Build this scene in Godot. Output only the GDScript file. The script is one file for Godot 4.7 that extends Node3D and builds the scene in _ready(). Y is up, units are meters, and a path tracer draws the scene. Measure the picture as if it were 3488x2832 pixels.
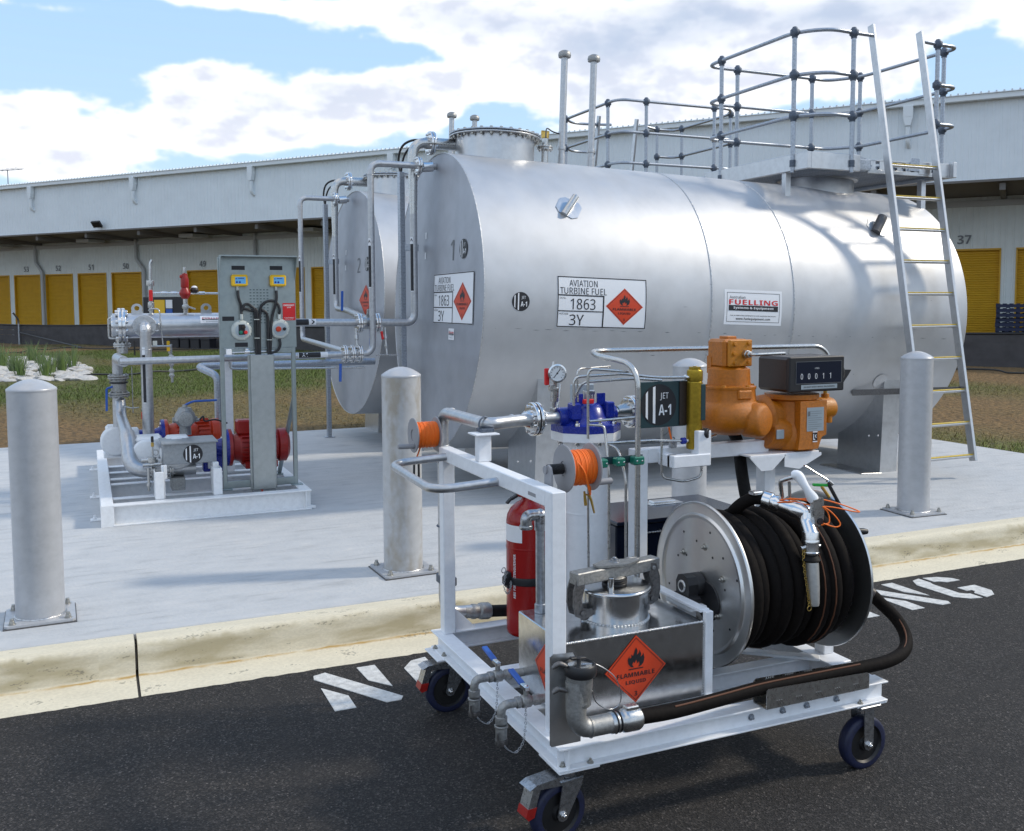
extends Node3D
# A fuelling cart and two aluminium aviation fuel tanks on a concrete slab in front of a warehouse. Metres, y up, slab top at y = 0.

const ROAD := -0.17
var M := {}
var names := {}
var rng := RandomNumberGenerator.new()

# ---------------------------------------------------------------- mesh builder
class Mb:
	var V := PackedVector3Array()
	var N := PackedVector3Array()
	var T := PackedVector2Array()
	var C := PackedColorArray()
	var X := Transform3D():
		set(t):
			X = t; mirrored = t.basis.determinant() < 0.0
	var mirrored := false

	func tri(a: Vector3, b: Vector3, c: Vector3, na: Vector3, nb: Vector3, nc: Vector3, ua := Vector2.ZERO, ub := Vector2.ZERO, uc := Vector2.ZERO) -> void:
		if (b - a).cross(c - a).dot(na + nb + nc) > 0.0:
			var s := b; b = c; c = s
			s = nb; nb = nc; nc = s
			var u := ub; ub = uc; uc = u
		if mirrored:
			var s := b; b = c; c = s
			s = nb; nb = nc; nc = s
			var u := ub; ub = uc; uc = u
		V.append(X * a); V.append(X * b); V.append(X * c)
		N.append((X.basis * na).normalized()); N.append((X.basis * nb).normalized()); N.append((X.basis * nc).normalized())
		T.append(ua); T.append(ub); T.append(uc)

	func quad(a: Vector3, b: Vector3, c: Vector3, d: Vector3, n: Vector3, ua := Vector2.ZERO, ub := Vector2.ZERO, uc := Vector2.ZERO, ud := Vector2.ZERO) -> void:
		tri(a, b, c, n, n, n, ua, ub, uc); tri(a, c, d, n, n, n, ua, uc, ud)

	func quads(a: Vector3, b: Vector3, c: Vector3, d: Vector3, na: Vector3, nb: Vector3, nc: Vector3, nd: Vector3) -> void:
		tri(a, b, c, na, nb, nc); tri(a, c, d, na, nc, nd)

	# a box from corner to corner with chamfered edges, in the frame (o, bx, by, bz)
	func obox(o: Vector3, bx: Vector3, by: Vector3, bz: Vector3, h: Vector3, bev := 0.0) -> void:
		var e := minf(bev, minf(h.x, minf(h.y, h.z)) * 0.45)
		var ax := [bx, by, bz]
		var hh := [h.x, h.y, h.z]
		for i in 3:
			var j := (i + 1) % 3
			var k := (i + 2) % 3
			for s in [-1.0, 1.0]:
				var n: Vector3 = ax[i] * s
				var c: Vector3 = o + n * hh[i]
				var u: Vector3 = ax[j] * (hh[j] - e)
				var w: Vector3 = ax[k] * (hh[k] - e)
				quad(c - u - w, c + u - w, c + u + w, c - u + w, n)
		if e <= 0.0:
			return
		for i in 3:
			var j := (i + 1) % 3
			var k := (i + 2) % 3
			for s in [-1.0, 1.0]:
				for t in [-1.0, 1.0]:
					var l: Vector3 = ax[k] * (hh[k] - e)
					var p: Vector3 = o + ax[i] * s * hh[i] + ax[j] * t * (hh[j] - e)
					var q: Vector3 = o + ax[i] * s * (hh[i] - e) + ax[j] * t * hh[j]
					quad(p - l, p + l, q + l, q - l, (ax[i] * s + ax[j] * t).normalized())
		for s in [-1.0, 1.0]:
			for t in [-1.0, 1.0]:
				for r in [-1.0, 1.0]:
					var d: Vector3 = bx * s * h.x + by * t * h.y + bz * r * h.z
					var p1: Vector3 = o + d - by * t * e - bz * r * e
					var p2: Vector3 = o + d - bx * s * e - bz * r * e
					var p3: Vector3 = o + d - bx * s * e - by * t * e
					var n: Vector3 = (bx * s + by * t + bz * r).normalized()
					tri(p1, p2, p3, n, n, n)

	func box(x0: float, y0: float, z0: float, x1: float, y1: float, z1: float, bev := 0.0) -> void:
		obox(Vector3(x0 + x1, y0 + y1, z0 + z1) / 2.0, Vector3.RIGHT, Vector3.UP, Vector3.BACK, Vector3(absf(x1 - x0), absf(y1 - y0), absf(z1 - z0)) / 2.0, bev)

	# a beam of section w (sideways) by h (along up) from p to q
	func bar(p: Vector3, q: Vector3, w: float, h: float, up := Vector3.UP, bev := 0.002) -> void:
		var f := (q - p).normalized()
		if absf(f.dot(up)) > 0.98:
			up = Vector3.RIGHT
		var s := f.cross(up).normalized()
		var u := s.cross(f)
		obox((p + q) / 2.0, f, u, s, Vector3(p.distance_to(q) / 2.0, h / 2.0, w / 2.0), bev)

	# an I beam, p to q along the middle of its section
	func ibeam(p: Vector3, q: Vector3, w: float, h: float, t: float) -> void:
		bar(p + Vector3.UP * (h - t) / 2, q + Vector3.UP * (h - t) / 2, w, t, Vector3.UP, 0.002)
		bar(p - Vector3.UP * (h - t) / 2, q - Vector3.UP * (h - t) / 2, w, t, Vector3.UP, 0.002)
		bar(p, q, t * 0.8, h - 2 * t, Vector3.UP, 0.0)

	func tube(pts: Array, r: float, sides := 12, cap := true) -> void:
		var rad := []
		for i in pts.size(): rad.append(r)
		tuber(pts, rad, sides, cap)

	func tuber(pts: Array, rad: Array, sides := 12, cap := true) -> void:
		var n := pts.size()
		var dirs := []
		for i in n:
			var a: Vector3 = pts[maxi(i - 1, 0)]
			var b: Vector3 = pts[mini(i + 1, n - 1)]
			dirs.append((b - a).normalized())
		var u: Vector3 = dirs[0].cross(Vector3.UP)
		if u.length() < 0.1:
			u = dirs[0].cross(Vector3.RIGHT)
		u = u.normalized()
		var rings := []
		var norms := []
		for i in n:
			u = (u - dirs[i] * u.dot(dirs[i])).normalized()
			var w: Vector3 = dirs[i].cross(u)
			var ring := PackedVector3Array()
			var nr := PackedVector3Array()
			for k in sides:
				var a := TAU * k / sides
				var d := u * cos(a) + w * sin(a)
				nr.append(d)
				ring.append(pts[i] + d * rad[i])
			rings.append(ring); norms.append(nr)
		for i in n - 1:
			for k in sides:
				var l := (k + 1) % sides
				quads(rings[i][k], rings[i][l], rings[i + 1][l], rings[i + 1][k], norms[i][k], norms[i][l], norms[i + 1][l], norms[i + 1][k])
		if cap:
			for k in sides:
				var l := (k + 1) % sides
				tri(pts[0], rings[0][k], rings[0][l], -dirs[0], -dirs[0], -dirs[0])
				tri(pts[n - 1], rings[n - 1][k], rings[n - 1][l], dirs[n - 1], dirs[n - 1], dirs[n - 1])

	# profile of (radius, height along axis) points turned about an axis
	func lathe(prof: Array, o: Vector3, axis := Vector3.UP, sides := 24) -> void:
		axis = axis.normalized()
		var u := axis.cross(Vector3.UP)
		if u.length() < 0.1:
			u = axis.cross(Vector3.RIGHT)
		u = u.normalized()
		var w := axis.cross(u)
		var m := prof.size()
		var sn := []
		for i in m - 1:
			var d: Vector2 = prof[i + 1] - prof[i]
			sn.append(Vector2(d.y, -d.x).normalized())
		# outward: the side the profile walks clockwise around; flip if it points at the axis on the whole
		var acc := 0.0
		for i in m - 1:
			acc += (prof[i].x * prof[i + 1].y - prof[i + 1].x * prof[i].y)
		var flip := 1.0 if acc >= 0.0 else -1.0
		for i in m - 1:
			var n0: Vector2 = sn[i]
			var n1: Vector2 = sn[i]
			var li: float = prof[i].distance_to(prof[i + 1])
			if i > 0 and sn[i - 1].dot(sn[i]) > 0.6: n0 = (sn[i - 1] * prof[i - 1].distance_to(prof[i]) + sn[i] * li).normalized()
			if i < m - 2 and sn[i + 1].dot(sn[i]) > 0.6: n1 = (sn[i + 1] * prof[i + 1].distance_to(prof[i + 2]) + sn[i] * li).normalized()
			for k in sides:
				var a := TAU * k / sides
				var b := TAU * (k + 1) / sides
				var da := u * cos(a) + w * sin(a)
				var db := u * cos(b) + w * sin(b)
				var p: Vector2 = prof[i]
				var q: Vector2 = prof[i + 1]
				var a0 := o + da * p.x + axis * p.y
				var b0 := o + db * p.x + axis * p.y
				var a1 := o + da * q.x + axis * q.y
				var b1 := o + db * q.x + axis * q.y
				var ma := (da * n0.x + axis * n0.y) * flip
				var mb := (db * n0.x + axis * n0.y) * flip
				var mc := (da * n1.x + axis * n1.y) * flip
				var md := (db * n1.x + axis * n1.y) * flip
				if p.x > 1e-5: tri(a0, b0, b1 if q.x > 1e-5 else a1, ma, mb, md)
				if q.x > 1e-5: tri(a0, b1, a1, ma, md, mc)

	func rod(p: Vector3, q: Vector3, r: float, sides := 12) -> void:
		tube([p, q], r, sides)

	# a cylinder with chamfered rims
	func cyl(p: Vector3, q: Vector3, r: float, sides := 24, bev := 0.002) -> void:
		var h := p.distance_to(q)
		var b := minf(bev, minf(r, h) * 0.3)
		lathe([Vector2(0, 0), Vector2(r - b, 0), Vector2(r, b), Vector2(r, h - b), Vector2(r - b, h), Vector2(0, h)], p, q - p, sides)

	func sphere(c: Vector3, r: float, sides := 14, sy := 1.0) -> void:
		var prof := []
		for i in 9:
			var a := PI * i / 8.0 - PI / 2
			prof.append(Vector2(cos(a) * r if i > 0 and i < 8 else 0.0, sin(a) * r * sy))
		lathe(prof, c, Vector3.UP, sides)

	func torus(c: Vector3, axis: Vector3, R: float, r: float, n := 28, sides := 8) -> void:
		axis = axis.normalized()
		var u := axis.cross(Vector3.UP)
		if u.length() < 0.1: u = axis.cross(Vector3.RIGHT)
		u = u.normalized()
		var w := axis.cross(u)
		for i in n:
			for k in sides:
				var P := []
				var Q := []
				for e in [[i, k], [i + 1, k], [i + 1, k + 1], [i, k + 1]]:
					var a: float = TAU * e[0] / n
					var b: float = TAU * e[1] / sides
					var d := u * cos(a) + w * sin(a)
					Q.append(d * cos(b) + axis * sin(b))
					P.append(c + d * R + Q[-1] * r)
				quads(P[0], P[1], P[2], P[3], Q[0], Q[1], Q[2], Q[3])

	# a polygon in the plane (o, ux, uy) pushed along ux x uy by depth
	func prism(poly: PackedVector2Array, o: Vector3, ux: Vector3, uy: Vector3, depth: float) -> void:
		var n := ux.cross(uy).normalized()
		var sg := signf(depth)
		var idx := Geometry2D.triangulate_polygon(poly)
		for i in range(0, idx.size(), 3):
			var a := o + ux * poly[idx[i]].x + uy * poly[idx[i]].y
			var b := o + ux * poly[idx[i + 1]].x + uy * poly[idx[i + 1]].y
			var c := o + ux * poly[idx[i + 2]].x + uy * poly[idx[i + 2]].y
			tri(a, b, c, -n * sg, -n * sg, -n * sg)
			tri(a + n * depth, b + n * depth, c + n * depth, n * sg, n * sg, n * sg)
		var ccw := not Geometry2D.is_polygon_clockwise(poly)
		for i in poly.size():
			var p := poly[i]
			var q := poly[(i + 1) % poly.size()]
			var t := (q - p).normalized()
			var e := (ux * t.y - uy * t.x) * (1.0 if ccw else -1.0)
			var a := o + ux * p.x + uy * p.y
			var b := o + ux * q.x + uy * q.y
			quad(a, b, b + n * depth, a + n * depth, e)

	func hexnut(p: Vector3, axis: Vector3, r: float, h: float) -> void:
		lathe([Vector2(0, 0), Vector2(r, 0), Vector2(r, h * 0.85), Vector2(r * 0.86, h), Vector2(0, h)], p, axis, 6)

	func mesh() -> ArrayMesh:
		var a := []
		a.resize(Mesh.ARRAY_MAX)
		a[Mesh.ARRAY_VERTEX] = V
		a[Mesh.ARRAY_NORMAL] = N
		a[Mesh.ARRAY_TEX_UV] = T
		if C.size() == V.size(): a[Mesh.ARRAY_COLOR] = C
		var m := ArrayMesh.new()
		m.add_surface_from_arrays(Mesh.PRIMITIVE_TRIANGLES, a)
		return m

# A surface that flat print is laid on: a plane, or the side of a lying cylinder.
class Surf:
	var o: Vector3
	var ux: Vector3
	var uy: Vector3
	var R := 0.0
	var th0 := 0.0
	var side: Vector3
	static func flat(oo: Vector3, x: Vector3, y: Vector3) -> Surf:
		var s := Surf.new(); s.o = oo; s.ux = x.normalized(); s.uy = y.normalized(); return s
	static func round(oo: Vector3, axis: Vector3, up: Vector3, sd: Vector3, r: float, t: float) -> Surf:
		var s := Surf.new(); s.o = oo; s.ux = axis; s.uy = up; s.side = sd; s.R = r; s.th0 = t; return s
	func nor(v: float) -> Vector3:
		if R == 0.0: return ux.cross(uy)
		var th := th0 - v / R
		return uy * cos(th) + side * sin(th)
	func at(u: float, v: float, h: float) -> Vector3:
		if R == 0.0: return o + ux * u + uy * v + ux.cross(uy) * h
		return o + ux * u + nor(v) * (R + h)

func fill(mb: Mb, s: Surf, poly: PackedVector2Array, h: float) -> void:
	var pieces := [poly]
	if s.R > 0.0 and s.R < 3.0:
		pieces = []
		var lo := 1e9
		var hi := -1e9
		for p in poly:
			lo = minf(lo, p.y); hi = maxf(hi, p.y)
		var step := clampf(s.R * 0.08, 0.004, 0.08)
		var y := lo
		while y < hi:
			var y2 := minf(y + step, hi)
			for c in Geometry2D.intersect_polygons(poly, PackedVector2Array([Vector2(-99, y), Vector2(99, y), Vector2(99, y2), Vector2(-99, y2)])):
				pieces.append(c)
			y = y2 + 1e-6
	for q in pieces:
		var idx := Geometry2D.triangulate_polygon(q)
		for i in range(0, idx.size(), 3):
			var a: Vector2 = q[idx[i]]
			var b: Vector2 = q[idx[i + 1]]
			var c: Vector2 = q[idx[i + 2]]
			mb.tri(s.at(a.x, a.y, h), s.at(b.x, b.y, h), s.at(c.x, c.y, h), s.nor(a.y), s.nor(b.y), s.nor(c.y))

func rect(x0: float, y0: float, x1: float, y1: float) -> PackedVector2Array:
	return PackedVector2Array([Vector2(x0, y0), Vector2(x1, y0), Vector2(x1, y1), Vector2(x0, y1)])

func disc(cx: float, cy: float, r: float, n := 32) -> PackedVector2Array:
	var p := PackedVector2Array()
	for i in n: p.append(Vector2(cx + r * cos(TAU * i / n), cy + r * sin(TAU * i / n)))
	return p

func frame_lines(mb: Mb, s: Surf, x0: float, y0: float, x1: float, y1: float, t: float, h: float) -> void:
	fill(mb, s, rect(x0, y0, x1, y0 + t), h); fill(mb, s, rect(x0, y1 - t, x1, y1), h)
	fill(mb, s, rect(x0, y0 + t, x0 + t, y1 - t), h); fill(mb, s, rect(x1 - t, y0 + t, x1, y1 - t), h)

var fonts := {}
# lettering as flat glyph shapes: capitals hgt tall, centred at (u, v); squeeze narrows them
func letters(mb: Mb, s: Surf, txt: String, u: float, v: float, hgt: float, h: float, bold := false, squeeze := 1.0, width := 0.0, slant := 0.0) -> void:
	if not fonts.has(bold):
		var f := SystemFont.new()
		f.font_names = PackedStringArray(["Droid Sans"])
		f.font_weight = 700 if bold else 400
		fonts[bold] = f
	var t := TextMesh.new()
	t.text = txt; t.font = fonts[bold]; t.font_size = 48; t.pixel_size = 0.01; t.depth = 0.0; t.curve_step = 2.0
	var a := t.get_mesh_arrays()
	var P: PackedVector3Array = a[Mesh.ARRAY_VERTEX]
	var I: PackedInt32Array = a[Mesh.ARRAY_INDEX]
	var lo := Vector2(1e9, 1e9)
	var hi := -lo
	for p in P:
		lo = lo.min(Vector2(p.x, p.y)); hi = hi.max(Vector2(p.x, p.y))
	var k := hgt / (hi.y - lo.y)
	var kx := k * squeeze
	if width > 0.0: kx = width / (hi.x - lo.x)
	var c := (lo + hi) / 2.0
	for i in range(0, I.size(), 3):
		var q := []
		for j in 3:
			var p := P[I[i + j]]
			q.append(Vector2(u + (p.x - c.x) * kx + (p.y - c.y) * k * slant, v + (p.y - c.y) * k))
		mb.tri(s.at(q[0].x, q[0].y, h), s.at(q[1].x, q[1].y, h), s.at(q[2].x, q[2].y, h), s.nor(q[0].y), s.nor(q[1].y), s.nor(q[2].y))

# rounds the corners of a polyline
func bend(pts: Array, r: float, n := 5) -> Array:
	var out := [pts[0]]
	for i in range(1, pts.size() - 1):
		var p: Vector3 = pts[i]
		var a: Vector3 = pts[i - 1] - p
		var b: Vector3 = pts[i + 1] - p
		var d := minf(r, minf(a.length(), b.length()) * 0.49)
		var p0 := p + a.normalized() * d
		var p1 := p + b.normalized() * d
		for k in n + 1:
			var t := float(k) / n
			out.append(p0.lerp(p, t).lerp(p.lerp(p1, t), t))
	out.append(pts[-1])
	return out

func smooth(pts: Array, n := 6) -> Array:
	var out := []
	for i in pts.size() - 1:
		var p0: Vector3 = pts[maxi(i - 1, 0)]
		var p3: Vector3 = pts[mini(i + 2, pts.size() - 1)]
		var p1: Vector3 = pts[i]
		var p2: Vector3 = pts[i + 1]
		for k in n:
			out.append(p1.cubic_interpolate(p2, p0, p3, float(k) / n))
	out.append(pts[-1])
	return out

# ---------------------------------------------------------------- scene tree
func numbered(called: String) -> String:
	names[called] = names.get(called, -1) + 1
	return called if names[called] == 0 else "%s_%03d" % [called, names[called]]

func thing(called: String, label: String, category: String, at := Vector3.ZERO, group := "") -> Node3D:
	var o := Node3D.new()
	o.name = numbered(called)
	add_child(o)
	o.position = at
	o.set_meta("label", label); o.set_meta("category", category)
	if group: o.set_meta("group", group)
	return o

# a part, its mesh given in the scene's own coordinates (or in its thing's, when that stands at the origin)
func part(parent: Node3D, called: String, mb: Mb, mat: Material, label := "") -> MeshInstance3D:
	var m := MeshInstance3D.new()
	m.name = called
	m.mesh = mb.mesh()
	m.material_override = mat
	if parent is not MeshInstance3D: m.position = -parent.position
	if label: m.set_meta("label", label)
	parent.add_child(m, true)
	return m

func setting(called: String, mb: Mb, mat: Material) -> MeshInstance3D:
	var m := MeshInstance3D.new()
	m.name = numbered(called)
	m.mesh = mb.mesh()
	m.material_override = mat
	m.set_meta("kind", "structure")
	add_child(m)
	return m

func copy(src: Node3D, called: String, at: Vector3, label: String, turn := 0.0) -> Node3D:
	var c: Node3D = src.duplicate()
	c.name = numbered(called)
	add_child(c)
	c.position = at; c.rotation.y = turn
	c.set_meta("label", label)
	return c

# ---------------------------------------------------------------- materials
func lin(r: float, g: float, b: float) -> Color:
	return Color(r, g, b).linear_to_srgb()

func noise(sd: int, freq: float, oct := 4, kind := FastNoiseLite.TYPE_SIMPLEX_SMOOTH, gain := 0.5) -> FastNoiseLite:
	var n := FastNoiseLite.new()
	n.seed = sd; n.frequency = freq; n.noise_type = kind
	n.fractal_type = FastNoiseLite.FRACTAL_FBM; n.fractal_octaves = oct; n.fractal_gain = gain
	return n

func ramp(stops: Array) -> Gradient:
	var g := Gradient.new()
	var o := PackedFloat32Array()
	var c := PackedColorArray()
	for s in stops:
		o.append(s[0]); c.append(s[1])
	g.offsets = o; g.colors = c
	return g

func ntex(n: FastNoiseLite, size: int, stops: Array, bump := 0.0) -> NoiseTexture2D:
	var t := NoiseTexture2D.new()
	t.width = size; t.height = size; t.seamless = true; t.normalize = true
	t.noise = n
	if bump > 0.0:
		t.as_normal_map = true; t.bump_strength = bump
	else:
		t.color_ramp = ramp(stops)
	return t

func mat(col: Color, rough := 0.6, metal := 0.0) -> StandardMaterial3D:
	var m := StandardMaterial3D.new()
	m.albedo_color = col; m.roughness = rough; m.metallic = metal
	return m

func tri(m: StandardMaterial3D, s: Vector3, world := true) -> StandardMaterial3D:
	m.uv1_triplanar = true; m.uv1_world_triplanar = world; m.uv1_scale = s
	return m

func grey(v: float) -> Color:
	return Color(v, v, v)

# a material whose albedo is a patchy mix about col, with optional grain
func patchy(col: Color, rough: float, metal: float, sd: int, scale: float, spread: float, rvar := 0.0, bump := 0.0) -> StandardMaterial3D:
	var m := mat(col, rough, metal)
	tri(m, Vector3.ONE * scale)
	m.albedo_texture = ntex(noise(sd, 0.012, 6, FastNoiseLite.TYPE_SIMPLEX_SMOOTH, 0.6), 512, [[0.0, grey(1.0 - spread)], [0.5, grey(1.0 - spread * 0.4)], [1.0, grey(1.0)]])
	if rvar > 0.0:
		m.roughness_texture = ntex(noise(sd + 7, 0.015, 5), 512, [[0.0, grey(1.0 - rvar)], [1.0, grey(1.0)]])
	if bump > 0.0:
		m.normal_enabled = true
		m.normal_texture = ntex(noise(sd + 3, 0.06, 4, FastNoiseLite.TYPE_SIMPLEX_SMOOTH, 0.6), 512, [], bump)
		m.normal_scale = 1.0
	return m

func make_materials() -> void:
	# asphalt: a fine aggregate, with broad faint patches laid over it
	var a := mat(Color.WHITE, 0.86)
	tri(a, Vector3.ONE * 0.8)
	var stones := noise(11, 0.085, 2, FastNoiseLite.TYPE_CELLULAR, 0.5)
	stones.cellular_return_type = FastNoiseLite.RETURN_CELL_VALUE
	a.albedo_texture = ntex(stones, 2048, [[0.0, lin(0.004, 0.004, 0.004)], [0.35, lin(0.013, 0.012, 0.012)], [0.62, lin(0.026, 0.024, 0.023)], [0.80, lin(0.050, 0.046, 0.043)], [0.93, lin(0.10, 0.092, 0.085)], [1.0, lin(0.30, 0.28, 0.26)]])
	a.normal_enabled = true
	var pits := noise(11, 0.085, 2, FastNoiseLite.TYPE_CELLULAR, 0.5)
	a.normal_texture = ntex(pits, 2048, [], 6.0)
	a.normal_scale = 1.0
	a.detail_enabled = true
	a.detail_blend_mode = BaseMaterial3D.BLEND_MODE_MUL
	a.detail_uv_layer = BaseMaterial3D.DETAIL_UV_2
	a.uv2_triplanar = true; a.uv2_world_triplanar = true; a.uv2_scale = Vector3.ONE * 0.23
	a.detail_albedo = ntex(noise(13, 0.012, 5), 512, [[0.0, lin(0.62, 0.60, 0.62)], [0.5, lin(0.86, 0.84, 0.84)], [1.0, lin(1.0, 0.95, 0.90)]])
	M.asphalt = a
	# slab concrete: broom-finished, pale blue-grey with trowel clouds and darker smears
	var c := mat(lin(0.985, 0.99, 1.0), 0.8)
	tri(c, Vector3(0.28, 0.28, 0.42))
	c.albedo_texture = ntex(noise(21, 0.010, 7, FastNoiseLite.TYPE_SIMPLEX_SMOOTH, 0.62), 1024, [[0.0, lin(0.44, 0.45, 0.455)], [0.3, lin(0.49, 0.50, 0.505)], [0.5, lin(0.51, 0.52, 0.525)], [0.75, lin(0.53, 0.535, 0.535)], [1.0, lin(0.58, 0.575, 0.56)]])
	c.normal_enabled = true
	c.normal_texture = ntex(noise(22, 0.09, 4), 1024, [], 0.8)
	c.detail_enabled = true
	c.detail_blend_mode = BaseMaterial3D.BLEND_MODE_MUL
	c.detail_uv_layer = BaseMaterial3D.DETAIL_UV_2
	c.uv2_triplanar = true; c.uv2_world_triplanar = true; c.uv2_scale = Vector3(0.16, 0.16, 1.1)
	c.detail_albedo = ntex(noise(23, 0.018, 5), 512, [[0.0, grey(0.88)], [0.3, grey(0.975)], [1.0, grey(1.0)]])
	M.concrete = c
	M.joint = mat(lin(0.05, 0.045, 0.04), 0.95)
	# bare soil and straw behind the slab
	var s := mat(Color.WHITE, 0.95)
	tri(s, Vector3.ONE * 0.22)
	s.albedo_texture = ntex(noise(31, 0.03, 7, FastNoiseLite.TYPE_SIMPLEX_SMOOTH, 0.7), 1024, [[0.0, lin(0.05, 0.034, 0.014)], [0.35, lin(0.125, 0.076, 0.027)], [0.6, lin(0.20, 0.118, 0.042)], [1.0, lin(0.32, 0.20, 0.085)]])
	s.normal_enabled = true
	s.normal_texture = ntex(noise(32, 0.08, 4), 512, [], 8.0)
	s.vertex_color_use_as_albedo = true
	M.soil = s
	# metals
	var t := mat(lin(0.60, 0.605, 0.615), 0.56, 0.78)
	tri(t, Vector3(0.5, 0.5, 0.5), false)
	t.albedo_texture = ntex(noise(41, 0.006, 6, FastNoiseLite.TYPE_SIMPLEX_SMOOTH, 0.55), 1024, [[0.0, grey(0.93)], [0.5, grey(0.97)], [1.0, grey(1.0)]])
	t.roughness_texture = ntex(noise(42, 0.010, 6), 1024, [[0.0, grey(0.84)], [1.0, grey(1.0)]])
	t.normal_enabled = true
	t.normal_texture = ntex(noise(43, 0.004, 3), 512, [], 1.2)
	t.normal_scale = 0.3
	M.tank = t
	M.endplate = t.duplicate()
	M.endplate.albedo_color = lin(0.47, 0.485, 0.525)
	M.weld = patchy(lin(0.80, 0.80, 0.80), 0.36, 1.0, 44, 6.0, 0.3, 0.3, 4.0)
	M.alu = patchy(lin(0.62, 0.63, 0.645), 0.40, 1.0, 45, 2.0, 0.08, 0.2)
	M.pipe = patchy(lin(0.58, 0.59, 0.605), 0.46, 0.95, 46, 4.0, 0.14, 0.2)
	M.steel = patchy(lin(0.60, 0.60, 0.59), 0.34, 1.0, 47, 5.0, 0.12, 0.3)
	M.chrome = mat(lin(0.72, 0.72, 0.72), 0.2, 1.0)
	M.spout = patchy(lin(0.66, 0.66, 0.64), 0.38, 0.7, 76, 8.0, 0.12)
	M.galv = patchy(lin(0.50, 0.54, 0.60), 0.42, 0.9, 48, 7.0, 0.25, 0.2)
	M.clamp = patchy(lin(0.16, 0.19, 0.24), 0.55, 0.7, 49, 9.0, 0.3)
	M.zinc = patchy(lin(0.55, 0.57, 0.60), 0.34, 0.95, 50, 8.0, 0.3, 0.3)
	M.bolt = mat(lin(0.42, 0.41, 0.38), 0.35, 0.95)
	M.brass = mat(lin(0.62, 0.42, 0.12), 0.32, 1.0)
	M.gold = patchy(lin(0.46, 0.31, 0.035), 0.36, 0.85, 51, 10.0, 0.2)
	M.cast = patchy(lin(0.42, 0.42, 0.41), 0.5, 0.8, 52, 9.0, 0.25, 0.2, 3.0)
	M.castdark = patchy(lin(0.20, 0.19, 0.185), 0.5, 0.8, 53, 9.0, 0.3, 0.2, 3.0)
	# paints
	M.bollard = patchy(lin(0.50, 0.51, 0.53), 0.42, 0.25, 54, 2.2, 0.08, 0.2)
	M.white = patchy(lin(0.83, 0.85, 0.88), 0.36, 0.0, 55, 4.0, 0.05, 0.1)
	M.skid = patchy(lin(0.82, 0.83, 0.84), 0.40, 0.0, 56, 3.0, 0.07)
	M.cream = mat(lin(0.80, 0.80, 0.78), 0.5)
	M.orange = patchy(lin(0.58, 0.175, 0.004), 0.44, 0.0, 57, 9.0, 0.22, 0.25, 7.0)
	M.orangelight = patchy(lin(0.62, 0.22, 0.006), 0.40, 0.0, 58, 9.0, 0.15, 0.2, 4.0)
	M.red = mat(lin(0.30, 0.008, 0.007), 0.25)
	M.redpaint = patchy(lin(0.36, 0.012, 0.009), 0.35, 0.0, 59, 8.0, 0.2)
	M.redorange = patchy(lin(0.55, 0.045, 0.010), 0.35, 0.0, 60, 8.0, 0.15)
	M.blue = patchy(lin(0.012, 0.03, 0.33), 0.3, 0.0, 61, 8.0, 0.2, 0.2)
	M.bluehandle = mat(lin(0.02, 0.10, 0.42), 0.4)
	M.black = mat(lin(0.014, 0.014, 0.016), 0.45)
	M.blacksatin = patchy(lin(0.020, 0.018, 0.017), 0.42, 0.0, 62, 10.0, 0.3)
	M.brownblack = patchy(lin(0.030, 0.018, 0.014), 0.45, 0.0, 63, 8.0, 0.25)
	M.cabinet = mat(lin(0.010, 0.014, 0.028), 0.12)
	M.rubber = patchy(lin(0.012, 0.011, 0.011), 0.72, 0.0, 64, 9.0, 0.45, 0.25, 2.0)
	M.hose = patchy(lin(0.010, 0.0075, 0.0065), 0.8, 0.0, 65, 7.0, 0.4, 0.15, 2.0)
	M.hose.metallic_specular = 0.25
	M.rubber.metallic_specular = 0.3
	M.reeldisc = patchy(lin(0.70, 0.70, 0.69), 0.36, 1.0, 77, 2.0, 0.03, 0.06)
	M.sumpalu = patchy(lin(0.62, 0.63, 0.64), 0.25, 1.0, 78, 3.0, 0.10, 0.45)
	M.stripe = mat(lin(0.10, 0.035, 0.014), 0.7)
	M.tyre = patchy(lin(0.010, 0.015, 0.055), 0.55, 0.0, 66, 8.0, 0.3)
	M.wheelcore = mat(lin(0.007, 0.007, 0.008), 0.5)
	M.orangecord = mat(lin(0.85, 0.16, 0.008), 0.55)
	M.plasticgrey = mat(lin(0.27, 0.27, 0.285), 0.5)
	M.greybox = patchy(lin(0.30, 0.32, 0.335), 0.42, 0.1, 67, 5.0, 0.12)
	M.panel = patchy(lin(0.36, 0.41, 0.41), 0.42, 0.9, 68, 2.0, 0.08, 0.15)
	M.duct = patchy(lin(0.48, 0.51, 0.505), 0.44, 0.9, 79, 2.0, 0.08, 0.15)
	M.green = mat(lin(0.008, 0.15, 0.10), 0.35)
	M.greentag = mat(lin(0.02, 0.40, 0.05), 0.4)
	M.darkgreen = mat(lin(0.018, 0.048, 0.055), 0.32)
	M.yellow = mat(lin(0.80, 0.48, 0.015), 0.4)
	M.yellowrung = patchy(lin(0.72, 0.50, 0.04), 0.5, 0.0, 69, 6.0, 0.2)
	M.display = mat(lin(0.10, 0.38, 0.70), 0.2)
	M.polycarb = mat(lin(0.50, 0.53, 0.50), 0.25)
	M.paperwhite = mat(lin(0.80, 0.81, 0.83), 0.45)
	M.ink = mat(lin(0.012, 0.012, 0.016), 0.5)
	M.inkgrey = mat(lin(0.16, 0.17, 0.18), 0.55)
	M.hazard = mat(lin(0.62, 0.055, 0.014), 0.45)
	M.hazarddark = mat(lin(0.40, 0.030, 0.016), 0.5)
	M.signred = mat(lin(0.62, 0.012, 0.014), 0.45)
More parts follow.
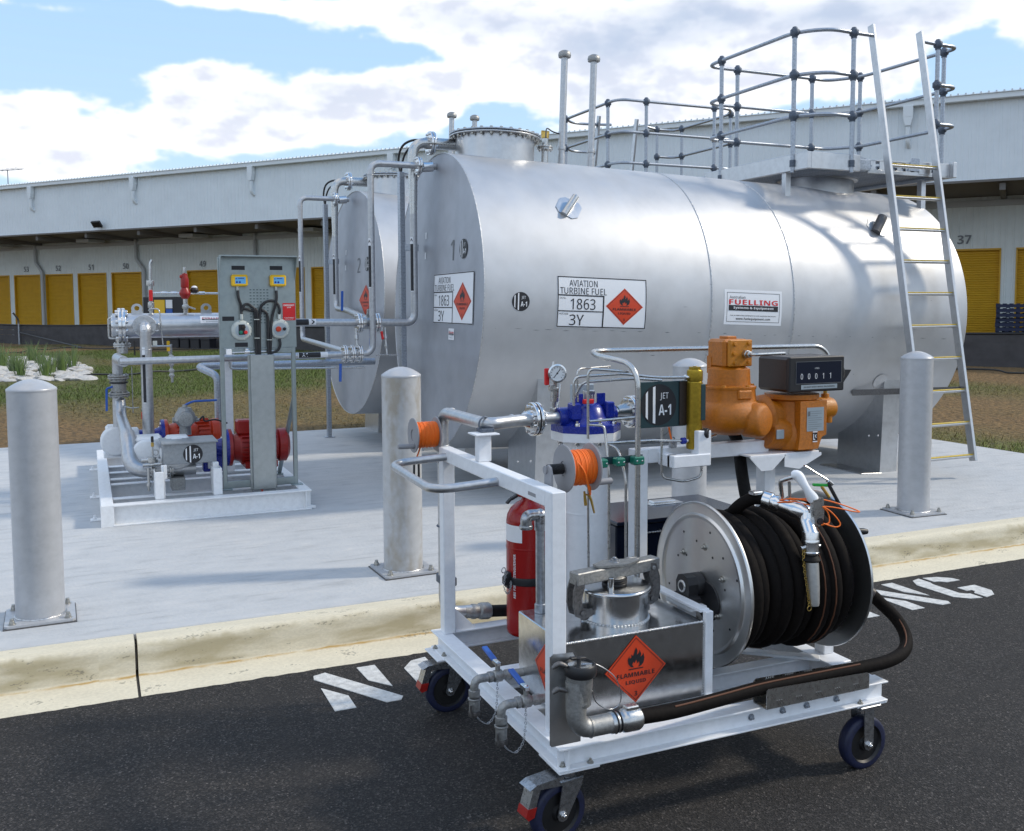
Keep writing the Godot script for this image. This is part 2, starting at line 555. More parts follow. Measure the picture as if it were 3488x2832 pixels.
	M.plategrey = mat(lin(0.36, 0.42, 0.46), 0.4, 0.3)
	M.glassy = mat(lin(0.75, 0.77, 0.78), 0.08)
	M.roadpaint = patchy(lin(0.74, 0.74, 0.72), 0.75, 0.0, 70, 3.0, 0.22, 0.0, 4.0)
	# far things
	M.cladding = patchy(lin(0.80, 0.86, 0.90), 0.55, 0.0, 71, 0.12, 0.06)
	M.wall = patchy(lin(0.72, 0.76, 0.74), 0.6, 0.0, 72, 0.15, 0.08)
	M.roller = patchy(lin(0.62, 0.34, 0.012), 0.5, 0.0, 73, 0.4, 0.10)
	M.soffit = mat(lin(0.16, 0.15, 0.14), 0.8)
	M.gutter = mat(lin(0.78, 0.83, 0.86), 0.5)
	M.downpipe = mat(lin(0.44, 0.45, 0.45), 0.55)
	M.shade = patchy(lin(0.088, 0.082, 0.084), 0.9, 0.0, 74, 0.35, 0.25)
	M.pallet = mat(lin(0.006, 0.012, 0.045), 0.55)
	M.rock = patchy(lin(0.62, 0.60, 0.57), 0.9, 0.0, 75, 2.0, 0.25)
	M.grass = mat(Color.WHITE, 0.8)
	M.grass.vertex_color_use_as_albedo = true
	M.grass.cull_mode = BaseMaterial3D.CULL_DISABLED
	M.grass.backlight_enabled = true
	M.grass.backlight = Color(0.25, 0.25, 0.25)
	M.tussock = mat(lin(0.10, 0.16, 0.03), 0.8)
	M.tussock.cull_mode = BaseMaterial3D.CULL_DISABLED
	M.tussock.backlight_enabled = true
	M.tussock.backlight = Color(0.4, 0.4, 0.4)
	M.kerb = kerb_material()
	M.bollardstained = stained_bollard_material()

# kerb concrete, its texture laid along the kerb (u) and across its profile (v): dirt and rust-yellow silt in the gutter's corner, scuffs on the face
func kerb_material() -> StandardMaterial3D:
	var w := 2048
	var h := 256
	var img := Image.create(w, h, false, Image.FORMAT_RGB8)
	var n1 := noise(81, 0.02, 5)
	var n2 := noise(82, 0.15, 3)
	var n3 := noise(83, 0.006, 4)
	var n4 := noise(84, 0.05, 3)
	for y in h:
		var v := float(y) / h
		for x in w:
			var a := n1.get_noise_2d(x * 0.6, y)
			var b := n2.get_noise_2d(x, y)
			var c := Vector3(0.66, 0.60, 0.46) * (1.0 + 0.10 * a + 0.12 * b)
			# weathered patches on the upright face, in an uneven outline
			var facey := smoothstep(0.30, 0.38, v + 0.05 * n4.get_noise_2d(x, 40.0)) * (1.0 - smoothstep(0.62, 0.68, v))
			var dirt := clampf(0.45 + 1.2 * n3.get_noise_2d(x, y * 2.0) + 0.7 * a, 0.0, 1.0) * facey
			c = c.lerp(Vector3(0.36, 0.30, 0.17), dirt * 0.75)
			# line of rust-yellow silt in the corner
			var d := absf(v - 0.665 - 0.012 * n4.get_noise_2d(x * 0.5, 9.0))
			var silt := clampf(1.0 - d / (0.02 + 0.012 * n4.get_noise_2d(x, 77.0)), 0.0, 1.0) * clampf(0.7 + 0.9 * n4.get_noise_2d(x * 0.4, 3.0), 0.15, 1.0)
			c = c.lerp(Vector3(0.42, 0.25, 0.055), silt)
			if b * 0.6 + a > 0.62: c = c.lerp(Vector3(0.16, 0.15, 0.12), 0.6)
			if b > 0.62: c *= 0.72
			img.set_pixel(x, y, Color(clampf(c.x, 0, 1), clampf(c.y, 0, 1), clampf(c.z, 0, 1)).linear_to_srgb())
	var m := mat(Color.WHITE, 0.85)
	m.albedo_texture = ImageTexture.create_from_image(img)
	return m

# grey bollard with brown rust runs below its top (u around, v up)
func stained_bollard_material() -> StandardMaterial3D:
	var img := Image.create(256, 512, false, Image.FORMAT_RGB8)
	var n1 := noise(85, 0.03, 5)
	var n2 := noise(86, 0.012, 4)
	for y in 512:
		for x in 256:
			var c := Vector3(0.49, 0.495, 0.50) * (1.0 + 0.10 * n1.get_noise_2d(x, y))
			var s := clampf(0.15 + 1.5 * n2.get_noise_3d(x * 1.6, y * 0.35, 4.0) + 0.5 * n1.get_noise_2d(x * 2.0, y), 0.0, 1.0)
			c = c.lerp(Vector3(0.30, 0.23, 0.13), s * 0.55)
			img.set_pixel(x, y, Color(clampf(c.x, 0, 1), clampf(c.y, 0, 1), clampf(c.z, 0, 1)).linear_to_srgb())
	var m := mat(Color.WHITE, 0.5, 0.2)
	m.albedo_texture = ImageTexture.create_from_image(img)
	return m

# ---------------------------------------------------------------- sky: broken cumulus over pale blue (azimuth from -z towards +x, elevation, half widths in degrees, weight)
const SP := [[9.9,11.7,8.5,2.3,1.0],[17.2,11.5,5.1,2.1,1.0],[6.3,12.7,3.1,1.0,1.0],[5.8,10.4,5.4,1.4,0.8],[-0.4,8.6,6.8,1.7,1.0],[-2.6,10.4,3.1,1.4,1.0],[8.8,9.3,4.3,0.8,0.9],[-1.6,7.4,7.4,0.9,0.9],[24.7,15.5,11.9,2.3,1.0],[35.6,13.7,15.9,3.7,1.1],[18.6,16.4,7.4,1.1,1.0],[43.3,13.9,9.4,2.6,1.0],[28.9,11.9,8.0,2.0,0.8],[-2.2,15.3,6.5,0.5,0.9],[6.7,16.3,10.8,0.4,0.9],[51.0,14.5,1.7,1.4,0.8]]
const SN := [[3.4,13.8,9.1,1.4,1.2],[16.4,13.9,4.8,0.8,1.0],[14.1,8.3,3.1,0.6,0.9],[49.0,12.6,3.1,1.7,1.2],[-2.9,12.7,2.6,1.6,1.0],[22.7,10.6,1.7,1.1,0.8],[1.6,11.2,2.6,1.1,0.6]]
const SG := [[30.4,14.9,4.8,1.6,1.0],[21.9,16.0,5.1,0.9,0.6],[43.3,15.5,7.4,0.9,1.0],[34.3,16.0,3.4,1.1,0.7],[13.6,12.1,4.5,1.1,0.35],[28.9,11.6,3.4,1.1,0.4],[7.8,11.3,4.3,1.1,0.3]]
var sky_a: FastNoiseLite
var sky_b: FastNoiseLite

func blobs(list: Array, az: float, el: float) -> float:
	var s := 0.0
	for b in list:
		var dx: float = (az - b[0]) / b[2]
		var dy: float = (el - b[1]) / b[3]
		var q := dx * dx + dy * dy
		if q < 6.0: s += b[4] * exp(-q)
	return s

# radiance of the sky, sunlit cloud tops brighter than white paper
func sky_colour(az: float, el: float) -> Color:
	var e := maxf(el, -2.0)
	var blue := Color(0.36, 0.56, 0.80).lerp(Color(0.16, 0.34, 0.66), clampf(e / 70.0, 0, 1))
	blue = blue.lerp(Color(0.60, 0.75, 0.90), exp(-maxf(e, 0.0) / 9.0))
	var ra := deg_to_rad(az)
	var re := deg_to_rad(maxf(e, 0.5))
	var k := cos(re) / (sin(re) + 0.16)
	var p := Vector2(sin(ra), cos(ra)) * k
	var f := sky_a.get_noise_2d(p.x * 60.0, p.y * 60.0)
	var g := sky_b.get_noise_3d(az * 10.0, e * 26.0, 0.0)
	var g2 := sky_b.get_noise_3d(az * 34.0, e * 70.0, 50.0)
	# the layout seen over the warehouse, fading into a like broken cover all round
	var near := exp(-pow(maxf(absf(az - 23.0) - 32.0, 0.0) / 14.0, 2.0)) * exp(-pow(maxf(e - 17.5, 0.0) / 5.0, 2.0))
	var cover := 0.0
	var dark := 0.0
	if near > 0.01:
		cover = blobs(SP, az, e) - blobs(SN, az, e)
		dark = blobs(SG, az, e)
	var d: float = lerpf(0.05 + 1.6 * f, cover - 0.60, near) + 0.85 * g * lerpf(0.5, 1.0, near) + 0.25 * f + 0.42 * g2
	var amount := smoothstep(-0.10, 0.40, d)
	var thick := clampf((d - 0.15) * 0.9, 0.0, 1.0)
	var white := Color(0.93, 0.935, 0.95).lerp(Color(0.62, 0.65, 0.74), clampf(thick * 0.85 * (0.45 + 1.6 * clampf(g + 0.8 * g2 + 0.1, 0.0, 1.0)), 0.0, 1.0))
	white = white.lerp(Color(0.40, 0.48, 0.62), clampf(dark * 0.72 * (0.8 + 1.0 * g), 0.0, 0.85))
	return blue.lerp(white, amount * 0.98)

const SKY_MOST := 1.1
func make_sky() -> PanoramaSkyMaterial:
	sky_a = noise(301, 0.018, 5); sky_b = noise(302, 0.011, 6, FastNoiseLite.TYPE_SIMPLEX_SMOOTH, 0.58)
	# with env.sky_rotation half a turn, the middle column lies towards -z and the picture's own edges behind the camera
	var w := 512
	var img := Image.create(w, w / 2, false, Image.FORMAT_RGB8)
	for y in w / 2:
		var el := 90.0 - 180.0 * (y + 0.5) / (w / 2)
		for x in w:
			var c := Color(0.16, 0.15, 0.13)
			if el >= -1.0: c = sky_colour(360.0 * (x + 0.5) / w - 180.0, el)
			img.set_pixel(x, y, (c / SKY_MOST).linear_to_srgb())
	img.resize(4096, 2048, Image.INTERPOLATE_BILINEAR)
	for y in range(1024 - 260, 1024 + 6):
		var el := 90.0 - 180.0 * (y + 0.5) / 2048
		for x in range(2048 - 230, 2048 + 800):
			img.set_pixel(x, y, (sky_colour(360.0 * (x + 0.5) / 4096 - 180.0, el) / SKY_MOST).linear_to_srgb())
	var s := PanoramaSkyMaterial.new()
	s.panorama = ImageTexture.create_from_image(img)
	s.energy_multiplier = SKY_MOST
	return s

# ---------------------------------------------------------------- ground, road, slab, kerb
func ground_y(x: float, z: float) -> float:
	var e := smoothstep(0.0, 2.5, maxf(-12.35 - z, x - 9.1))
	return -0.035 - 0.06 * e + 0.035 * e * sin(x * 0.9 + z * 0.5) * sin(z * 0.37 - x * 0.21)

var green_patches: FastNoiseLite
# how much grass covers the soil: a green strip before the fence at the left, an edge along the slab, odd patches
func greenness(x: float, z: float) -> float:
	if green_patches == null: green_patches = noise(95, 0.10, 4)
	var q := green_patches.get_noise_2d(x, z)
	var left := smoothstep(-16.5, -21.0, z) * smoothstep(14.0, 7.0, x) * smoothstep(-43.0, -39.0, z)
	var edge := smoothstep(2.4, 0.3, maxf(x - 9.1, -12.35 - z)) * smoothstep(6.0, 9.0, x)
	return clampf(0.04 + 0.95 * left + edge * 0.6 + 1.3 * q, 0.0, 1.0)

func make_ground() -> void:
	var g := Mb.new()
	var s := 0.75
	for i in range(-24, 84):
		for j in range(-86, -7):
			var x := i * s
			var z := j * s + 0.25
			if x > -9.0 and x + s < 8.6 and z + s < -4.9 and z > -12.0: continue
			var P := []
			var Q := []
			for e in [[0, 0], [1, 0], [1, 1], [0, 1]]:
				var px: float = x + e[0] * s
				var pz: float = z + e[1] * s
				P.append(Vector3(px, ground_y(px, pz), pz))
				Q.append(Vector3(ground_y(px - 0.2, pz) - ground_y(px + 0.2, pz), 0.4, ground_y(px, pz - 0.2) - ground_y(px, pz + 0.2)).normalized())
			g.quads(P[0], P[1], P[2], P[3], Q[0], Q[1], Q[2], Q[3])
			while g.C.size() < g.V.size():
				var v := g.V[g.C.size()]
				g.C.append(Color.WHITE.lerp(Color(0.52, 0.98, 0.62), greenness(v.x, v.z) * 0.9))
	g.quad(Vector3(-400, -0.14, -500), Vector3(400, -0.14, -500), Vector3(400, -0.14, -5.0), Vector3(-400, -0.14, -5.0), Vector3.UP)
	while g.C.size() < g.V.size(): g.C.append(Color.WHITE)
	setting("ground", g, M.soil)
	var r := Mb.new()
	r.quad(Vector3(-300, -0.166, -4.5), Vector3(300, -0.166, -4.5), Vector3(300, -0.166, 300), Vector3(-300, -0.166, 300), Vector3.UP)
	var n := noise(91, 1.3, 4)
	var x0 := -9.0
	while x0 < 19.0:
		var x1 := x0 + 0.035
		r.quad(Vector3(x0, -0.166, -4.578 + 0.012 * n.get_noise_1d(x0 * 9.0)), Vector3(x1, -0.166, -4.578 + 0.012 * n.get_noise_1d(x1 * 9.0)), Vector3(x1, -0.166, -4.5), Vector3(x0, -0.166, -4.5), Vector3.UP)
		x0 = x1
	var road := setting("road", r, M.asphalt)
	road_letters(road)
	# slab with a chamfered edge
	var c := Mb.new()
	c.box(-9.5, -0.3, -12.3, 9.05, 0.0, -4.992, 0.008)
	setting("concrete_slab", c, M.concrete)
	var k := Mb.new()
	k.quad(Vector3(-9.5, -0.03, -5.0), Vector3(20, -0.03, -5.0), Vector3(20, -0.03, -4.9), Vector3(-9.5, -0.03, -4.9), Vector3.UP)
	k.quad(Vector3(0.1, -0.152, -4.9), Vector3(0.25, -0.152, -4.9), Vector3(0.25, -0.18, -4.5), Vector3(0.1, -0.18, -4.5), Vector3.UP)
	setting("kerb_joint_filler", k, M.joint)
	kerb(-9.5, 0.160); kerb(0.173, 7.4); kerb(7.41, 20.0)

func kerb(xa: float, xb: float) -> void:
	var prof := [Vector2(-4.984, -0.004), Vector2(-4.980, 0.0)]
	prof.append(Vector2(-4.885, 0.002))
	for i in 7:
		var a := PI / 2 - i * (PI / 2 - 0.12) / 6
		prof.append(Vector2(-4.880 + 0.05 * cos(a), -0.05 + 0.052 * sin(a)))
	prof.append(Vector2(-4.818, -0.138)); prof.append(Vector2(-4.808, -0.149)); prof.append(Vector2(-4.790, -0.153)); prof.append(Vector2(-4.54, -0.170))
	var len := [0.0]
	for i in range(1, prof.size()): len.append(len[-1] + prof[i].distance_to(prof[i - 1]))
	# texture rows: top 0 .. 0.34, face .. 0.66, pan .. 1
	var vv := []
	for i in prof.size():
		var l: float = len[i]
		var lt: float = len[6]
		var lf: float = len[11]
		if l < lt: vv.append(0.34 * l / lt)
		elif l < lf: vv.append(0.34 + 0.325 * (l - lt) / (lf - lt))
		else: vv.append(0.665 + 0.33 * (l - lf) / (len[-1] - lf))
	var m := Mb.new()
	var steps := int(ceil((xb - xa) / 0.5))
	for s in steps:
		var x0: float = lerpf(xa, xb, float(s) / steps)
		var x1: float = lerpf(xa, xb, float(s + 1) / steps)
		for i in prof.size() - 1:
			var p: Vector2 = prof[i]
			var q: Vector2 = prof[i + 1]
			var n0: Vector2 = (prof[mini(i + 1, prof.size() - 1)] - prof[maxi(i - 1, 0)])
			var n1: Vector2 = (prof[mini(i + 2, prof.size() - 1)] - prof[i])
			var a := Vector3(0, n0.x, -n0.y).normalized()
			var b := Vector3(0, n1.x, -n1.y).normalized()
			var u0 := x0 / 8.0
			var u1 := x1 / 8.0
			var P := [Vector3(x0, p.y, p.x), Vector3(x1, p.y, p.x), Vector3(x1, q.y, q.x), Vector3(x0, q.y, q.x)]
			m.tri(P[0], P[1], P[2], a, a, b, Vector2(u0, vv[i]), Vector2(u1, vv[i]), Vector2(u1, vv[i + 1]))
			m.tri(P[0], P[2], P[3], a, b, b, Vector2(u0, vv[i]), Vector2(u1, vv[i + 1]), Vector2(u0, vv[i + 1]))
	for e in [[xa, -1.0], [xb, 1.0]]:
		var poly := PackedVector2Array()
		for p in prof: poly.append(p)
		poly.append(Vector2(-4.54, -0.3)); poly.append(Vector2(-4.984, -0.3))
		var idx := Geometry2D.triangulate_polygon(poly)
		for i in range(0, idx.size(), 3):
			var t := []
			for j in 3: t.append(Vector3(e[0], poly[idx[i + j]].y, poly[idx[i + j]].x))
			var nn := Vector3(e[1], 0, 0)
			m.tri(t[0], t[1], t[2], nn, nn, nn, Vector2(0.1, 0.2), Vector2(0.1, 0.2), Vector2(0.1, 0.2))
	setting("kerb", m, M.kerb)

func road_letters(road: MeshInstance3D) -> void:
	var N := [[0.0, 0.02, 0.06, 0.0, 0.32, 0.42, 0.30, 0.455, 0.235, 0.455, -0.008, 0.065], [0.215, 0.0, 0.305, 0.0, 0.31, 0.29, 0.225, 0.175], [0.0, 0.18, 0.095, 0.315, 0.095, 0.455, 0.0, 0.455]]
	var O := [[0.14, 0.0, 0.14, 0.09, 0.105, 0.12, 0.105, 0.335, 0.14, 0.365, 0.14, 0.455, 0.06, 0.435, 0.005, 0.37, 0.0, 0.10, 0.06, 0.02], [0.175, 0.0, 0.255, 0.02, 0.31, 0.10, 0.31, 0.36, 0.255, 0.435, 0.175, 0.455, 0.175, 0.365, 0.205, 0.335, 0.205, 0.12, 0.175, 0.09]]
	var G := [[0.155, 0.0, 0.255, 0.02, 0.325, 0.08, 0.335, 0.13, 0.225, 0.13, 0.19, 0.095, 0.155, 0.09], [0.12, 0.0, 0.12, 0.095, 0.105, 0.13, 0.105, 0.33, 0.135, 0.36, 0.155, 0.365, 0.155, 0.455, 0.075, 0.435, 0.01, 0.37, 0.0, 0.10, 0.05, 0.02], [0.185, 0.245, 0.33, 0.245, 0.33, 0.37, 0.275, 0.435, 0.19, 0.455, 0.19, 0.365, 0.225, 0.34, 0.225, 0.315, 0.185, 0.315]]
	var P := [[0.0, 0.0, 0.1, 0.0, 0.1, 0.455, 0.0, 0.455], [0.13, 0.0, 0.25, 0.0, 0.31, 0.06, 0.31, 0.21, 0.25, 0.27, 0.13, 0.27, 0.13, 0.185, 0.19, 0.185, 0.205, 0.165, 0.205, 0.10, 0.19, 0.085, 0.13, 0.085]]
	var A := [[0.115, 0.0, 0.15, 0.0, 0.15, 0.17, 0.10, 0.455, 0.0, 0.455], [0.18, 0.0, 0.215, 0.0, 0.33, 0.455, 0.23, 0.455, 0.205, 0.36, 0.18, 0.30]]
	var Rr := P.duplicate()
	Rr.append([0.14, 0.30, 0.22, 0.30, 0.32, 0.455, 0.21, 0.455])
	var K := [[0.0, 0.0, 0.1, 0.0, 0.1, 0.455, 0.0, 0.455], [0.13, 0.19, 0.22, 0.0, 0.33, 0.0, 0.20, 0.225, 0.33, 0.455, 0.215, 0.455, 0.13, 0.28]]
	var I := [[0.0, 0.0, 0.1, 0.0, 0.1, 0.455, 0.0, 0.455]]
	for e in [[N, 0.935], [O, 1.36], [P, 2.12], [A, 2.53], [Rr, 2.98], [K, 3.41], [I, 3.945], [N, 4.292], [G, 4.70]]:
		var m := Mb.new()
		for s in e[0]:
			var poly := PackedVector2Array()
			for i in range(0, s.size(), 2): poly.append(Vector2(e[1] + s[i], s[i + 1] - 4.51))
			m.prism(poly, Vector3(0, -0.1655, 0), Vector3.RIGHT, Vector3.BACK, -0.003)
		var o := part(road, "painted_letter", m, M.roadpaint)
		o.set_meta("kind", "structure")

# ---------------------------------------------------------------- vegetation and stones behind the slab
func make_verge() -> void:
	var tuft := Mb.new()
	for i in 7:
		var a := TAU * i / 7.0 + rng.randf() * 0.6
		var d := Vector3(cos(a), 0, sin(a))
		var h := rng.randf_range(0.5, 1.0)
		var b := d * 0.12 * rng.randf()
		var t := b + d * rng.randf_range(0.15, 0.55) + Vector3.UP * h
		var w := d.cross(Vector3.UP) * 0.02
		var nn := (Vector3.UP + d * 0.4).normalized()
		tuft.tri(b - w, b + w, t, nn, nn, nn)
	var mm := MultiMesh.new()
	mm.transform_format = MultiMesh.TRANSFORM_3D
	mm.use_colors = true
	mm.mesh = tuft.mesh()
	var list := []
	var cols := []
	while list.size() < 70000:
		var z := -rng.randf_range(6.5, 46.0)
		var x := rng.randf_range(-9.0, 34.0)
		if (x < 9.08 and z > -12.33) or x > 16.0 - z * 0.75 or x < 0.07 * z - 2.5: continue
		if x < 2.0 and z < -23.0 and z > -36.5 and x < 0.2 and rng.randf() < 0.9: continue
		var gr := greenness(x, z)
		if rng.randf() > 0.06 + 0.95 * gr: continue
		var s := rng.randf_range(0.028, 0.06) * (0.8 + 0.9 * gr)
		list.append(Transform3D(Basis(Vector3.UP, rng.randf() * TAU).scaled(Vector3(s * 2.0, s, s * 2.0)), Vector3(x, ground_y(x, z) - 0.006, z)))
		var c := Color(0.30, 0.20, 0.09).lerp(Color(0.125, 0.185, 0.035), clampf(gr * 1.4 - 0.35 + rng.randf_range(-0.2, 0.2), 0.0, 1.0))
		cols.append(c * rng.randf_range(0.7, 1.25))
	mm.instance_count = list.size()
	for i in list.size():
		mm.set_instance_transform(i, list[i]); mm.set_instance_color(i, cols[i])
	stuff("grass", mm, M.grass, "sparse dry and green grass growing on the soil behind the slab", "grass")
	# white stones of the planted bed at the left
	var stone := Mb.new()
	stone.lathe([Vector2(0, -0.35), Vector2(0.75, -0.3), Vector2(1.0, 0.02), Vector2(0.8, 0.36), Vector2(0.42, 0.52), Vector2(0, 0.55)], Vector3.ZERO, Vector3(0.12, 1, 0.05), 7)
	var ms := MultiMesh.new()
	ms.transform_format = MultiMesh.TRANSFORM_3D
	ms.mesh = stone.mesh()
	ms.instance_count = 1500
	for i in 1500:
		var z := -rng.randf_range(24.2, 35.0)
		var x := rng.randf_range(-5.5, 0.0) * (1.0 if z > -29.0 else 0.9) - maxf(-29.0 - z, 0.0) * 0.22
		var s := rng.randf_range(0.08, 0.20)
		ms.set_instance_transform(i, Transform3D(Basis(Vector3(rng.randf() - 0.5, 1, rng.randf() - 0.5).normalized(), rng.randf() * TAU).scaled(Vector3(s * 1.2, s * 0.8, s)), Vector3(x, ground_y(x, z), z)))
	stuff("stones", ms, M.rock, "pale stones covering the planted bed at the left behind the slab", "stones")
	# tussocks planted between the stones
	var spots := [[-2.1, -29.4], [-1.7, -27.5], [-1.45, -25.2], [-1.2, -29.8], [-0.85, -26.4], [-0.6, -26.6], [-0.38, -28.5], [-1.5, -31.4], [-2.4, -26.4], [-0.9, -24.9]]
	var where := ["leftmost and farthest but one in the bed", "third from the left in the stone bed", "low tussock just above the left bollard", "tall tussock near the middle of the bed's back", "right of the middle of the stone bed", "second from the right in the stone bed", "rightmost of the bed, by its pointed end", "farthest of all, at the bed's back edge", "nearest the left edge of the picture", "nearest the slab, at the bed's front edge"]
	for i in spots.size():
		var o := thing("grass_tussock", "green grass tussock among pale stones, " + where[i], "plant", Vector3(spots[i][0], ground_y(spots[i][0], spots[i][1]), spots[i][1]), "tussocks planted in the stone bed")
		var b := Mb.new()
		for k in 70:
			var a := rng.randf() * TAU
			var d := Vector3(cos(a), 0, sin(a))
			var p := d * 0.12 * rng.randf()
			var lean := rng.randf_range(0.05, 0.34)
			var h := rng.randf_range(0.35, 0.75)
			var mid := p + d * lean * 0.4 + Vector3.UP * h * 0.6
			var tip := p + d * lean + Vector3.UP * h
			var w := d.cross(Vector3.UP) * 0.012
			b.quad(p - w, p + w, mid + w * 0.8, mid - w * 0.8, d); b.tri(mid - w * 0.8, mid + w * 0.8, tip, d, d, d)
		var m := part(o, "blades", b, M.tussock)
		m.position = Vector3.ZERO
	# black irrigation hoses lying on the soil
	var lines := [[[Vector3(-5, 0, -36), Vector3(-2.7, 0, -37.2), Vector3(-2.0, 0, -39.2), Vector3(-1.0, 0, -41.6), Vector3(0.8, 0, -39.9), Vector3(1.65, 0, -39.2), Vector3(6.0, 0, -38.0)], "thin black irrigation hose across the far grass, beyond the stone bed"],
		[[Vector3(-0.1, 0, -24.9), Vector3(1.26, 0, -25.15), Vector3(2.75, 0, -25.7), Vector3(8, 0, -26.5), Vector3(15, 0, -24.5)], "thin black irrigation hose at the near edge of the green grass"],
		[[Vector3(15.2, 0, -21.5), Vector3(19.57, 0, -17.05), Vector3(19.8, 0, -15.6), Vector3(20.5, 0, -12)], "thin black irrigation hose on brown soil right of the tank"]]
	for l in lines:
		var o := thing("irrigation_hose", l[1], "hose", Vector3.ZERO, "irrigation hoses on the soil")
		var pts := smooth(l[0], 8)
		for i in pts.size(): pts[i].y = ground_y(pts[i].x, pts[i].z) + 0.06 + 0.02 * sin(i * 0.8)
		var b := Mb.new()
		b.tube(pts, 0.022, 7)
		part(o, "pipe", b, M.black)

func stuff(called: String, mm: MultiMesh, m: Material, label: String, cat: String) -> void:
	var i := MultiMeshInstance3D.new()
	i.name = numbered(called); i.multimesh = mm; i.material_override = m
	i.set_meta("kind", "stuff"); i.set_meta("label", label); i.set_meta("category", cat)
	add_child(i)

# ---------------------------------------------------------------- warehouse (t along its front, y up, off behind the fence line)
const WA := Vector3(-3.673, 0, -50.519)
const WD := Vector3(0.6249, 0, 0.7807)
const WN := Vector3(0.7807, 0, -0.6249)
func W(t: float, y: float, off: float) -> Vector3:
	return WA + WD * t + Vector3.UP * y + WN * off

func wbox(m: Mb, t0: float, t1: float, y0: float, y1: float, f0: float, f1: float, bev := 0.0) -> void:
	m.obox(W((t0 + t1) / 2, (y0 + y1) / 2, (f0 + f1) / 2), WD, Vector3.UP, WN, Vector3(t1 - t0, y1 - y0, f1 - f0).abs() / 2, bev)

# profiled steel sheet: ribs across t, from y0 to y1, its outer face at off
func ribbed(m: Mb, t0: float, t1: float, y0: float, y1: float, off: float, pitch: float, deep: float) -> void:
	var t := t0
	while t < t1 - 0.001:
		var e := [0.0, 0.62, 0.70, 0.92, 1.0]
		var d := [deep, deep, 0.0, 0.0, deep]
		for i in 4:
			var a := minf(t + pitch * e[i], t1)
			var b := minf(t + pitch * e[i + 1], t1)
			if b - a < 1e-4: continue
			var n: Vector3 = (-WN * (b - a) + WD * (d[i + 1] - d[i])).normalized()
			m.quad(W(a, y0, off + d[i]), W(b, y0, off + d[i + 1]), W(b, y1, off + d[i + 1]), W(a, y1, off + d[i]), n)
		t += pitch

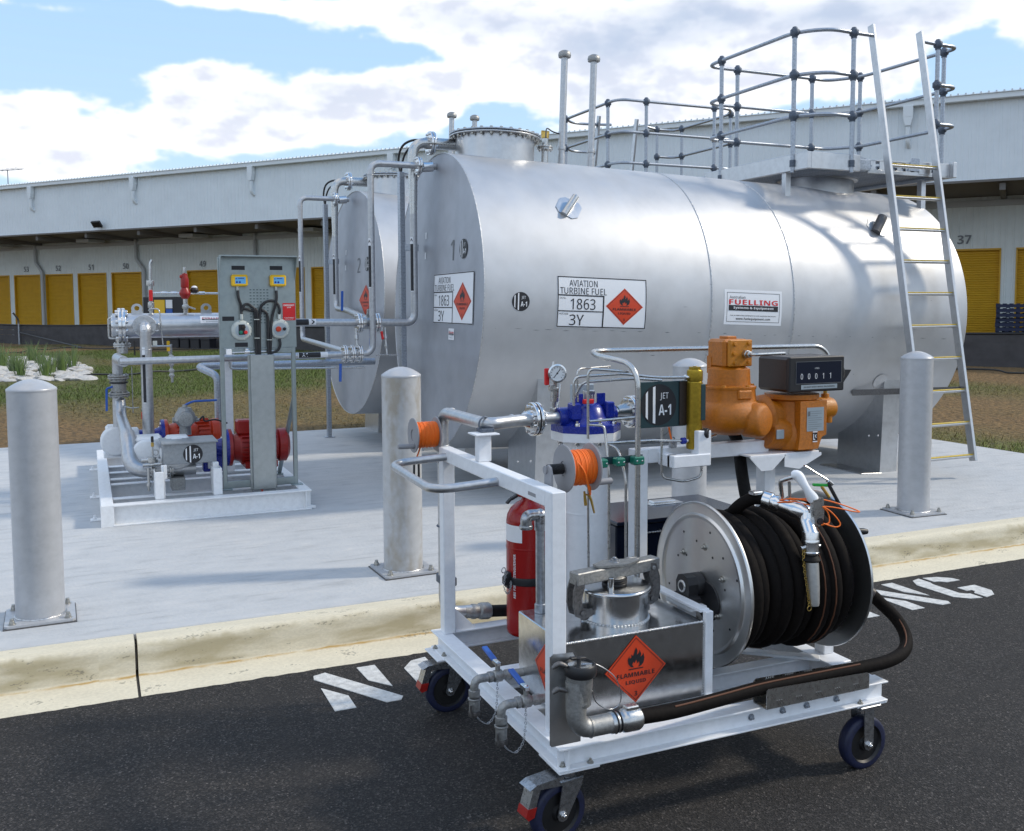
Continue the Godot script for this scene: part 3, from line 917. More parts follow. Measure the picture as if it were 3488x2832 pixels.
func make_warehouse() -> void:
	var o := thing("warehouse", "long white metal warehouse with yellow roller doors under a dark canopy", "building", W(0, -0.1, 6))
	var t0 := -34.0
	var t1 := 62.0
	var m := Mb.new()
	ribbed(m, t0, t1, 5.17, 7.52, 3.0, 0.2, 0.012)
	wbox(m, t0, t1, 5.15, 7.5, 3.04, 3.2)
	part(o, "upper_wall", m, M.cladding)
	m = Mb.new()
	wbox(m, t0, t1, 7.44, 7.64, 2.78, 3.0, 0.01)
	part(o, "gutter", m, M.gutter)
	m = Mb.new()
	# low-pitched roof: its sheet ends show as a row of ribs above the gutter
	var t := t0
	while t < t1:
		m.quad(W(t, 7.60, 2.74), W(t + 0.2, 7.60, 2.74), W(t + 0.2, 9.2, 34), W(t, 9.2, 34), (Vector3.UP * 31 - WN * 1.6).normalized())
		wbox(m, t, t + 0.05, 7.60, 7.665, 2.74, 2.9)
		t += 0.2
	part(o, "roof", m, M.cladding)
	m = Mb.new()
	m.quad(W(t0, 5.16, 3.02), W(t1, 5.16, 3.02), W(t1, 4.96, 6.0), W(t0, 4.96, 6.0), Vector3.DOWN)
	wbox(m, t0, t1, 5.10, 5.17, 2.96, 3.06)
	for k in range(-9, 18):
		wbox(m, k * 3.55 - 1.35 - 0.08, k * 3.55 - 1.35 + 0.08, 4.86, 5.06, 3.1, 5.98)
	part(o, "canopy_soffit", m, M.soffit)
	for k in range(-4, 9):
		m = Mb.new()
		wbox(m, k * 7.1 - 0.4, k * 7.1 + 0.5, 4.80, 4.95, 4.6, 5.6)
		part(o, "soffit_beam", m, M.downpipe)
	var doors := [-12.4, -9.83, -7.26, -4.66, -2.1, 0.455, 5.76, 8.32, 10.88, 13.44, 16.0, 18.6, 21.2, 31.4, 33.97, 36.54, 39.1, 41.68, 44.25, 46.8]
	var numbers := {-7.26: "53", -4.66: "52", -2.1: "51", 0.455: "50", 5.76: "49", 39.1: "37", 8.32: "48", 10.88: "47", 13.44: "46"}
	# wall between and above the doors
	m = Mb.new()
	var edge := t0
	for d in doors:
		ribbed(m, edge, d, -0.1, 3.29, 6.0, 0.2, 0.014)
		edge = d + 2.1
	ribbed(m, edge, t1, -0.1, 3.29, 6.0, 0.2, 0.014)
	ribbed(m, t0, t1, 3.29, 4.98, 6.0, 0.2, 0.014)
	wbox(m, t0, t1, 3.31, 4.97, 6.04, 6.2)
	wbox(m, t0, t0 + 0.2, -0.1, 7.5, 3.2, 34)
	wbox(m, t1 - 0.2, t1, -0.1, 7.5, 3.2, 34)
	wbox(m, t0, t1, -0.1, 7.5, 33.8, 34)
	part(o, "lower_wall", m, M.wall)
	m = Mb.new()
	wbox(m, t0, t1, 4.66, 4.84, 5.9, 5.99)
	part(o, "wall_head_flashing", m, M.downpipe)
	# one roller curtain shared by all doors
	var c := Mb.new()
	var y := 0.0
	while y < 3.28:
		var z := [0.0, 0.018, 0.022, 0.004]
		for i in 3:
			var ya: float = y + 0.075 * [0.0, 0.25, 0.72, 1.0][i]
			var yb: float = y + 0.075 * [0.0, 0.25, 0.72, 1.0][i + 1]
			c.quad(Vector3(0, ya, z[i]), Vector3(2.1, ya, z[i]), Vector3(2.1, yb, z[i + 1]), Vector3(0, yb, z[i + 1]), Vector3(0, z[i] - z[i + 1], yb - ya).normalized())
		y += 0.075
	var curtain := c.mesh()
	for d in doors:
		var f := Mb.new()
		wbox(f, d - 0.03, d + 0.02, -0.1, 3.29, 5.98, 6.16); wbox(f, d + 2.08, d + 2.13, -0.1, 3.29, 5.98, 6.16); wbox(f, d - 0.03, d + 2.13, 3.26, 3.32, 5.98, 6.16)
		var door := part(o, "roller_door", f, M.roller)
		var k := MeshInstance3D.new()
		k.name = "roller_curtain"; k.mesh = curtain; k.material_override = M.roller
		door.add_child(k, true)
		k.transform = Transform3D(Basis(WD, Vector3.UP, -WN), W(d, 0.0, 6.12))
		if numbers.has(d):
			for j in 2:
				var s := Mb.new()
				letters(s, Surf.flat(W(d + 1.05, 3.62, 5.975), WD, Vector3.UP), numbers[d][j], (j - 0.5) * 0.22, 0, 0.28, 0.0, true)
				part(o, "door_number", s, M.inkgrey)
	# rainwater heads on the upper wall, downpipes on the lower
	for r in [-8.5, -1.35, 5.76, 12.84, 20.0, 38.67, 45.8]:
		m = Mb.new()
		wbox(m, r - 0.14, r + 0.14, 7.12, 7.46, 2.76, 2.98, 0.01)
		m.prism(PackedVector2Array([Vector2(-0.14, 0), Vector2(0.14, 0), Vector2(0.07, -0.25), Vector2(-0.07, -0.25)]), W(r, 7.12, 2.96), WD, Vector3.UP, 0.2)
		m.tube(bend([W(r, 6.85, 2.86), W(r, 6.40, 2.86), W(r + 0.02, 6.28, 3.02)], 0.1), 0.075, 8)
		part(o, "rainwater_head", m, M.gutter)
	for r in [-5.3, 2.38, 10.2, 36.0]:
		m = Mb.new()
		m.tube(bend([W(r, 4.95, 5.88), W(r, 3.95, 5.88), W(r + 0.52, 3.42, 5.88), W(r + 0.52, 0.0, 5.88)], 0.15), 0.085, 9)
		part(o, "downpipe", m, M.downpipe)
	m = Mb.new()
	m.obox(W(3.45, 5.42, 2.72), WD, (Vector3.UP - WN * 0.7).normalized(), (Vector3.UP * 0.7 + WN).normalized(), Vector3(0.28, 0.16, 0.06), 0.02)
	m.bar(W(3.45, 5.36, 2.72), W(3.45, 5.3, 3.02), 0.05, 0.05)
	part(o, "floodlight", m, M.black)
	m = Mb.new()
	m.rod(W(-10.3, 7.6, 8), W(-10.3, 9.5, 8), 0.03, 6); m.rod(W(-11.6, 9.5, 8), W(-9.0, 9.42, 8), 0.02, 6)
	for k in 7: m.rod(W(-11.5 + k * 0.38, 9.5, 7.7), W(-11.5 + k * 0.38, 9.5, 8.3), 0.012, 5)
	part(o, "roof_aerial", m, M.inkgrey)

func make_far_things() -> void:
	var f := thing("shade_cloth_fence", "low grey shade cloth fence with black top line before the warehouse", "fence", W(10, -0.12, 0))
	var m := Mb.new()
	var c := Mb.new()
	var top := []
	var t := -26.0
	while t < 46.0:
		var s := 0.05 * pow(sin(PI * fposmod(t + 3.0, 12.0) / 12.0), 2.0)
		top.append(W(t, 0.80 - s, 0.02 * sin(t * 2.0)))
		t += 0.75
	for i in top.size() - 1:
		var a: Vector3 = top[i]
		var b: Vector3 = top[i + 1]
		var nn := -WN
		for k in 4:
			var ya := lerpf(-0.16, a.y, k / 4.0)
			var yb := lerpf(-0.16, a.y, (k + 1) / 4.0)
			m.quad(Vector3(a.x, ya, a.z), Vector3(b.x, ya, b.z), Vector3(b.x, yb + (b.y - a.y) * (k + 1) / 4.0, b.z), Vector3(a.x, yb, a.z), (nn + WD * 0.12 * sin(i * 1.9 + k)).normalized())
	part(f, "cloth", m, M.shade)
	c.tube(top, 0.03, 6)
	part(f, "top_line", c, M.black)
	for p in [[-0.47, -1.2], [1.51, -0.6]]:
		m = Mb.new()
		m.tube(bend([W(p[0], -0.15, p[1] + 0.5), W(p[0], 1.0, p[1] + 0.5), W(p[0] + 0.45, 1.35, p[1] - 0.1)], 0.2), 0.04, 8)
		part(f, "cranked_post", m, M.galv)
	m = Mb.new()
	m.rod(W(1.7, 0.42, -0.2), Vector3(-0.2, -0.05, -42.2), 0.035, 7)
	part(f, "brace", m, M.black)
	m = Mb.new()
	m.rod(Vector3(1.49, -0.1, -35.5), Vector3(1.49, 0.42, -35.5), 0.03, 6)
	part(f, "stake", m, M.black)
	var b := thing("notice_board", "dark notice board with yellow and white notices below door 49", "sign", W(11, 0.7, -0.35))
	m = Mb.new()
	wbox(m, 9.85, 12.3, 0.72, 1.96, -0.40, -0.35, 0.01)
	part(b, "board", m, M.ink)
	m = Mb.new(); wbox(m, 10.5, 11.1, 1.22, 1.84, -0.42, -0.405); part(b, "notice", m, M.yellow, "yellow notice")
	m = Mb.new(); wbox(m, 11.16, 11.52, 1.50, 1.84, -0.42, -0.405); part(b, "notice", m, M.paperwhite, "white notice")
	m = Mb.new(); wbox(m, 11.16, 11.52, 1.14, 1.47, -0.42, -0.405); part(b, "notice", m, M.bluehandle, "blue notice")
	m = Mb.new(); wbox(m, 9.95, 10.05, -0.1, 0.75, -0.36, -0.30); part(b, "leg", m, M.ink)
	m = Mb.new(); wbox(m, 12.1, 12.2, -0.1, 0.75, -0.36, -0.30); part(b, "leg", m, M.ink)
	var kinds := ["leftmost", "second from left", "third from left", "rightmost"]
	for i in 4:
		var x := 11.5 + i * 0.56
		var g := thing("black_tub", "small black tub before the shade cloth, %s of four" % kinds[i], "tub", W(x + 0.25, -0.12, -0.4), "black tubs along the fence")
		m = Mb.new()
		wbox(m, x, x + 0.48, -0.12, 0.27, -0.6, -0.2, 0.03)
		wbox(m, x - 0.015, x + 0.495, 0.25, 0.30, -0.615, -0.185, 0.01)
		part(g, "body", m, M.ink)
	# blue pallets piled before door 36
	var p0 := thing("pallet", "", "pallet", Vector3.ZERO, "blue pallets piled before the yellow door")
	m = Mb.new()
	for k in 7: m.box(-0.58 + k * 0.18, 0.115, -0.5, -0.58 + k * 0.18 + 0.10, 0.137, 0.5, 0.003)
	part(p0, "top_boards", m, M.pallet)
	m = Mb.new()
	for k in 3: m.box(-0.58, 0.022, -0.5 + k * 0.44, 0.6, 0.113, -0.38 + k * 0.44, 0.003)
	part(p0, "bearers", m, M.pallet)
	m = Mb.new()
	for k in 5: m.box(-0.58 + k * 0.27, 0.0, -0.5, -0.58 + k * 0.27 + 0.1, 0.02, 0.5, 0.003)
	part(p0, "bottom_boards", m, M.pallet)
	var rows := ["lowest", "second from the bottom", "third from the bottom", "fourth from the bottom", "fifth from the bottom", "sixth from the bottom", "seventh from the bottom", "eighth from the bottom", "topmost but two", "topmost but one", "topmost"]
	var turn := atan2(-WD.z, WD.x)
	for s in 2:
		for k in 11:
			var q := p0
			var lab: String = "dark blue pallet, %s of the %s pile before the yellow door" % [rows[k], ["left", "right"][s]]
			var at := W(41.75 + s * 1.35, 0.0 + k * 0.142, 4.2 + 0.05 * sin(k * 2.0 + s))
			if s + k > 0: q = copy(p0, "pallet", at, lab, turn + 0.03 * sin(k * 5.0))
			else:
				p0.position = at; p0.rotation.y = turn; p0.set_meta("label", lab)

# ---------------------------------------------------------------- bollards
func make_bollards() -> void:
	var spots := [[-0.265, -5.453, "steel bollard nearest the left edge of the picture, its four bolts in view"], [1.705, -5.515, "steel bollard with brown rust stains below its top, behind the cart's handle"], [3.72, -5.47, "steel bollard standing behind the orange flow meter, its foot hidden"], [5.745, -5.445, "clean steel bollard in front of the yellow runged ladder"]]
	for i in 4:
		var o := thing("bollard", spots[i][2], "bollard", Vector3.ZERO, "bollards along the kerb")
		var m := Mb.new()
		var prof := [Vector2(0.1165, 0.012), Vector2(0.1165, 1.172)]
		m.X = Transform3D(Basis(), Vector3(0, 0, 0))
		var sides := 40
		for k in sides:
			var a := TAU * k / sides
			var b := TAU * (k + 1) / sides
			var da := Vector3(cos(a), 0, sin(a))
			var db := Vector3(cos(b), 0, sin(b))
			var ua := float(k) / sides
			var ub := float(k + 1) / sides
			m.tri(da * 0.1165 + Vector3.UP * 0.01, db * 0.1165 + Vector3.UP * 0.01, db * 0.1165 + Vector3.UP * 1.176, da, db, db, Vector2(ua, 1), Vector2(ub, 1), Vector2(ub, 0))
			m.tri(da * 0.1165 + Vector3.UP * 0.01, db * 0.1165 + Vector3.UP * 1.176, da * 0.1165 + Vector3.UP * 1.176, da, db, da, Vector2(ua, 1), Vector2(ub, 0), Vector2(ua, 0))
		part(o, "post", m, M.bollardstained if i == 1 else M.bollard)
		m = Mb.new()
		var dome := [Vector2(0.1175, 1.172), Vector2(0.119, 1.180), Vector2(0.116, 1.187)]
		for k in range(1, 7):
			var r := 0.116 * (1.0 - k / 6.0)
			dome.append(Vector2(r, 1.187 + 0.046 * (1.0 - pow(r / 0.116, 2.0))))
		m.lathe(dome, Vector3.ZERO, Vector3.UP, 40)
		part(o, "cap", m, M.bollard)
		m = Mb.new()
		m.prism(PackedVector2Array([Vector2(-0.163, 0.148), Vector2(-0.148, 0.163), Vector2(0.148, 0.163), Vector2(0.163, 0.148), Vector2(0.163, -0.148), Vector2(0.148, -0.163), Vector2(-0.148, -0.163), Vector2(-0.163, -0.148)]), Vector3(0, 0.006, 0), Vector3.RIGHT, Vector3.FORWARD, 0.012)
		part(o, "base_plate", m, M.bollard)
		m = Mb.new()
		m.prism(PackedVector2Array([Vector2(-0.168, -0.168), Vector2(0.168, -0.168), Vector2(0.168, 0.168), Vector2(-0.168, 0.168)]), Vector3(0, 0.0005, 0), Vector3.RIGHT, Vector3.FORWARD, 0.0055)
		part(o, "grout_bed", m, M.castdark)
		m = Mb.new()
		m.torus(Vector3(0, 0.020, 0), Vector3.UP, 0.119, 0.006, 40, 6)
		part(o, "weld_bead", m, M.weld)
		for e in [[-1, -1], [1, -1], [1, 1], [-1, 1]]:
			m = Mb.new()
			var p := Vector3(e[0] * 0.128, 0.018, e[1] * 0.128)
			m.cyl(p, p + Vector3.UP * 0.004, 0.019, 14)
			m.hexnut(p + Vector3.UP * 0.004, Vector3.UP, 0.0145, 0.014)
			m.hexnut(p + Vector3.UP * 0.018, Vector3.UP, 0.0105, 0.012)
			part(o, "anchor_bolt", m, M.bolt)
		o.position = Vector3(spots[i][0], 0, spots[i][1])
		o.rotation.y = [0.03, 0.04, 0.0, -0.05][i]

# ---------------------------------------------------------------- print used on several things
func jet_disc(parent: Node3D, s: Surf, u: float, v: float, r: float, wide := 1.0) -> void:
	var b := Mb.new()
	var p := disc(0, 0, r)
	for i in p.size(): p[i] = Vector2(u + p[i].x * wide, v + p[i].y)
	fill(b, s, p, 0.0015)
	var o := part(parent, "fuel_grade_sticker", b, M.ink)
	var w := Mb.new()
	for e in [[-0.74, -0.62], [-0.34, -0.20]]:
		var q := Geometry2D.intersect_polygons(rect(e[0] * r, -r, e[1] * r, r), disc(0, 0, r * 0.93))
		for poly in q:
			for i in poly.size(): poly[i] = Vector2(u + poly[i].x * wide, v + poly[i].y)
			fill(w, s, poly, 0.0028)
	letters(w, s, "JET", u + 0.30 * r * wide, v + 0.40 * r, 0.36 * r, 0.0028, false, 0.85 * wide)
	letters(w, s, "A-1", u + 0.34 * r * wide, v - 0.25 * r, 0.52 * r, 0.0028, true, 0.72 * wide)
	part(o, "lettering", w, M.paperwhite)

# class 3 flammable liquid diamond, half diagonals hu and hv
func hazard_diamond(parent: Node3D, s: Surf, u: float, v: float, hu: float, hv: float) -> void:
	var b := Mb.new()
	fill(b, s, PackedVector2Array([Vector2(u, v - hv), Vector2(u + hu, v), Vector2(u, v + hv), Vector2(u - hu, v)]), 0.0022)
	var o := part(parent, "hazard_diamond", b, M.hazard)
	var k := Mb.new()
	for i in 4:
		var c := [Vector2(0, -1), Vector2(1, 0), Vector2(0, 1), Vector2(-1, 0)]
		var a: Vector2 = c[i]
		var d: Vector2 = c[(i + 1) % 4]
		var q := PackedVector2Array()
		for e in [a * 0.93, d * 0.93, d * 0.905, a * 0.905]: q.append(Vector2(u + e.x * hu, v + e.y * hv))
		fill(k, s, q, 0.0032)
	# flame over a line
	var fl := [[0.0, 0.66], [0.05, 0.56], [0.03, 0.44], [0.10, 0.50], [0.11, 0.58], [0.17, 0.45], [0.15, 0.36], [0.22, 0.41], [0.24, 0.48], [0.28, 0.32], [0.25, 0.18], [0.17, 0.10], [0.08, 0.08], [0.12, 0.16], [0.10, 0.24], [0.05, 0.18], [0.01, 0.30], [-0.05, 0.20], [-0.09, 0.25], [-0.12, 0.16], [-0.07, 0.08], [-0.17, 0.10], [-0.25, 0.20], [-0.27, 0.33], [-0.22, 0.44], [-0.21, 0.36], [-0.15, 0.38], [-0.16, 0.48], [-0.10, 0.42], [-0.06, 0.50], [-0.04, 0.58]]
	var q := PackedVector2Array()
	for e in fl: q.append(Vector2(u + e[0] * hu, v + (e[1] - 0.02) * hv))
	fill(k, s, q, 0.0032)
	fill(k, s, rect(u - 0.24 * hu, v + 0.0 * hv, u + 0.24 * hu, v + 0.03 * hv), 0.0032)
	letters(k, s, "FLAMMABLE", u, v - 0.15 * hv, 0.13 * hv, 0.0032, true, 1.0, 1.24 * hu)
	letters(k, s, "LIQUID", u, v - 0.38 * hv, 0.13 * hv, 0.0032, true, 1.0, 0.66 * hu)
	letters(k, s, "3", u, v - 0.72 * hv, 0.14 * hv, 0.0032, true, hu / hv)
	part(o, "symbol_and_words", k, M.ink)

# AVIATION TURBINE FUEL placard, centred at (u, v), w by h
func fuel_placard(parent: Node3D, s: Surf, u: float, v: float, w: float, h: float) -> void:
	var b := Mb.new()
	fill(b, s, rect(u - w / 2, v - h / 2, u + w / 2, v + h / 2), 0.0012)
	var o := part(parent, "fuel_placard", b, M.paperwhite)
	var k := Mb.new()
	var X := func(x: float) -> float: return u + (x - 0.5) * w
	var Y := func(y: float) -> float: return v + (0.5 - y) * h
	frame_lines(k, s, u - w / 2 + 0.002, v - h / 2 + 0.002, u + w / 2 - 0.002, v + h / 2 - 0.002, 0.008, 0.0025)
	fill(k, s, rect(X.call(0.01), Y.call(0.385), X.call(0.515), Y.call(0.36)), 0.0025)
	fill(k, s, rect(X.call(0.500), Y.call(0.985), X.call(0.515), Y.call(0.386)), 0.0025)
	fill(k, s, rect(X.call(0.01), Y.call(0.69), X.call(0.500), Y.call(0.67)), 0.0025)
	letters(k, s, "AVIATION", X.call(0.285), Y.call(0.135), 0.125 * h, 0.0025, false, 1.0, 0.31 * w)
	letters(k, s, "TURBINE FUEL", X.call(0.285), Y.call(0.285), 0.125 * h, 0.0025, false, 1.0, 0.515 * w)
	letters(k, s, "1863", X.call(0.28), Y.call(0.54), 0.21 * h, 0.0025, false, 1.0, 0.275 * w)
	letters(k, s, "3Y", X.call(0.215), Y.call(0.85), 0.21 * h, 0.0025, false, 1.0, 0.16 * w)
	letters(k, s, "UN No.", X.call(0.06), Y.call(0.43), 0.033 * h, 0.0025, false, 1.0, 0.07 * w)
	letters(k, s, "HAZCHEM", X.call(0.07), Y.call(0.735), 0.033 * h, 0.0025, false, 1.0, 0.10 * w)
	part(o, "lettering", k, M.ink)
	hazard_diamond(o, s, X.call(0.745), Y.call(0.56), 0.212 * w, 0.365 * h)

func maker_sign(parent: Node3D, s: Surf, u: float, v: float, w: float, h: float, fine := true) -> void:
	var b := Mb.new()
	fill(b, s, rect(u - w / 2, v - h / 2, u + w / 2, v + h / 2), 0.0012)
	var o := part(parent, "maker_sign", b, M.paperwhite)
	var k := Mb.new()
	if fine: frame_lines(k, s, u - w * 0.46, v - h * 0.42, u + w * 0.46, v + h * 0.42, w * 0.006, 0.0025)
	fill(k, s, rect(u - 0.43 * w, v - 0.10 * h, u + 0.43 * w, v + 0.055 * h), 0.0025)
	letters(k, s, "Australian", u - 0.28 * w, v + 0.285 * h, 0.085 * h, 0.0025, false, 1.0, 0.27 * w)
	letters(k, s, "FUEL & LUBRICATION EQUIPMENT & FLUID HANDLING SPECIALISTS", u, v - 0.24 * h, 0.032 * h, 0.0025, true, 1.0, 0.80 * w)
	letters(k, s, "www.fuelequipment.com", u, v - 0.335 * h, 0.085 * h, 0.0025, true, 1.0, 0.60 * w)
	part(o, "black_print", k, M.ink)
	k = Mb.new()
	letters(k, s, "FUELLING", u, v + 0.145 * h, 0.145 * h, 0.0027, true, 1.0, 0.85 * w)
	part(o, "red_print", k, M.signred)
	k = Mb.new()
	letters(k, s, "Systems & Equipment", u, v - 0.022 * h, 0.085 * h, 0.0038, true, 1.0, 0.70 * w)
	part(o, "white_print", k, M.paperwhite)

# a flange pair at p, facing along d, with its bolts
func flange(m: Mb, p: Vector3, d: Vector3, r: float, t := 0.018, bolts := 8) -> void:
	d = d.normalized()
	m.cyl(p - d * (t + 0.003), p - d * 0.002, r, 28, 0.003)
	m.cyl(p + d * 0.002, p + d * (t + 0.003), r, 28, 0.003)
	m.cyl(p - d * 0.002, p + d * 0.002, r * 0.86, 24, 0.0)
	var u := d.cross(Vector3.UP)
	if u.length() < 0.1: u = d.cross(Vector3.RIGHT)
	u = u.normalized()
	var w := d.cross(u)
	for k in bolts:
		var a := TAU * (k + 0.5) / bolts
		var q := p + (u * cos(a) + w * sin(a)) * r * 0.80
		m.hexnut(q + d * (t + 0.003), d, r * 0.10, r * 0.13)
		m.hexnut(q - d * (t + 0.003), -d, r * 0.10, r * 0.13)

# ---------------------------------------------------------------- the two storage tanks; local x along the axis, z to the front
const TR := 1.296
const TL := 4.9
const TC := 1.6

func make_tank(at: Vector3, yaw: float, pitch: float, second: bool) -> void:
	var o := thing("storage_tank", "far aluminium fuel tank numbered 2, half hidden behind tank 1" if second else "near aluminium fuel tank numbered 1 with aviation turbine fuel placards", "fuel tank", Vector3.ZERO, "aluminium fuel tanks on the slab")
	var C := Vector3(0, TC, 0)
	var m := Mb.new()
	var prof := []
	for x in [0.0, 0.012, 1.0, 2.035, 2.043, 2.051, 2.88, 2.888, 2.896, 4.0, 4.888, 4.9]:
		prof.append(Vector2(TR - (0.002 if x in [2.043, 2.888] else 0.0) - (0.004 if x in [0.0, 4.9] else 0.0), x))
	m.lathe(prof, C, Vector3.RIGHT, 160)
	part(o, "shell", m, M.tank)
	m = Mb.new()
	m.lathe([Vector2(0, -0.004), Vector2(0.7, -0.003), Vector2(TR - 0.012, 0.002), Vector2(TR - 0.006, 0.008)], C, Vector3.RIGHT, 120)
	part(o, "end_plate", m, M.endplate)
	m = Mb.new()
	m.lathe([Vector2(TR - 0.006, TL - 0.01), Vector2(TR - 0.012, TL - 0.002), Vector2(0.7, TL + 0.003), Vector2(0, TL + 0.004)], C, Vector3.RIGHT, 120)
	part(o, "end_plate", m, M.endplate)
	for x in [2.043, 2.888]:
		m = Mb.new()
		m.torus(C + Vector3(x, 0, 0), Vector3.RIGHT, TR + 0.0005, 0.006, 160, 6)
		part(o, "weld_seam", m, M.weld)
	m = Mb.new()
	m.torus(C + Vector3(0.003, 0, 0), Vector3.RIGHT, TR - 0.004, 0.005, 160, 6)
	part(o, "weld_seam", m, M.weld)
	var top := TC + TR
	# filling manway at the near end, its bolted lid, and the manway under the platform
	m = Mb.new()
	var mc := Vector3(0.54, 0, 0)
	m.lathe([Vector2(0.355, TC + 1.2), Vector2(0.355, top + 0.178)], mc, Vector3.UP, 48)
	var neck := part(o, "manway", m, M.alu)
	m = Mb.new()
	m.cyl(mc + Vector3(0, top + 0.178, 0), mc + Vector3(0, top + 0.192, 0), 0.408, 48, 0.003)
	part(neck, "lower_flange", m, M.alu)
	m = Mb.new()
	m.cyl(mc + Vector3(0, top + 0.193, 0), mc + Vector3(0, top + 0.197, 0), 0.404, 48, 0.0)
	part(neck, "gasket", m, M.ink)
	m = Mb.new()
	m.cyl(mc + Vector3(0, top + 0.198, 0), mc + Vector3(0, top + 0.212, 0), 0.410, 48, 0.003)
	part(neck, "lid", m, M.galv)
	m = Mb.new()
	for k in 28:
		var a := TAU * k / 28
		var p := mc + Vector3(cos(a) * 0.384, top, sin(a) * 0.384)
		m.hexnut(p + Vector3.UP * 0.212, Vector3.UP, 0.014, 0.014); m.hexnut(p + Vector3.UP * 0.178, Vector3.DOWN, 0.014, 0.022)
	part(neck, "lid_bolts", m, M.bolt)
	m = Mb.new()
	var m2 := Vector3(4.02, 0, 0.12)
	m.lathe([Vector2(0.36, TC + 1.15), Vector2(0.36, top + 0.06), Vector2(0.40, top + 0.065), Vector2(0.40, top + 0.09), Vector2(0, top + 0.09)], m2, Vector3.UP, 40)
	part(o, "manway", m, M.alu)
	# breather pipes
	for x in [1.2, 1.5]:
		m = Mb.new()
		m.rod(Vector3(x, TC + 1.25, 0), Vector3(x, TC + 2.29, 0), 0.031, 16)
		m.cyl(Vector3(x, TC + 1.44, 0), Vector3(x, TC + 1.475, 0), 0.039, 16)
		m.cyl(Vector3(x, TC + 1.28, 0), Vector3(x, TC + 1.40, 0), 0.036, 16)
		var v := part(o, "breather_pipe", m, M.pipe)
		m = Mb.new()
		m.lathe([Vector2(0.03, 2.275), Vector2(0.056, 2.28), Vector2(0.06, 2.30), Vector2(0.055, 2.325), Vector2(0.03, 2.342), Vector2(0, 2.346)], Vector3(x, TC, 0), Vector3.UP, 20)
		part(v, "cap", m, M.cast)
	# dip fitting beside the manway
	m = Mb.new()
	m.cyl(Vector3(1.03, TC + 1.27, 0), Vector3(1.03, TC + 1.43, 0), 0.034, 16)
	flange(m, Vector3(1.03, TC + 1.44, 0), Vector3.UP, 0.075, 0.014, 6)
	m.cyl(Vector3(1.03, TC + 1.46, 0), Vector3(1.03, TC + 1.53, 0), 0.03, 14)
	var dip := part(o, "dip_fitting", m, M.steel)
	m = Mb.new()
	m.cyl(Vector3(1.03, TC + 1.53, 0), Vector3(1.03, TC + 1.575, 0), 0.036, 12); m.box(0.99, TC + 1.56, -0.01, 1.07, TC + 1.60, 0.01, 0.004)
	part(dip, "brass_cap", m, M.brass)
	m = Mb.new()
	m.tube(smooth([Vector3(0.95, TC + 1.50, 0.2), Vector3(1.0, TC + 1.60, 0.1), Vector3(1.1, TC + 1.60, 0.0), Vector3(1.17, TC + 1.585, 0)], 6), 0.006, 6)
	part(dip, "bonding_cable", m, M.black)
	# lifting lugs on rounded pads
	for e in [[0.81, 52.5, 28.0], [4.03, 50.0, 20.0]]:
		var s := Surf.round(C, Vector3.RIGHT, Vector3.UP, Vector3.BACK, TR, deg_to_rad(e[1]))
		m = Mb.new()
		var pad := PackedVector2Array()
		for q in [[-0.10, -0.06], [-0.06, -0.10], [0.06, -0.10], [0.10, -0.06], [0.10, 0.06], [0.06, 0.10], [-0.06, 0.10], [-0.10, 0.06]]:
			var pp := Vector2(q[0], q[1]).rotated(deg_to_rad(45.0 + e[2] * 0.5))
			pad.append(Vector2(e[0], 0) + pp)
		fill(m, s, pad, 0.006)
		for i in pad.size():
			var a := pad[i]
			var b := pad[(i + 1) % pad.size()]
			var nn := (s.ux * (b - a).y - s.ux.cross(s.nor(a.y)) * 0.0 + Vector3.UP * 0.1).normalized()
			m.quad(s.at(a.x, a.y, -0.002), s.at(b.x, b.y, -0.002), s.at(b.x, b.y, 0.006), s.at(a.x, a.y, 0.006), nn)
		var pad_part := part(o, "lifting_lug", m, M.alu)
		m = Mb.new()
		var n := s.nor(0.0)
		var t := n.cross(Vector3.RIGHT)
		var dirv := (Vector3.RIGHT * 0.6 - t * 0.75).normalized()
		if dirv.y < 0.0: dirv = (Vector3.RIGHT * 0.6 + t * 0.75).normalized()
		var c0 := s.at(e[0], 0.0, 0.0)
		m.tube([c0 - dirv * 0.105 + n * 0.004, c0 - dirv * 0.02 + n * 0.035, c0 + dirv * 0.09 + n * 0.062], 0.030 if e[0] < 2.0 else 0.045, 16)
		part(pad_part, "lug_pipe", m, M.steel if e[0] < 2.0 else M.castdark)
		m = Mb.new()
		m.cyl(c0 + dirv * 0.0895 + n * 0.0619, c0 + dirv * 0.0915 + n * 0.0626, 0.022, 14, 0.0)
		part(pad_part, "lug_bore", m, M.ink)
	# feet: boxes whose tops are cut to the shell
	for x in [0.33, 3.87]:
		for sg in [1.0, -1.0]:
			m = Mb.new()
			var poly := PackedVector2Array()
			var zo := 1.15
			var zi := 0.56
			var foot: float = TC - at.y - (0.0 if x < 1.0 else -x * tan(-pitch))
			poly.append(Vector2(zi, foot)); poly.append(Vector2(zo, foot))
			for k in 9:
				var z := lerpf(zo, zi, k / 8.0)
				poly.append(Vector2(z, TC - sqrt(TR * TR - z * z) + 0.004))
			if sg < 0:
				for i in poly.size(): poly[i].x = -poly[i].x
			m.prism(poly, Vector3(x + 0.2, 0, 0), Vector3.BACK, Vector3.UP, -0.2)
			for q in [0.045, 0.155]:
				m.cyl(Vector3(x + q, foot + 0.36, zo * sg), Vector3(x + q, foot + 0.36, (zo + 0.006) * sg), 0.009, 10)
			m.box(x - 0.02, foot, zi * sg, x + 0.22, foot + 0.008, (zo + 0.006) * sg, 0.002)
			part(o, "foot", m, M.alu)
	# oval reinforcing pad and chain eye low on the front side
	m = Mb.new()
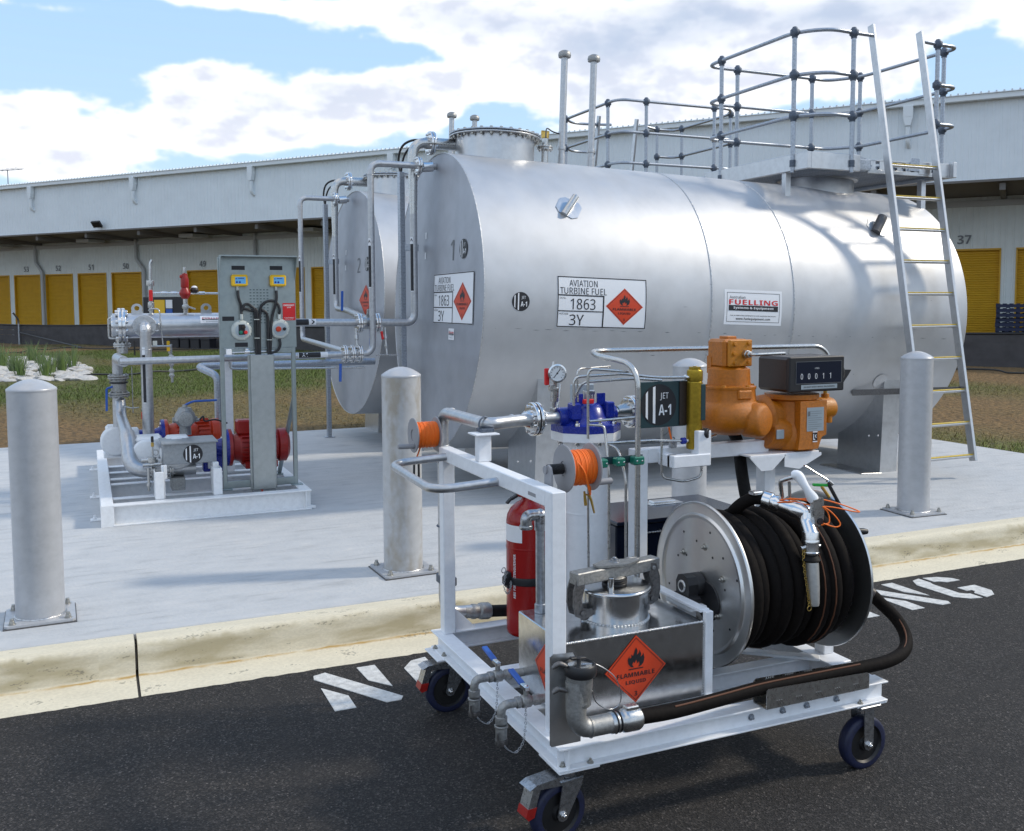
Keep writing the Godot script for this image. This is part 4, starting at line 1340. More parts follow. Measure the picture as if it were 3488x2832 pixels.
	var lo := Surf.round(C, Vector3.RIGHT, Vector3.UP, Vector3.BACK, TR, deg_to_rad(118))
	fill(m, lo, disc(4.02, 0, 0.075, 20), 0.006)
	part(o, "reinforcing_pad", m, M.alu)
	var face := Surf.flat(Vector3(-0.005, TC, 0), Vector3.BACK, Vector3.UP)
	if second:
		m = Mb.new(); letters(m, face, "2", 0.311, 0.428, 0.17, 0.0015, false, 1.15); part(o, "tank_number", m, M.inkgrey)
		jet_disc(o, face, 0.645, 0.431, 0.08, 1.15)
		hazard_diamond(o, face, 0.615, 0.033, 0.26, 0.17)
	else:
		m = Mb.new(); letters(m, face, "1", 0.511, 0.43, 0.17, 0.0015, false, 1.3); part(o, "tank_number", m, M.inkgrey)
		jet_disc(o, face, 0.795, 0.428, 0.08, 1.2)
		fuel_placard(o, face, 0.548, 0.03, 1.04, 0.425)
		maker_sign(o, face, 0.54, -0.268, 0.15, 0.095, false)
		var round := Surf.round(C, Vector3.RIGHT, Vector3.UP, Vector3.BACK, TR, deg_to_rad(89.0))
		fuel_placard(o, round, 1.0125, 0.0, 0.80, 0.405)
		jet_disc(o, round, 0.302, -0.012, 0.074)
		maker_sign(o, round, 2.459, 0.006, 0.588, 0.298)
	# grey scuffs left from handling, low on the near side and along a lifting line
	m = Mb.new()
	var sr := Surf.round(C, Vector3.RIGHT, Vector3.UP, Vector3.BACK, TR, deg_to_rad(99.0))
	for k in 34:
		var u := 0.1 + 4.6 * fposmod(k * 0.618, 1.0)
		var w := 0.012 + 0.07 * fposmod(k * 0.377, 1.0)
		var v := 0.006 * sin(k * 3.1) + (0.0 if k % 4 else 0.42 * sin(k * 1.7))
		var t := 0.0012 + 0.0022 * fposmod(k * 0.71, 1.0)
		fill(m, sr, PackedVector2Array([Vector2(u, v), Vector2(u + w * 0.4, v - t), Vector2(u + w, v + t * 0.3), Vector2(u + w * 0.5, v + t)]), 0.0008)
	part(o, "scuff_marks", m, M.inkgrey).set_meta("kind", "stuff")
	for e in [[-0.25, 0.60], [-0.255, 0.42]]:
		m = Mb.new(); fill(m, face, rect(e[0] - 0.02, e[1] - 0.03, e[0] + 0.02, e[1] + 0.03), 0.0015); part(o, "white_label", m, M.paperwhite)
	o.transform = Transform3D(Basis(Vector3.UP, -yaw) * Basis(Vector3.BACK, pitch), Vector3.ZERO)
	o.position = at - o.transform.basis.y * TC

# ---------------------------------------------------------------- stainless pipework between the tanks and the pump skid
func pipe_label(parent: Node3D, s: Surf, u0: float, u1: float, hgt: float, word: String, arrow := 1.0) -> void:
	var b := Mb.new()
	fill(b, s, rect(u0, -hgt / 2, u1, hgt / 2), 0.0012)
	var o := part(parent, "pipe_label", b, M.ink)
	var w := Mb.new()
	if word: letters(w, s, word, lerpf(u0, u1, 0.28), 0, hgt * 0.66, 0.0022, true, 1.15)
	for e in [u0, u1]:
		fill(w, s, rect(e - 0.003, -hgt / 2, e + 0.003, hgt / 2), 0.002)
	var x := u1 + 0.028
	fill(w, s, rect(u1 + 0.003, -hgt / 2, u1 + 0.06, hgt / 2), 0.0012)
	part(o, "white_print", w, M.paperwhite)
	if arrow != 0.0:
		var k := Mb.new()
		fill(k, s, PackedVector2Array([Vector2(x - 0.012, -hgt * 0.36), Vector2(x, -hgt * 0.36), Vector2(x + 0.02, 0), Vector2(x, hgt * 0.36), Vector2(x - 0.012, hgt * 0.36), Vector2(x + 0.006, 0)]), 0.0024)
		part(o, "arrow", k, M.ink)

func make_pipework() -> void:
	var o := thing("supply_pipework", "stainless pipework with flanged valves before the tanks' flat ends", "pipework", Vector3(2.2, 0, -8.3))
	for e in [[2.69, -8.27, 3.03, 1.44, 0.0], [2.71, -11.30, 3.05, 1.56, 1.0]]:
		var x: float = e[0]
		var z: float = e[1]
		var m := Mb.new()
		var up := [Vector3(3.22, e[2], z), Vector3(x, e[2], z), Vector3(x, 2.4, z)]
		var pts := bend(up, 0.13, 8)
		var rad := []
		for p in pts: rad.append(0.052 if p.x > x + 0.12 else (0.046 if p.y > e[2] - 0.14 else 0.033))
		m.tuber(pts, rad, 18)
		part(o, "fill_elbow", m, M.steel)
		m = Mb.new()
		flange(m, Vector3(x + 0.17, e[2], z), Vector3.RIGHT, 0.105, 0.02)
		part(o, "flange", m, M.chrome)
		m = Mb.new()
		if e[4] == 0.0:
			m.tube(bend([Vector3(x, 2.75, z), Vector3(x, e[3], z), Vector3(1.0, e[3] + 0.02, z)], 0.09, 8), 0.033, 18)
		else:
			m.tube(bend([Vector3(x, 2.75, z), Vector3(x, e[3], z), Vector3(x - 0.02, e[3] - 0.02, z + 0.6), Vector3(2.36, 1.46, -8.6), Vector3(2.30, 1.45, -8.3)], 0.12, 8), 0.033, 18)
		m.torus(Vector3(x, 2.62, z), Vector3.UP, 0.033, 0.004, 18, 6)
		m.torus(Vector3(x, e[3] + 0.1, z), Vector3.UP, 0.033, 0.004, 18, 6)
		var dn := part(o, "delivery_pipe", m, M.pipe)
		var ls := Surf.round(Vector3(x, 1.72, z), Vector3.UP, Vector3.LEFT, Vector3.BACK, 0.034, deg_to_rad(38))
		pipe_label(dn, ls, 0.0, 0.42, 0.030, "")
		if e[4] == 0.0:
			pipe_label(dn, Surf.round(Vector3(1.50, e[3] + 0.013, z), Vector3.RIGHT, Vector3.UP, Vector3.BACK, 0.034, deg_to_rad(82)), 0.04, 0.24, 0.052, "A1")
	# smaller suction risers from the end nozzles down to the A1 line
	for e in [[2.27, -8.15, 2.81, 1.18, 0.0], [2.29, -11.22, 2.83, 1.21, 1.0]]:
		var m := Mb.new()
		var x: float = e[0]
		var z: float = e[1]
		if e[4] == 0.0: m.tube(bend([Vector3(2.86, e[2], z), Vector3(x, e[2], z), Vector3(x, e[3], z), Vector3(0.23, 1.165, z)], 0.09, 8), 0.028, 16)
		else: m.tube(bend([Vector3(2.86, e[2], z), Vector3(x, e[2], z), Vector3(x, e[3], z), Vector3(2.08, 1.19, -8.32)], 0.09, 8), 0.028, 16)
		m.torus(Vector3(x, 1.32, z), Vector3.UP, 0.028, 0.004, 18, 6)
		m.torus(Vector3(x, e[2] - 0.10, z), Vector3.UP, 0.028, 0.004, 18, 6)
		var p := part(o, "suction_pipe", m, M.pipe)
		pipe_label(p, Surf.round(Vector3(x, 1.75, z), Vector3.UP, Vector3.LEFT, Vector3.BACK, 0.029, deg_to_rad(38)), 0.0, 0.36, 0.026, "")
		if e[4] == 0.0: pipe_label(p, Surf.round(Vector3(1.62, 1.178, z), Vector3.RIGHT, Vector3.UP, Vector3.BACK, 0.029, deg_to_rad(80)), 0.0, 0.19, 0.046, "A1", 0.0)
		m = Mb.new()
		flange(m, Vector3(2.70, e[2], z), Vector3.RIGHT, 0.078, 0.016)
		m.cyl(Vector3(2.74, e[2] - 0.01, z), Vector3(2.83, e[2], z), 0.045, 16)
		part(o, "flange", m, M.chrome)
	# valves: on the delivery line and on the A1 line
	for e in [[2.18, 1.443, -8.27], [2.34, 1.443, -8.27]]:
		var m := Mb.new(); flange(m, Vector3(e[0], e[1], e[2]), Vector3.RIGHT, 0.085, 0.018); part(o, "flange", m, M.chrome)
	for e in [[2.02, 1.18, -8.15], [2.085, 1.18, -8.15], [2.15, 1.18, -8.15]]:
		var m := Mb.new(); flange(m, Vector3(e[0], e[1], e[2]), Vector3.RIGHT, 0.078, 0.013); part(o, "flange", m, M.chrome)
	var m := Mb.new()
	m.cyl(Vector3(2.2, 1.443, -8.27), Vector3(2.32, 1.443, -8.27), 0.055, 18)
	m.rod(Vector3(2.26, 1.443, -8.27), Vector3(2.26, 1.56, -8.25), 0.014, 8)
	var v := part(o, "ball_valve", m, M.steel)
	m = Mb.new(); m.bar(Vector3(2.02, 1.55, -8.22), Vector3(2.02, 1.72, -8.2), 0.012, 0.02); m.bar(Vector3(2.26, 1.40, -8.18), Vector3(2.25, 1.22, -8.16), 0.012, 0.02); part(v, "handle", m, M.bluehandle)
	m = Mb.new(); m.bar(Vector3(2.35, 1.37, -8.16), Vector3(2.36, 1.30, -8.15), 0.02, 0.02); part(v, "drain_handle", m, M.signred)
	m = Mb.new(); m.bar(Vector3(1.97, 1.10, -8.10), Vector3(1.96, 0.95, -8.08), 0.014, 0.022); part(v, "handle", m, M.bluehandle)
	# drain and vent twigs
	for e in [[2.14, 0.0], [2.40, 0.02]]:
		m = Mb.new()
		m.tube([Vector3(e[0], 1.40, -8.22), Vector3(e[0], 1.30, -8.2), Vector3(e[0] + 0.005, 1.16, -8.18)], 0.010, 8)
		m.cyl(Vector3(e[0], 1.34, -8.21), Vector3(e[0], 1.30, -8.2), 0.018, 8); m.cyl(Vector3(e[0], 1.25, -8.19), Vector3(e[0], 1.22, -8.19), 0.016, 8)
		m.bar(Vector3(e[0] - 0.10, 1.165, -8.16), Vector3(e[0] + 0.10, 1.16, -8.16), 0.01, 0.012)
		part(o, "drain_tap", m, M.steel)
	m = Mb.new()
	m.tube(bend([Vector3(1.12, 1.15, -8.6), Vector3(1.12, 1.055, -8.6), Vector3(1.2, 1.05, -8.6), Vector3(2.30, 1.035, -8.55)], 0.05), 0.009, 8)
	part(o, "sample_line", m, M.steel)
	m = Mb.new()
	m.tube(bend([Vector3(2.66, 1.03, -9.5), Vector3(0.94, 1.03, -9.5), Vector3(1.10, 0.95, -9.3), Vector3(1.10, 0.45, -9.3)], 0.07), 0.034, 14)
	part(o, "return_pipe", m, M.galv)
	# flat conduit posts with their looped cables
	var n := 0
	for z in [-8.53, -11.565]:
		var q := thing("conduit_post", ["grey flat conduit post standing before tank 1, black cables at its top", "grey flat conduit post standing before tank 2, its foot on the bare slab"][n], "post", Vector3(2.66, 0, z), "conduit posts before the tanks")
		var b := Mb.new()
		b.box(2.635, 0.0, z - 0.035, 2.685, 2.80, z + 0.035, 0.004)
		part(q, "channel", b, M.galv)
		b = Mb.new()
		b.box(2.60, 0.0, z - 0.06, 2.72, 0.008, z + 0.06, 0.002)
		part(q, "foot_plate", b, M.galv)
		b = Mb.new()
		b.bar(Vector3(2.66, 2.12, z), Vector3(2.80, 2.12, z + 0.06), 0.05, 0.06)
		part(q, "bracket", b, M.galv)
		b = Mb.new()
		b.tube(smooth([Vector3(2.66, 2.78, z), Vector3(2.655, 2.92, z - 0.05), Vector3(2.67, 3.03, z + 0.03), Vector3(2.74, 3.07, z + 0.14), Vector3(2.84, 3.05, z + 0.24)], 6), 0.011, 8)
		b.tube(smooth([Vector3(2.66, 2.78, z), Vector3(2.665, 2.90, z + 0.05), Vector3(2.70, 2.99, z + 0.10), Vector3(2.78, 3.03, z + 0.20)], 6), 0.010, 8)
		part(q, "cable", b, M.black)
		n += 1

# ---------------------------------------------------------------- access platforms on the tanks, and the ladder
func mbx(X: Transform3D) -> Mb:
	var m := Mb.new()
	m.X = X
	return m

func make_platforms() -> void:
	# the far tank's platform is the mirror image of the near one, its ladder on the far side
	var mirror := Transform3D(Basis(Vector3.RIGHT, Vector3.UP, Vector3.FORWARD), Vector3(-0.05, 0.0, -18.9))
	make_platform(Transform3D(), "galvanised platform with pipe handrails on top of near tank 1")
	make_platform(mirror, "galvanised platform with pipe handrails on top of far tank 2")
	make_ladder(Transform3D(), "tall aluminium ladder with yellow rungs leaning on tank 1's platform")
	mirror.origin.x = -0.24
	make_ladder(mirror, "ladder on the far side of tank 2, only its top end showing")

func make_platform(X: Transform3D, label: String) -> void:
	var o := thing("access_platform", label, "platform", X * Vector3(6.9, 2.8, -7.8), "platforms with handrails on the tanks")
	var m := mbx(X)
	m.box(6.0, 2.815, -8.58, 6.045, 2.965, -7.0, 0.004); m.box(7.80, 2.815, -8.58, 7.845, 2.965, -7.0, 0.004)
	m.box(6.045, 2.815, -8.58, 7.80, 2.965, -8.535, 0.004)
	part(o, "side_channels", m, M.alu)
	m = mbx(X)
	m.box(6.046, 2.815, -7.045, 6.62, 2.965, -7.0, 0.004)
	part(o, "front_channel", m, M.alu)
	m = mbx(X)
	m.box(6.62, 2.83, -7.10, 6.76, 2.93, -7.02, 0.004)
	m.prism(PackedVector2Array([Vector2(0, 0), Vector2(0.16, 0.02), Vector2(0.12, 0.10), Vector2(0.03, 0.12)]), Vector3(6.64, 2.84, -7.06), Vector3.RIGHT, Vector3.UP, 0.012)
	m.prism(PackedVector2Array([Vector2(0, 0), Vector2(0.16, 0.0), Vector2(0.14, 0.12), Vector2(0.05, 0.12)]), Vector3(7.26, 2.86, -7.06), Vector3.RIGHT, Vector3.UP, 0.012)
	part(o, "gate_brackets", m, M.galv)
	m = mbx(X)
	m.box(6.76, 2.93, -7.20, 7.80, 2.945, -7.06, 0.002)
	for k in 9: m.box(6.80 + k * 0.11, 2.83, -7.065, 6.86 + k * 0.11, 2.935, -7.06)
	m.box(6.76, 2.815, -7.07, 7.80, 2.85, -7.05, 0.002); m.box(7.40, 2.83, -7.066, 7.80, 2.95, -7.046, 0.002)
	part(o, "step_nosing", m, M.alu)
	m = mbx(X)
	var z := -8.52
	while z < -7.06:
		m.box(6.046, 2.845, z, 7.80, 2.885, z + 0.007); z += 0.041
	var x := 6.10
	while x < 7.8:
		m.box(x, 2.875, -8.53, x + 0.008, 2.888, -7.05); x += 0.10
	part(o, "grating", m, M.galv)
	for e in [[6.06, -7.36, 2.58], [7.70, -7.30, 2.52], [6.06, -8.35, 2.66], [7.70, -8.35, 2.60]]:
		m = mbx(X); m.box(e[0] - 0.03, e[2], e[1] - 0.03, e[0] + 0.03, 2.82, e[1] + 0.03, 0.003); part(o, "leg", m, M.alu)
	var posts := [[6.0, -7.20], [6.01, -8.32], [6.40, -8.58], [7.40, -8.58], [7.84, -8.32], [7.84, -7.19], [7.55, -7.0], [6.51, -7.0]]
	for p in posts:
		m = mbx(X)
		m.rod(Vector3(p[0], 2.80, p[1]), Vector3(p[0], 4.08, p[1]), 0.021, 14)
		var q := part(o, "handrail_post", m, M.galv)
		for y in [4.06, 3.68, 3.31]:
			m = mbx(X)
			m.lathe([Vector2(0, -0.05), Vector2(0.027, -0.05), Vector2(0.027, -0.034), Vector2(0.042, -0.02), Vector2(0.042, 0.02), Vector2(0.027, 0.034), Vector2(0.02, 0.048), Vector2(0, 0.05)], Vector3(p[0], y, p[1]), Vector3.UP, 14)
			part(q, "rail_fitting", m, M.clamp)
		m = mbx(X)
		m.lathe([Vector2(0, -0.03), Vector2(0.03, -0.03), Vector2(0.03, 0.03), Vector2(0, 0.03)], Vector3(p[0], 2.88, p[1]), Vector3.UP, 12)
		part(q, "foot_socket", m, M.clamp)
	for y in [4.06, 3.68, 3.31]:
		m = mbx(X)
		var a := [Vector3(6.51, y, -7.0), Vector3(6.22, y, -6.98), Vector3(6.0, y, -7.20), Vector3(6.0, y, -8.58), Vector3(6.40, y, -8.58), Vector3(7.40, y, -8.58), Vector3(7.62, y, -8.60), Vector3(7.84, y, -8.32), Vector3(7.84, y, -7.0), Vector3(7.55, y, -7.0)]
		if y > 4.0:
			a.push_front(Vector3(6.79, y + 0.01, -7.03)); a.append(Vector3(7.36, y + 0.02, -7.03))
		m.tube(bend(a, 0.17, 7), 0.0175, 12)
		part(o, "rail", m, M.galv)
# ladder leaning on a platform, foot on the slab
func make_ladder(X: Transform3D, label: String) -> void:
	var l := thing("ladder", label, "ladder", X * Vector3(7.07, 0.15, -6.3), "yellow runged ladders")
	var m := mbx(X)
	var d := Vector3(0, 4.015, -0.76)
	var foot := Vector3(7.07, 0.155, -6.30)
	var front := Vector3.RIGHT.cross(d.normalized())
	for s in [-0.30, 0.30]:
		m = mbx(X)
		var p := foot + Vector3(s, 0, 0)
		m.bar(p, p + d, 0.03, 0.072, front, 0.003)
		part(l, "stringer", m, M.alu)
	for k in 10:
		m = mbx(X)
		var t := (0.206 + 0.295 * k - 0.155) / 4.015
		var p := foot + d * t
		m.rod(p + Vector3(-0.29, -0.006, 0), p + Vector3(0.29, -0.006, 0), 0.015, 10)
		var r := part(l, "rung", m, M.alu)
		m = mbx(X)
		m.bar(p + Vector3(-0.285, 0.009, 0), p + Vector3(0.285, 0.009, 0), 0.030, 0.010, Vector3.UP, 0.003)
		part(r, "yellow_tread", m, M.yellowrung)
	m = mbx(X)
	if X.basis.determinant() < 0.0: return
	m.bar(Vector3(6.50, 0.765, -6.92), Vector3(7.38, 0.80, -6.43), 0.012, 0.055, Vector3.UP, 0.002)
	m.bar(Vector3(7.33, 0.80, -6.44), Vector3(7.38, 0.80, -6.42), 0.04, 0.05)
	part(l, "stay", m, M.castdark)
	m = mbx(X)
	for e in [[6.52, 0.0], [6.68, 0.02]]: m.rod(Vector3(e[0], 0.76, -6.92), Vector3(e[0] + 0.03, 0.80 + e[1], -6.98), 0.02, 8)
	part(l, "stay_clamp", m, M.cast)

# ---------------------------------------------------------------- pump skid
func pump_line(o: Node3D, z: float, px: float, orange: bool) -> void:
	# discharge volute, adaptor and motor along x
	var m := Mb.new()
	m.cyl(Vector3(px, 0.44, z - 0.02), Vector3(px, 0.44, z + 0.13), 0.125, 28, 0.02)
	m.box(px - 0.08, 0.44, z - 0.07, px + 0.10, 0.575, z + 0.07, 0.02)
	m.cyl(Vector3(px + 0.06, 0.44, z), Vector3(px + 0.19, 0.44, z), 0.105, 24, 0.015)
	m.box(px - 0.10, 0.30, z - 0.10, px + 0.14, 0.335, z + 0.10, 0.006)
	part(o, "pump_casing", m, M.skid)
	m = Mb.new()
	m.lathe([Vector2(0, 0.19), Vector2(0.07, 0.19), Vector2(0.065, 0.30), Vector2(0.085, 0.36), Vector2(0.15, 0.37), Vector2(0.15, 0.40), Vector2(0, 0.40)], Vector3(px, 0.45, z), Vector3.RIGHT, 24)
	m.cyl(Vector3(px + 0.30, 0.45, z + 0.06), Vector3(px + 0.36, 0.45, z + 0.06), 0.02, 10)
	m.box(px + 0.20, 0.27, z - 0.05, px + 0.36, 0.40, z + 0.05, 0.01)
	part(o, "coupling_guard", m, M.blue)
	m = Mb.new()
	var r := 0.125
	m.lathe([Vector2(0, 0.40), Vector2(0.15, 0.40), Vector2(0.15, 0.425), Vector2(0.105, 0.44), Vector2(r - 0.01, 0.48), Vector2(r, 0.49), Vector2(r, 0.78), Vector2(r - 0.008, 0.79), Vector2(r + 0.012, 0.80), Vector2(r + 0.012, 0.86), Vector2(r - 0.03, 0.885), Vector2(0, 0.89)], Vector3(px, 0.45, z), Vector3.RIGHT, 28)
	for k in 22:
		var a := TAU * k / 22
		var d := Vector3(0, cos(a), sin(a))
		m.bar(Vector3(px + 0.50, 0.45, z) + d * (r + 0.008), Vector3(px + 0.775, 0.45, z) + d * (r + 0.008), 0.005, 0.022, d, 0.0)
	m.box(px + 0.52, 0.28, z - 0.11, px + 0.60, 0.34, z + 0.11, 0.008); m.box(px + 0.70, 0.28, z - 0.11, px + 0.78, 0.34, z + 0.11, 0.008)
	var mo := part(o, "motor", m, M.redorange if orange else M.redpaint)
	m = Mb.new()
	if orange: m.sphere(Vector3(px + 0.62, 0.50, z + 0.10), 0.07, 14)
	else: m.box(px + 0.465, 0.56, z - 0.06, px + 0.60, 0.675, z + 0.08, 0.012)
	part(mo, "terminal_box", m, M.redorange if orange else M.redpaint)
	m = Mb.new()
	for k in 4:
		var a := TAU * k / 4 + 0.5
		m.hexnut(Vector3(px + 0.37, 0.45 + 0.135 * cos(a), z + 0.135 * sin(a)), Vector3.LEFT, 0.012, 0.012)
	part(mo, "flange_bolts", m, M.chrome)

func make_skid() -> void:
	var o := thing("pump_skid", "white steel pump skid with red motors and a stainless filter vessel", "pump skid", Vector3(0.8, 0, -9.0))
	var m := Mb.new()
	# frame of I beams
	m.ibeam(Vector3(0.135, 0.078, -7.54), Vector3(1.575, 0.078, -7.54), 0.09, 0.155, 0.011)
	part(o, "front_beam", m, M.skid)
	for x in [0.095, 1.535]:
		m = Mb.new(); m.ibeam(Vector3(x, 0.078, -7.50), Vector3(x, 0.078, -10.50), 0.085, 0.157, 0.011); part(o, "side_beam", m, M.skid)
	m = Mb.new()
	m.box(0.05, 0.0, -7.502, 0.14, 0.156, -7.497, 0.002); m.prism(PackedVector2Array([Vector2(0, 0), Vector2(0.09, 0), Vector2(0.06, 0.05), Vector2(0, 0.05)]), Vector3(1.52, 0.004, -7.52), Vector3.RIGHT, Vector3.FORWARD, 0.02)
	part(o, "corner_plate", m, M.skid)
	for z in [-7.86, -8.5, -8.75, -9.1, -9.45, -10.05, -10.46]:
		m = Mb.new(); m.ibeam(Vector3(0.14, 0.078, z), Vector3(1.49, 0.078, z), 0.08, 0.13, 0.010); part(o, "cross_beam", m, M.skid)
	for e in [[0.03, -7.78], [0.03, -8.72], [0.03, -10.2], [1.60, -8.2]]:
		m = Mb.new()
		m.box(e[0] - 0.05, 0.0, e[1] - 0.04, e[0] + 0.05, 0.012, e[1] + 0.04, 0.003)
		m.hexnut(Vector3(e[0] - 0.02, 0.012, e[1]), Vector3.UP, 0.015, 0.014); m.hexnut(Vector3(e[0] - 0.02, 0.026, e[1]), Vector3.UP, 0.010, 0.016)
		part(o, "hold_down_lug", m, M.skid)
	# legs of the sump box
	for x in [0.462, 0.882]:
		m = Mb.new()
		m.box(x - 0.032, 0.155, -7.62, x + 0.032, 0.36, -7.59, 0.003); m.box(x - 0.032, 0.155, -7.74, x - 0.026, 0.36, -7.62, 0.001); m.box(x + 0.02, 0.30, -7.72, x + 0.032, 0.36, -7.62, 0.002)
		part(o, "sump_leg", m, M.skid)
	for z in [-7.64, -7.98]:
		for x in [0.50, 0.875]:
			m = Mb.new(); m.bar(Vector3(x, 0.14, z), Vector3(x, 0.40, z), 0.05, 0.006); m.bar(Vector3(x, 0.30, z - 0.02), Vector3(x, 0.40, z - 0.02), 0.05, 0.04); part(o, "sump_bracket", m, M.skid)
	# sump box with sloping lid
	m = Mb.new()
	m.box(0.505, 0.39, -8.05, 0.892, 0.545, -7.73, 0.003)
	var bx := part(o, "sump_box", m, M.greybox)
	m = Mb.new()
	m.box(0.492, 0.545, -8.07, 0.905, 0.558, -7.712, 0.003)
	part(bx, "lid", m, M.greybox)
	jet_disc(bx, Surf.flat(Vector3(0.708, 0.465, -7.729), Vector3.RIGHT, Vector3.UP), 0.01, -0.002, 0.072)
	# T piece and butterfly valve on the sump's top
	m = Mb.new()
	m.lathe([Vector2(0.048, 0.555), Vector2(0.044, 0.62), Vector2(0.062, 0.645), Vector2(0.085, 0.665), Vector2(0.09, 0.68), Vector2(0.075, 0.73), Vector2(0.055, 0.76), Vector2(0.05, 0.775), Vector2(0.022, 0.782), Vector2(0.018, 0.80), Vector2(0, 0.80)], Vector3(0.708, 0, -8.2), Vector3.UP, 20)
	m.cyl(Vector3(0.708, 0.69, -8.2), Vector3(0.708, 0.69, -8.09), 0.062, 22, 0.008)
	for k in 6:
		var a := TAU * k / 6
		m.cyl(Vector3(0.708 + 0.088 * cos(a), 0.655, -8.2 + 0.088 * sin(a)), Vector3(0.708 + 0.088 * cos(a), 0.70, -8.2 + 0.088 * sin(a)), 0.010, 8)
	m.cyl(Vector3(0.61, 0.675, -8.2), Vector3(0.82, 0.672, -8.2), 0.013, 10)
	var tv := part(o, "float_valve", m, M.cast)
	m = Mb.new()
	m.tube(bend([Vector3(0.71, 0.795, -8.2), Vector3(0.77, 0.825, -8.2), Vector3(0.96, 0.826, -8.2)], 0.03), 0.009, 8)
	part(tv, "blue_lever", m, M.bluehandle)
	m = Mb.new()
	m.tube(smooth([Vector3(0.82, 0.672, -8.19), Vector3(0.85, 0.70, -8.19), Vector3(0.86, 0.66, -8.19), Vector3(0.95, 0.66, -8.25), Vector3(1.05, 0.62, -8.3)], 6), 0.007, 7)
	part(tv, "cable", m, M.black)
	# cam tap in front of the suction elbow
	m = Mb.new()
	m.cyl(Vector3(0.43, 0.40, -7.86), Vector3(0.43, 0.44, -7.86), 0.04, 14); m.torus(Vector3(0.455, 0.475, -7.86), Vector3.BACK, 0.02, 0.005, 18, 6)
	m.rod(Vector3(0.35, 0.42, -7.85), Vector3(0.47, 0.425, -7.85), 0.018, 10); m.rod(Vector3(0.36, 0.385, -7.84), Vector3(0.50, 0.385, -7.84), 0.016, 10)
	m.rod(Vector3(0.435, 0.44, -7.86), Vector3(0.435, 0.55, -7.86), 0.006, 8); m.rod(Vector3(0.40, 0.36, -7.85), Vector3(0.40, 0.18, -7.85), 0.010, 8)
	m.cyl(Vector3(0.40, 0.24, -7.85), Vector3(0.40, 0.21, -7.85), 0.017, 8)
	var tap := part(o, "drain_tap", m, M.steel)
	m = Mb.new(); m.box(0.425, 0.555, -7.87, 0.445, 0.60, -7.85, 0.003); part(tap, "black_grip", m, M.black)
	m = Mb.new(); m.box(0.424, 0.52, -7.87, 0.446, 0.553, -7.85, 0.003); part(tap, "brass_nut", m, M.brass)
	# suction pipes and their elbows
	m = Mb.new()
	var near := bend([Vector3(0.245, 0.80, -8.9), Vector3(0.245, 0.66, -8.80), Vector3(0.275, 0.56, -8.15), Vector3(0.275, 0.32, -8.0), Vector3(0.55, 0.315, -8.0), Vector3(0.76, 0.315, -8.0)], 0.14, 8)
	var rad := []
	for p in near: rad.append(0.043 if p.y > 0.62 else (0.05 if p.x < 0.27 else 0.058))
	m.tuber(near, rad, 20)
	part(o, "suction_pipe", m, M.pipe)
	m = Mb.new(); flange(m, Vector3(0.44, 0.315, -8.0), Vector3.RIGHT, 0.085, 0.012); flange(m, Vector3(0.575, 0.315, -8.0), Vector3.RIGHT, 0.085, 0.012); part(o, "suction_flanges", m, M.steel)
	m = Mb.new(); m.tube(bend([Vector3(0.225, 0.82, -8.95), Vector3(0.225, 0.36, -8.95), Vector3(0.28, 0.33, -8.95)], 0.05), 0.042, 18); part(o, "suction_pipe", m, M.pipe)
	m = Mb.new(); m.bar(Vector3(0.62, 0.16, -7.98), Vector3(0.62, 0.26, -7.98), 0.18, 0.10); part(o, "pipe_saddle", m, M.cast)
	pump_line(o, -8.05, 0.62, false)
	pump_line(o, -9.0, 0.20, true)
	m = Mb.new(); m.box(0.32, 0.33, -8.36, 0.53, 0.56, -8.12, 0.02); m.cyl(Vector3(0.40, 0.44, -8.1), Vector3(0.40, 0.44, -8.04), 0.11, 24, 0.02); part(o, "pump_housing", m, M.skid)
	# suction header, valve stack
	m = Mb.new()
	m.tube(bend([Vector3(0.26, 1.165, -8.15), Vector3(0.232, 1.165, -8.5), Vector3(0.232, 1.16, -8.9), Vector3(0.232, 0.80, -8.9)], 0.08), 0.043, 18)
	part(o, "suction_header", m, M.pipe)
	m = Mb.new()
	flange(m, Vector3(0.236, 0.995, -8.9), Vector3.UP, 0.085, 0.014); flange(m, Vector3(0.238, 0.845, -8.9), Vector3.UP, 0.085, 0.014)
	m.cyl(Vector3(0.237, 0.86, -8.9), Vector3(0.237, 0.98, -8.9), 0.062, 20, 0.006)
	var vs := part(o, "isolating_valve", m, M.cast)
	m = Mb.new(); m.cyl(Vector3(0.237, 0.94, -8.9), Vector3(0.237, 0.955, -8.9), 0.075, 20); part(vs, "rubber_ring", m, M.black)
	m = Mb.new(); m.bar(Vector3(0.14, 0.90, -8.86), Vector3(0.135, 0.71, -8.86), 0.012, 0.018); m.rod(Vector3(0.2, 0.92, -8.87), Vector3(0.14, 0.90, -8.86), 0.009, 8); part(vs, "blue_handle", m, M.bluehandle)
	# filter vessel lying above, with end flange and its fittings
	var vz := -8.8
	m = Mb.new()
	m.lathe([Vector2(0, 0.20), Vector2(0.105, 0.20), Vector2(0.105, 1.22), Vector2(0.095, 1.28), Vector2(0.05, 1.31), Vector2(0, 1.32)], Vector3(0, 1.432, vz), Vector3.RIGHT, 32)
	var vessel := part(o, "filter_vessel", m, M.alu)
	m = Mb.new(); flange(m, Vector3(0.272, 1.432, vz), Vector3.RIGHT, 0.150, 0.026, 10); m.cyl(Vector3(0.19, 1.432, vz), Vector3(0.25, 1.432, vz), 0.09, 24); part(vessel, "end_flange", m, M.chrome)
	m = Mb.new()
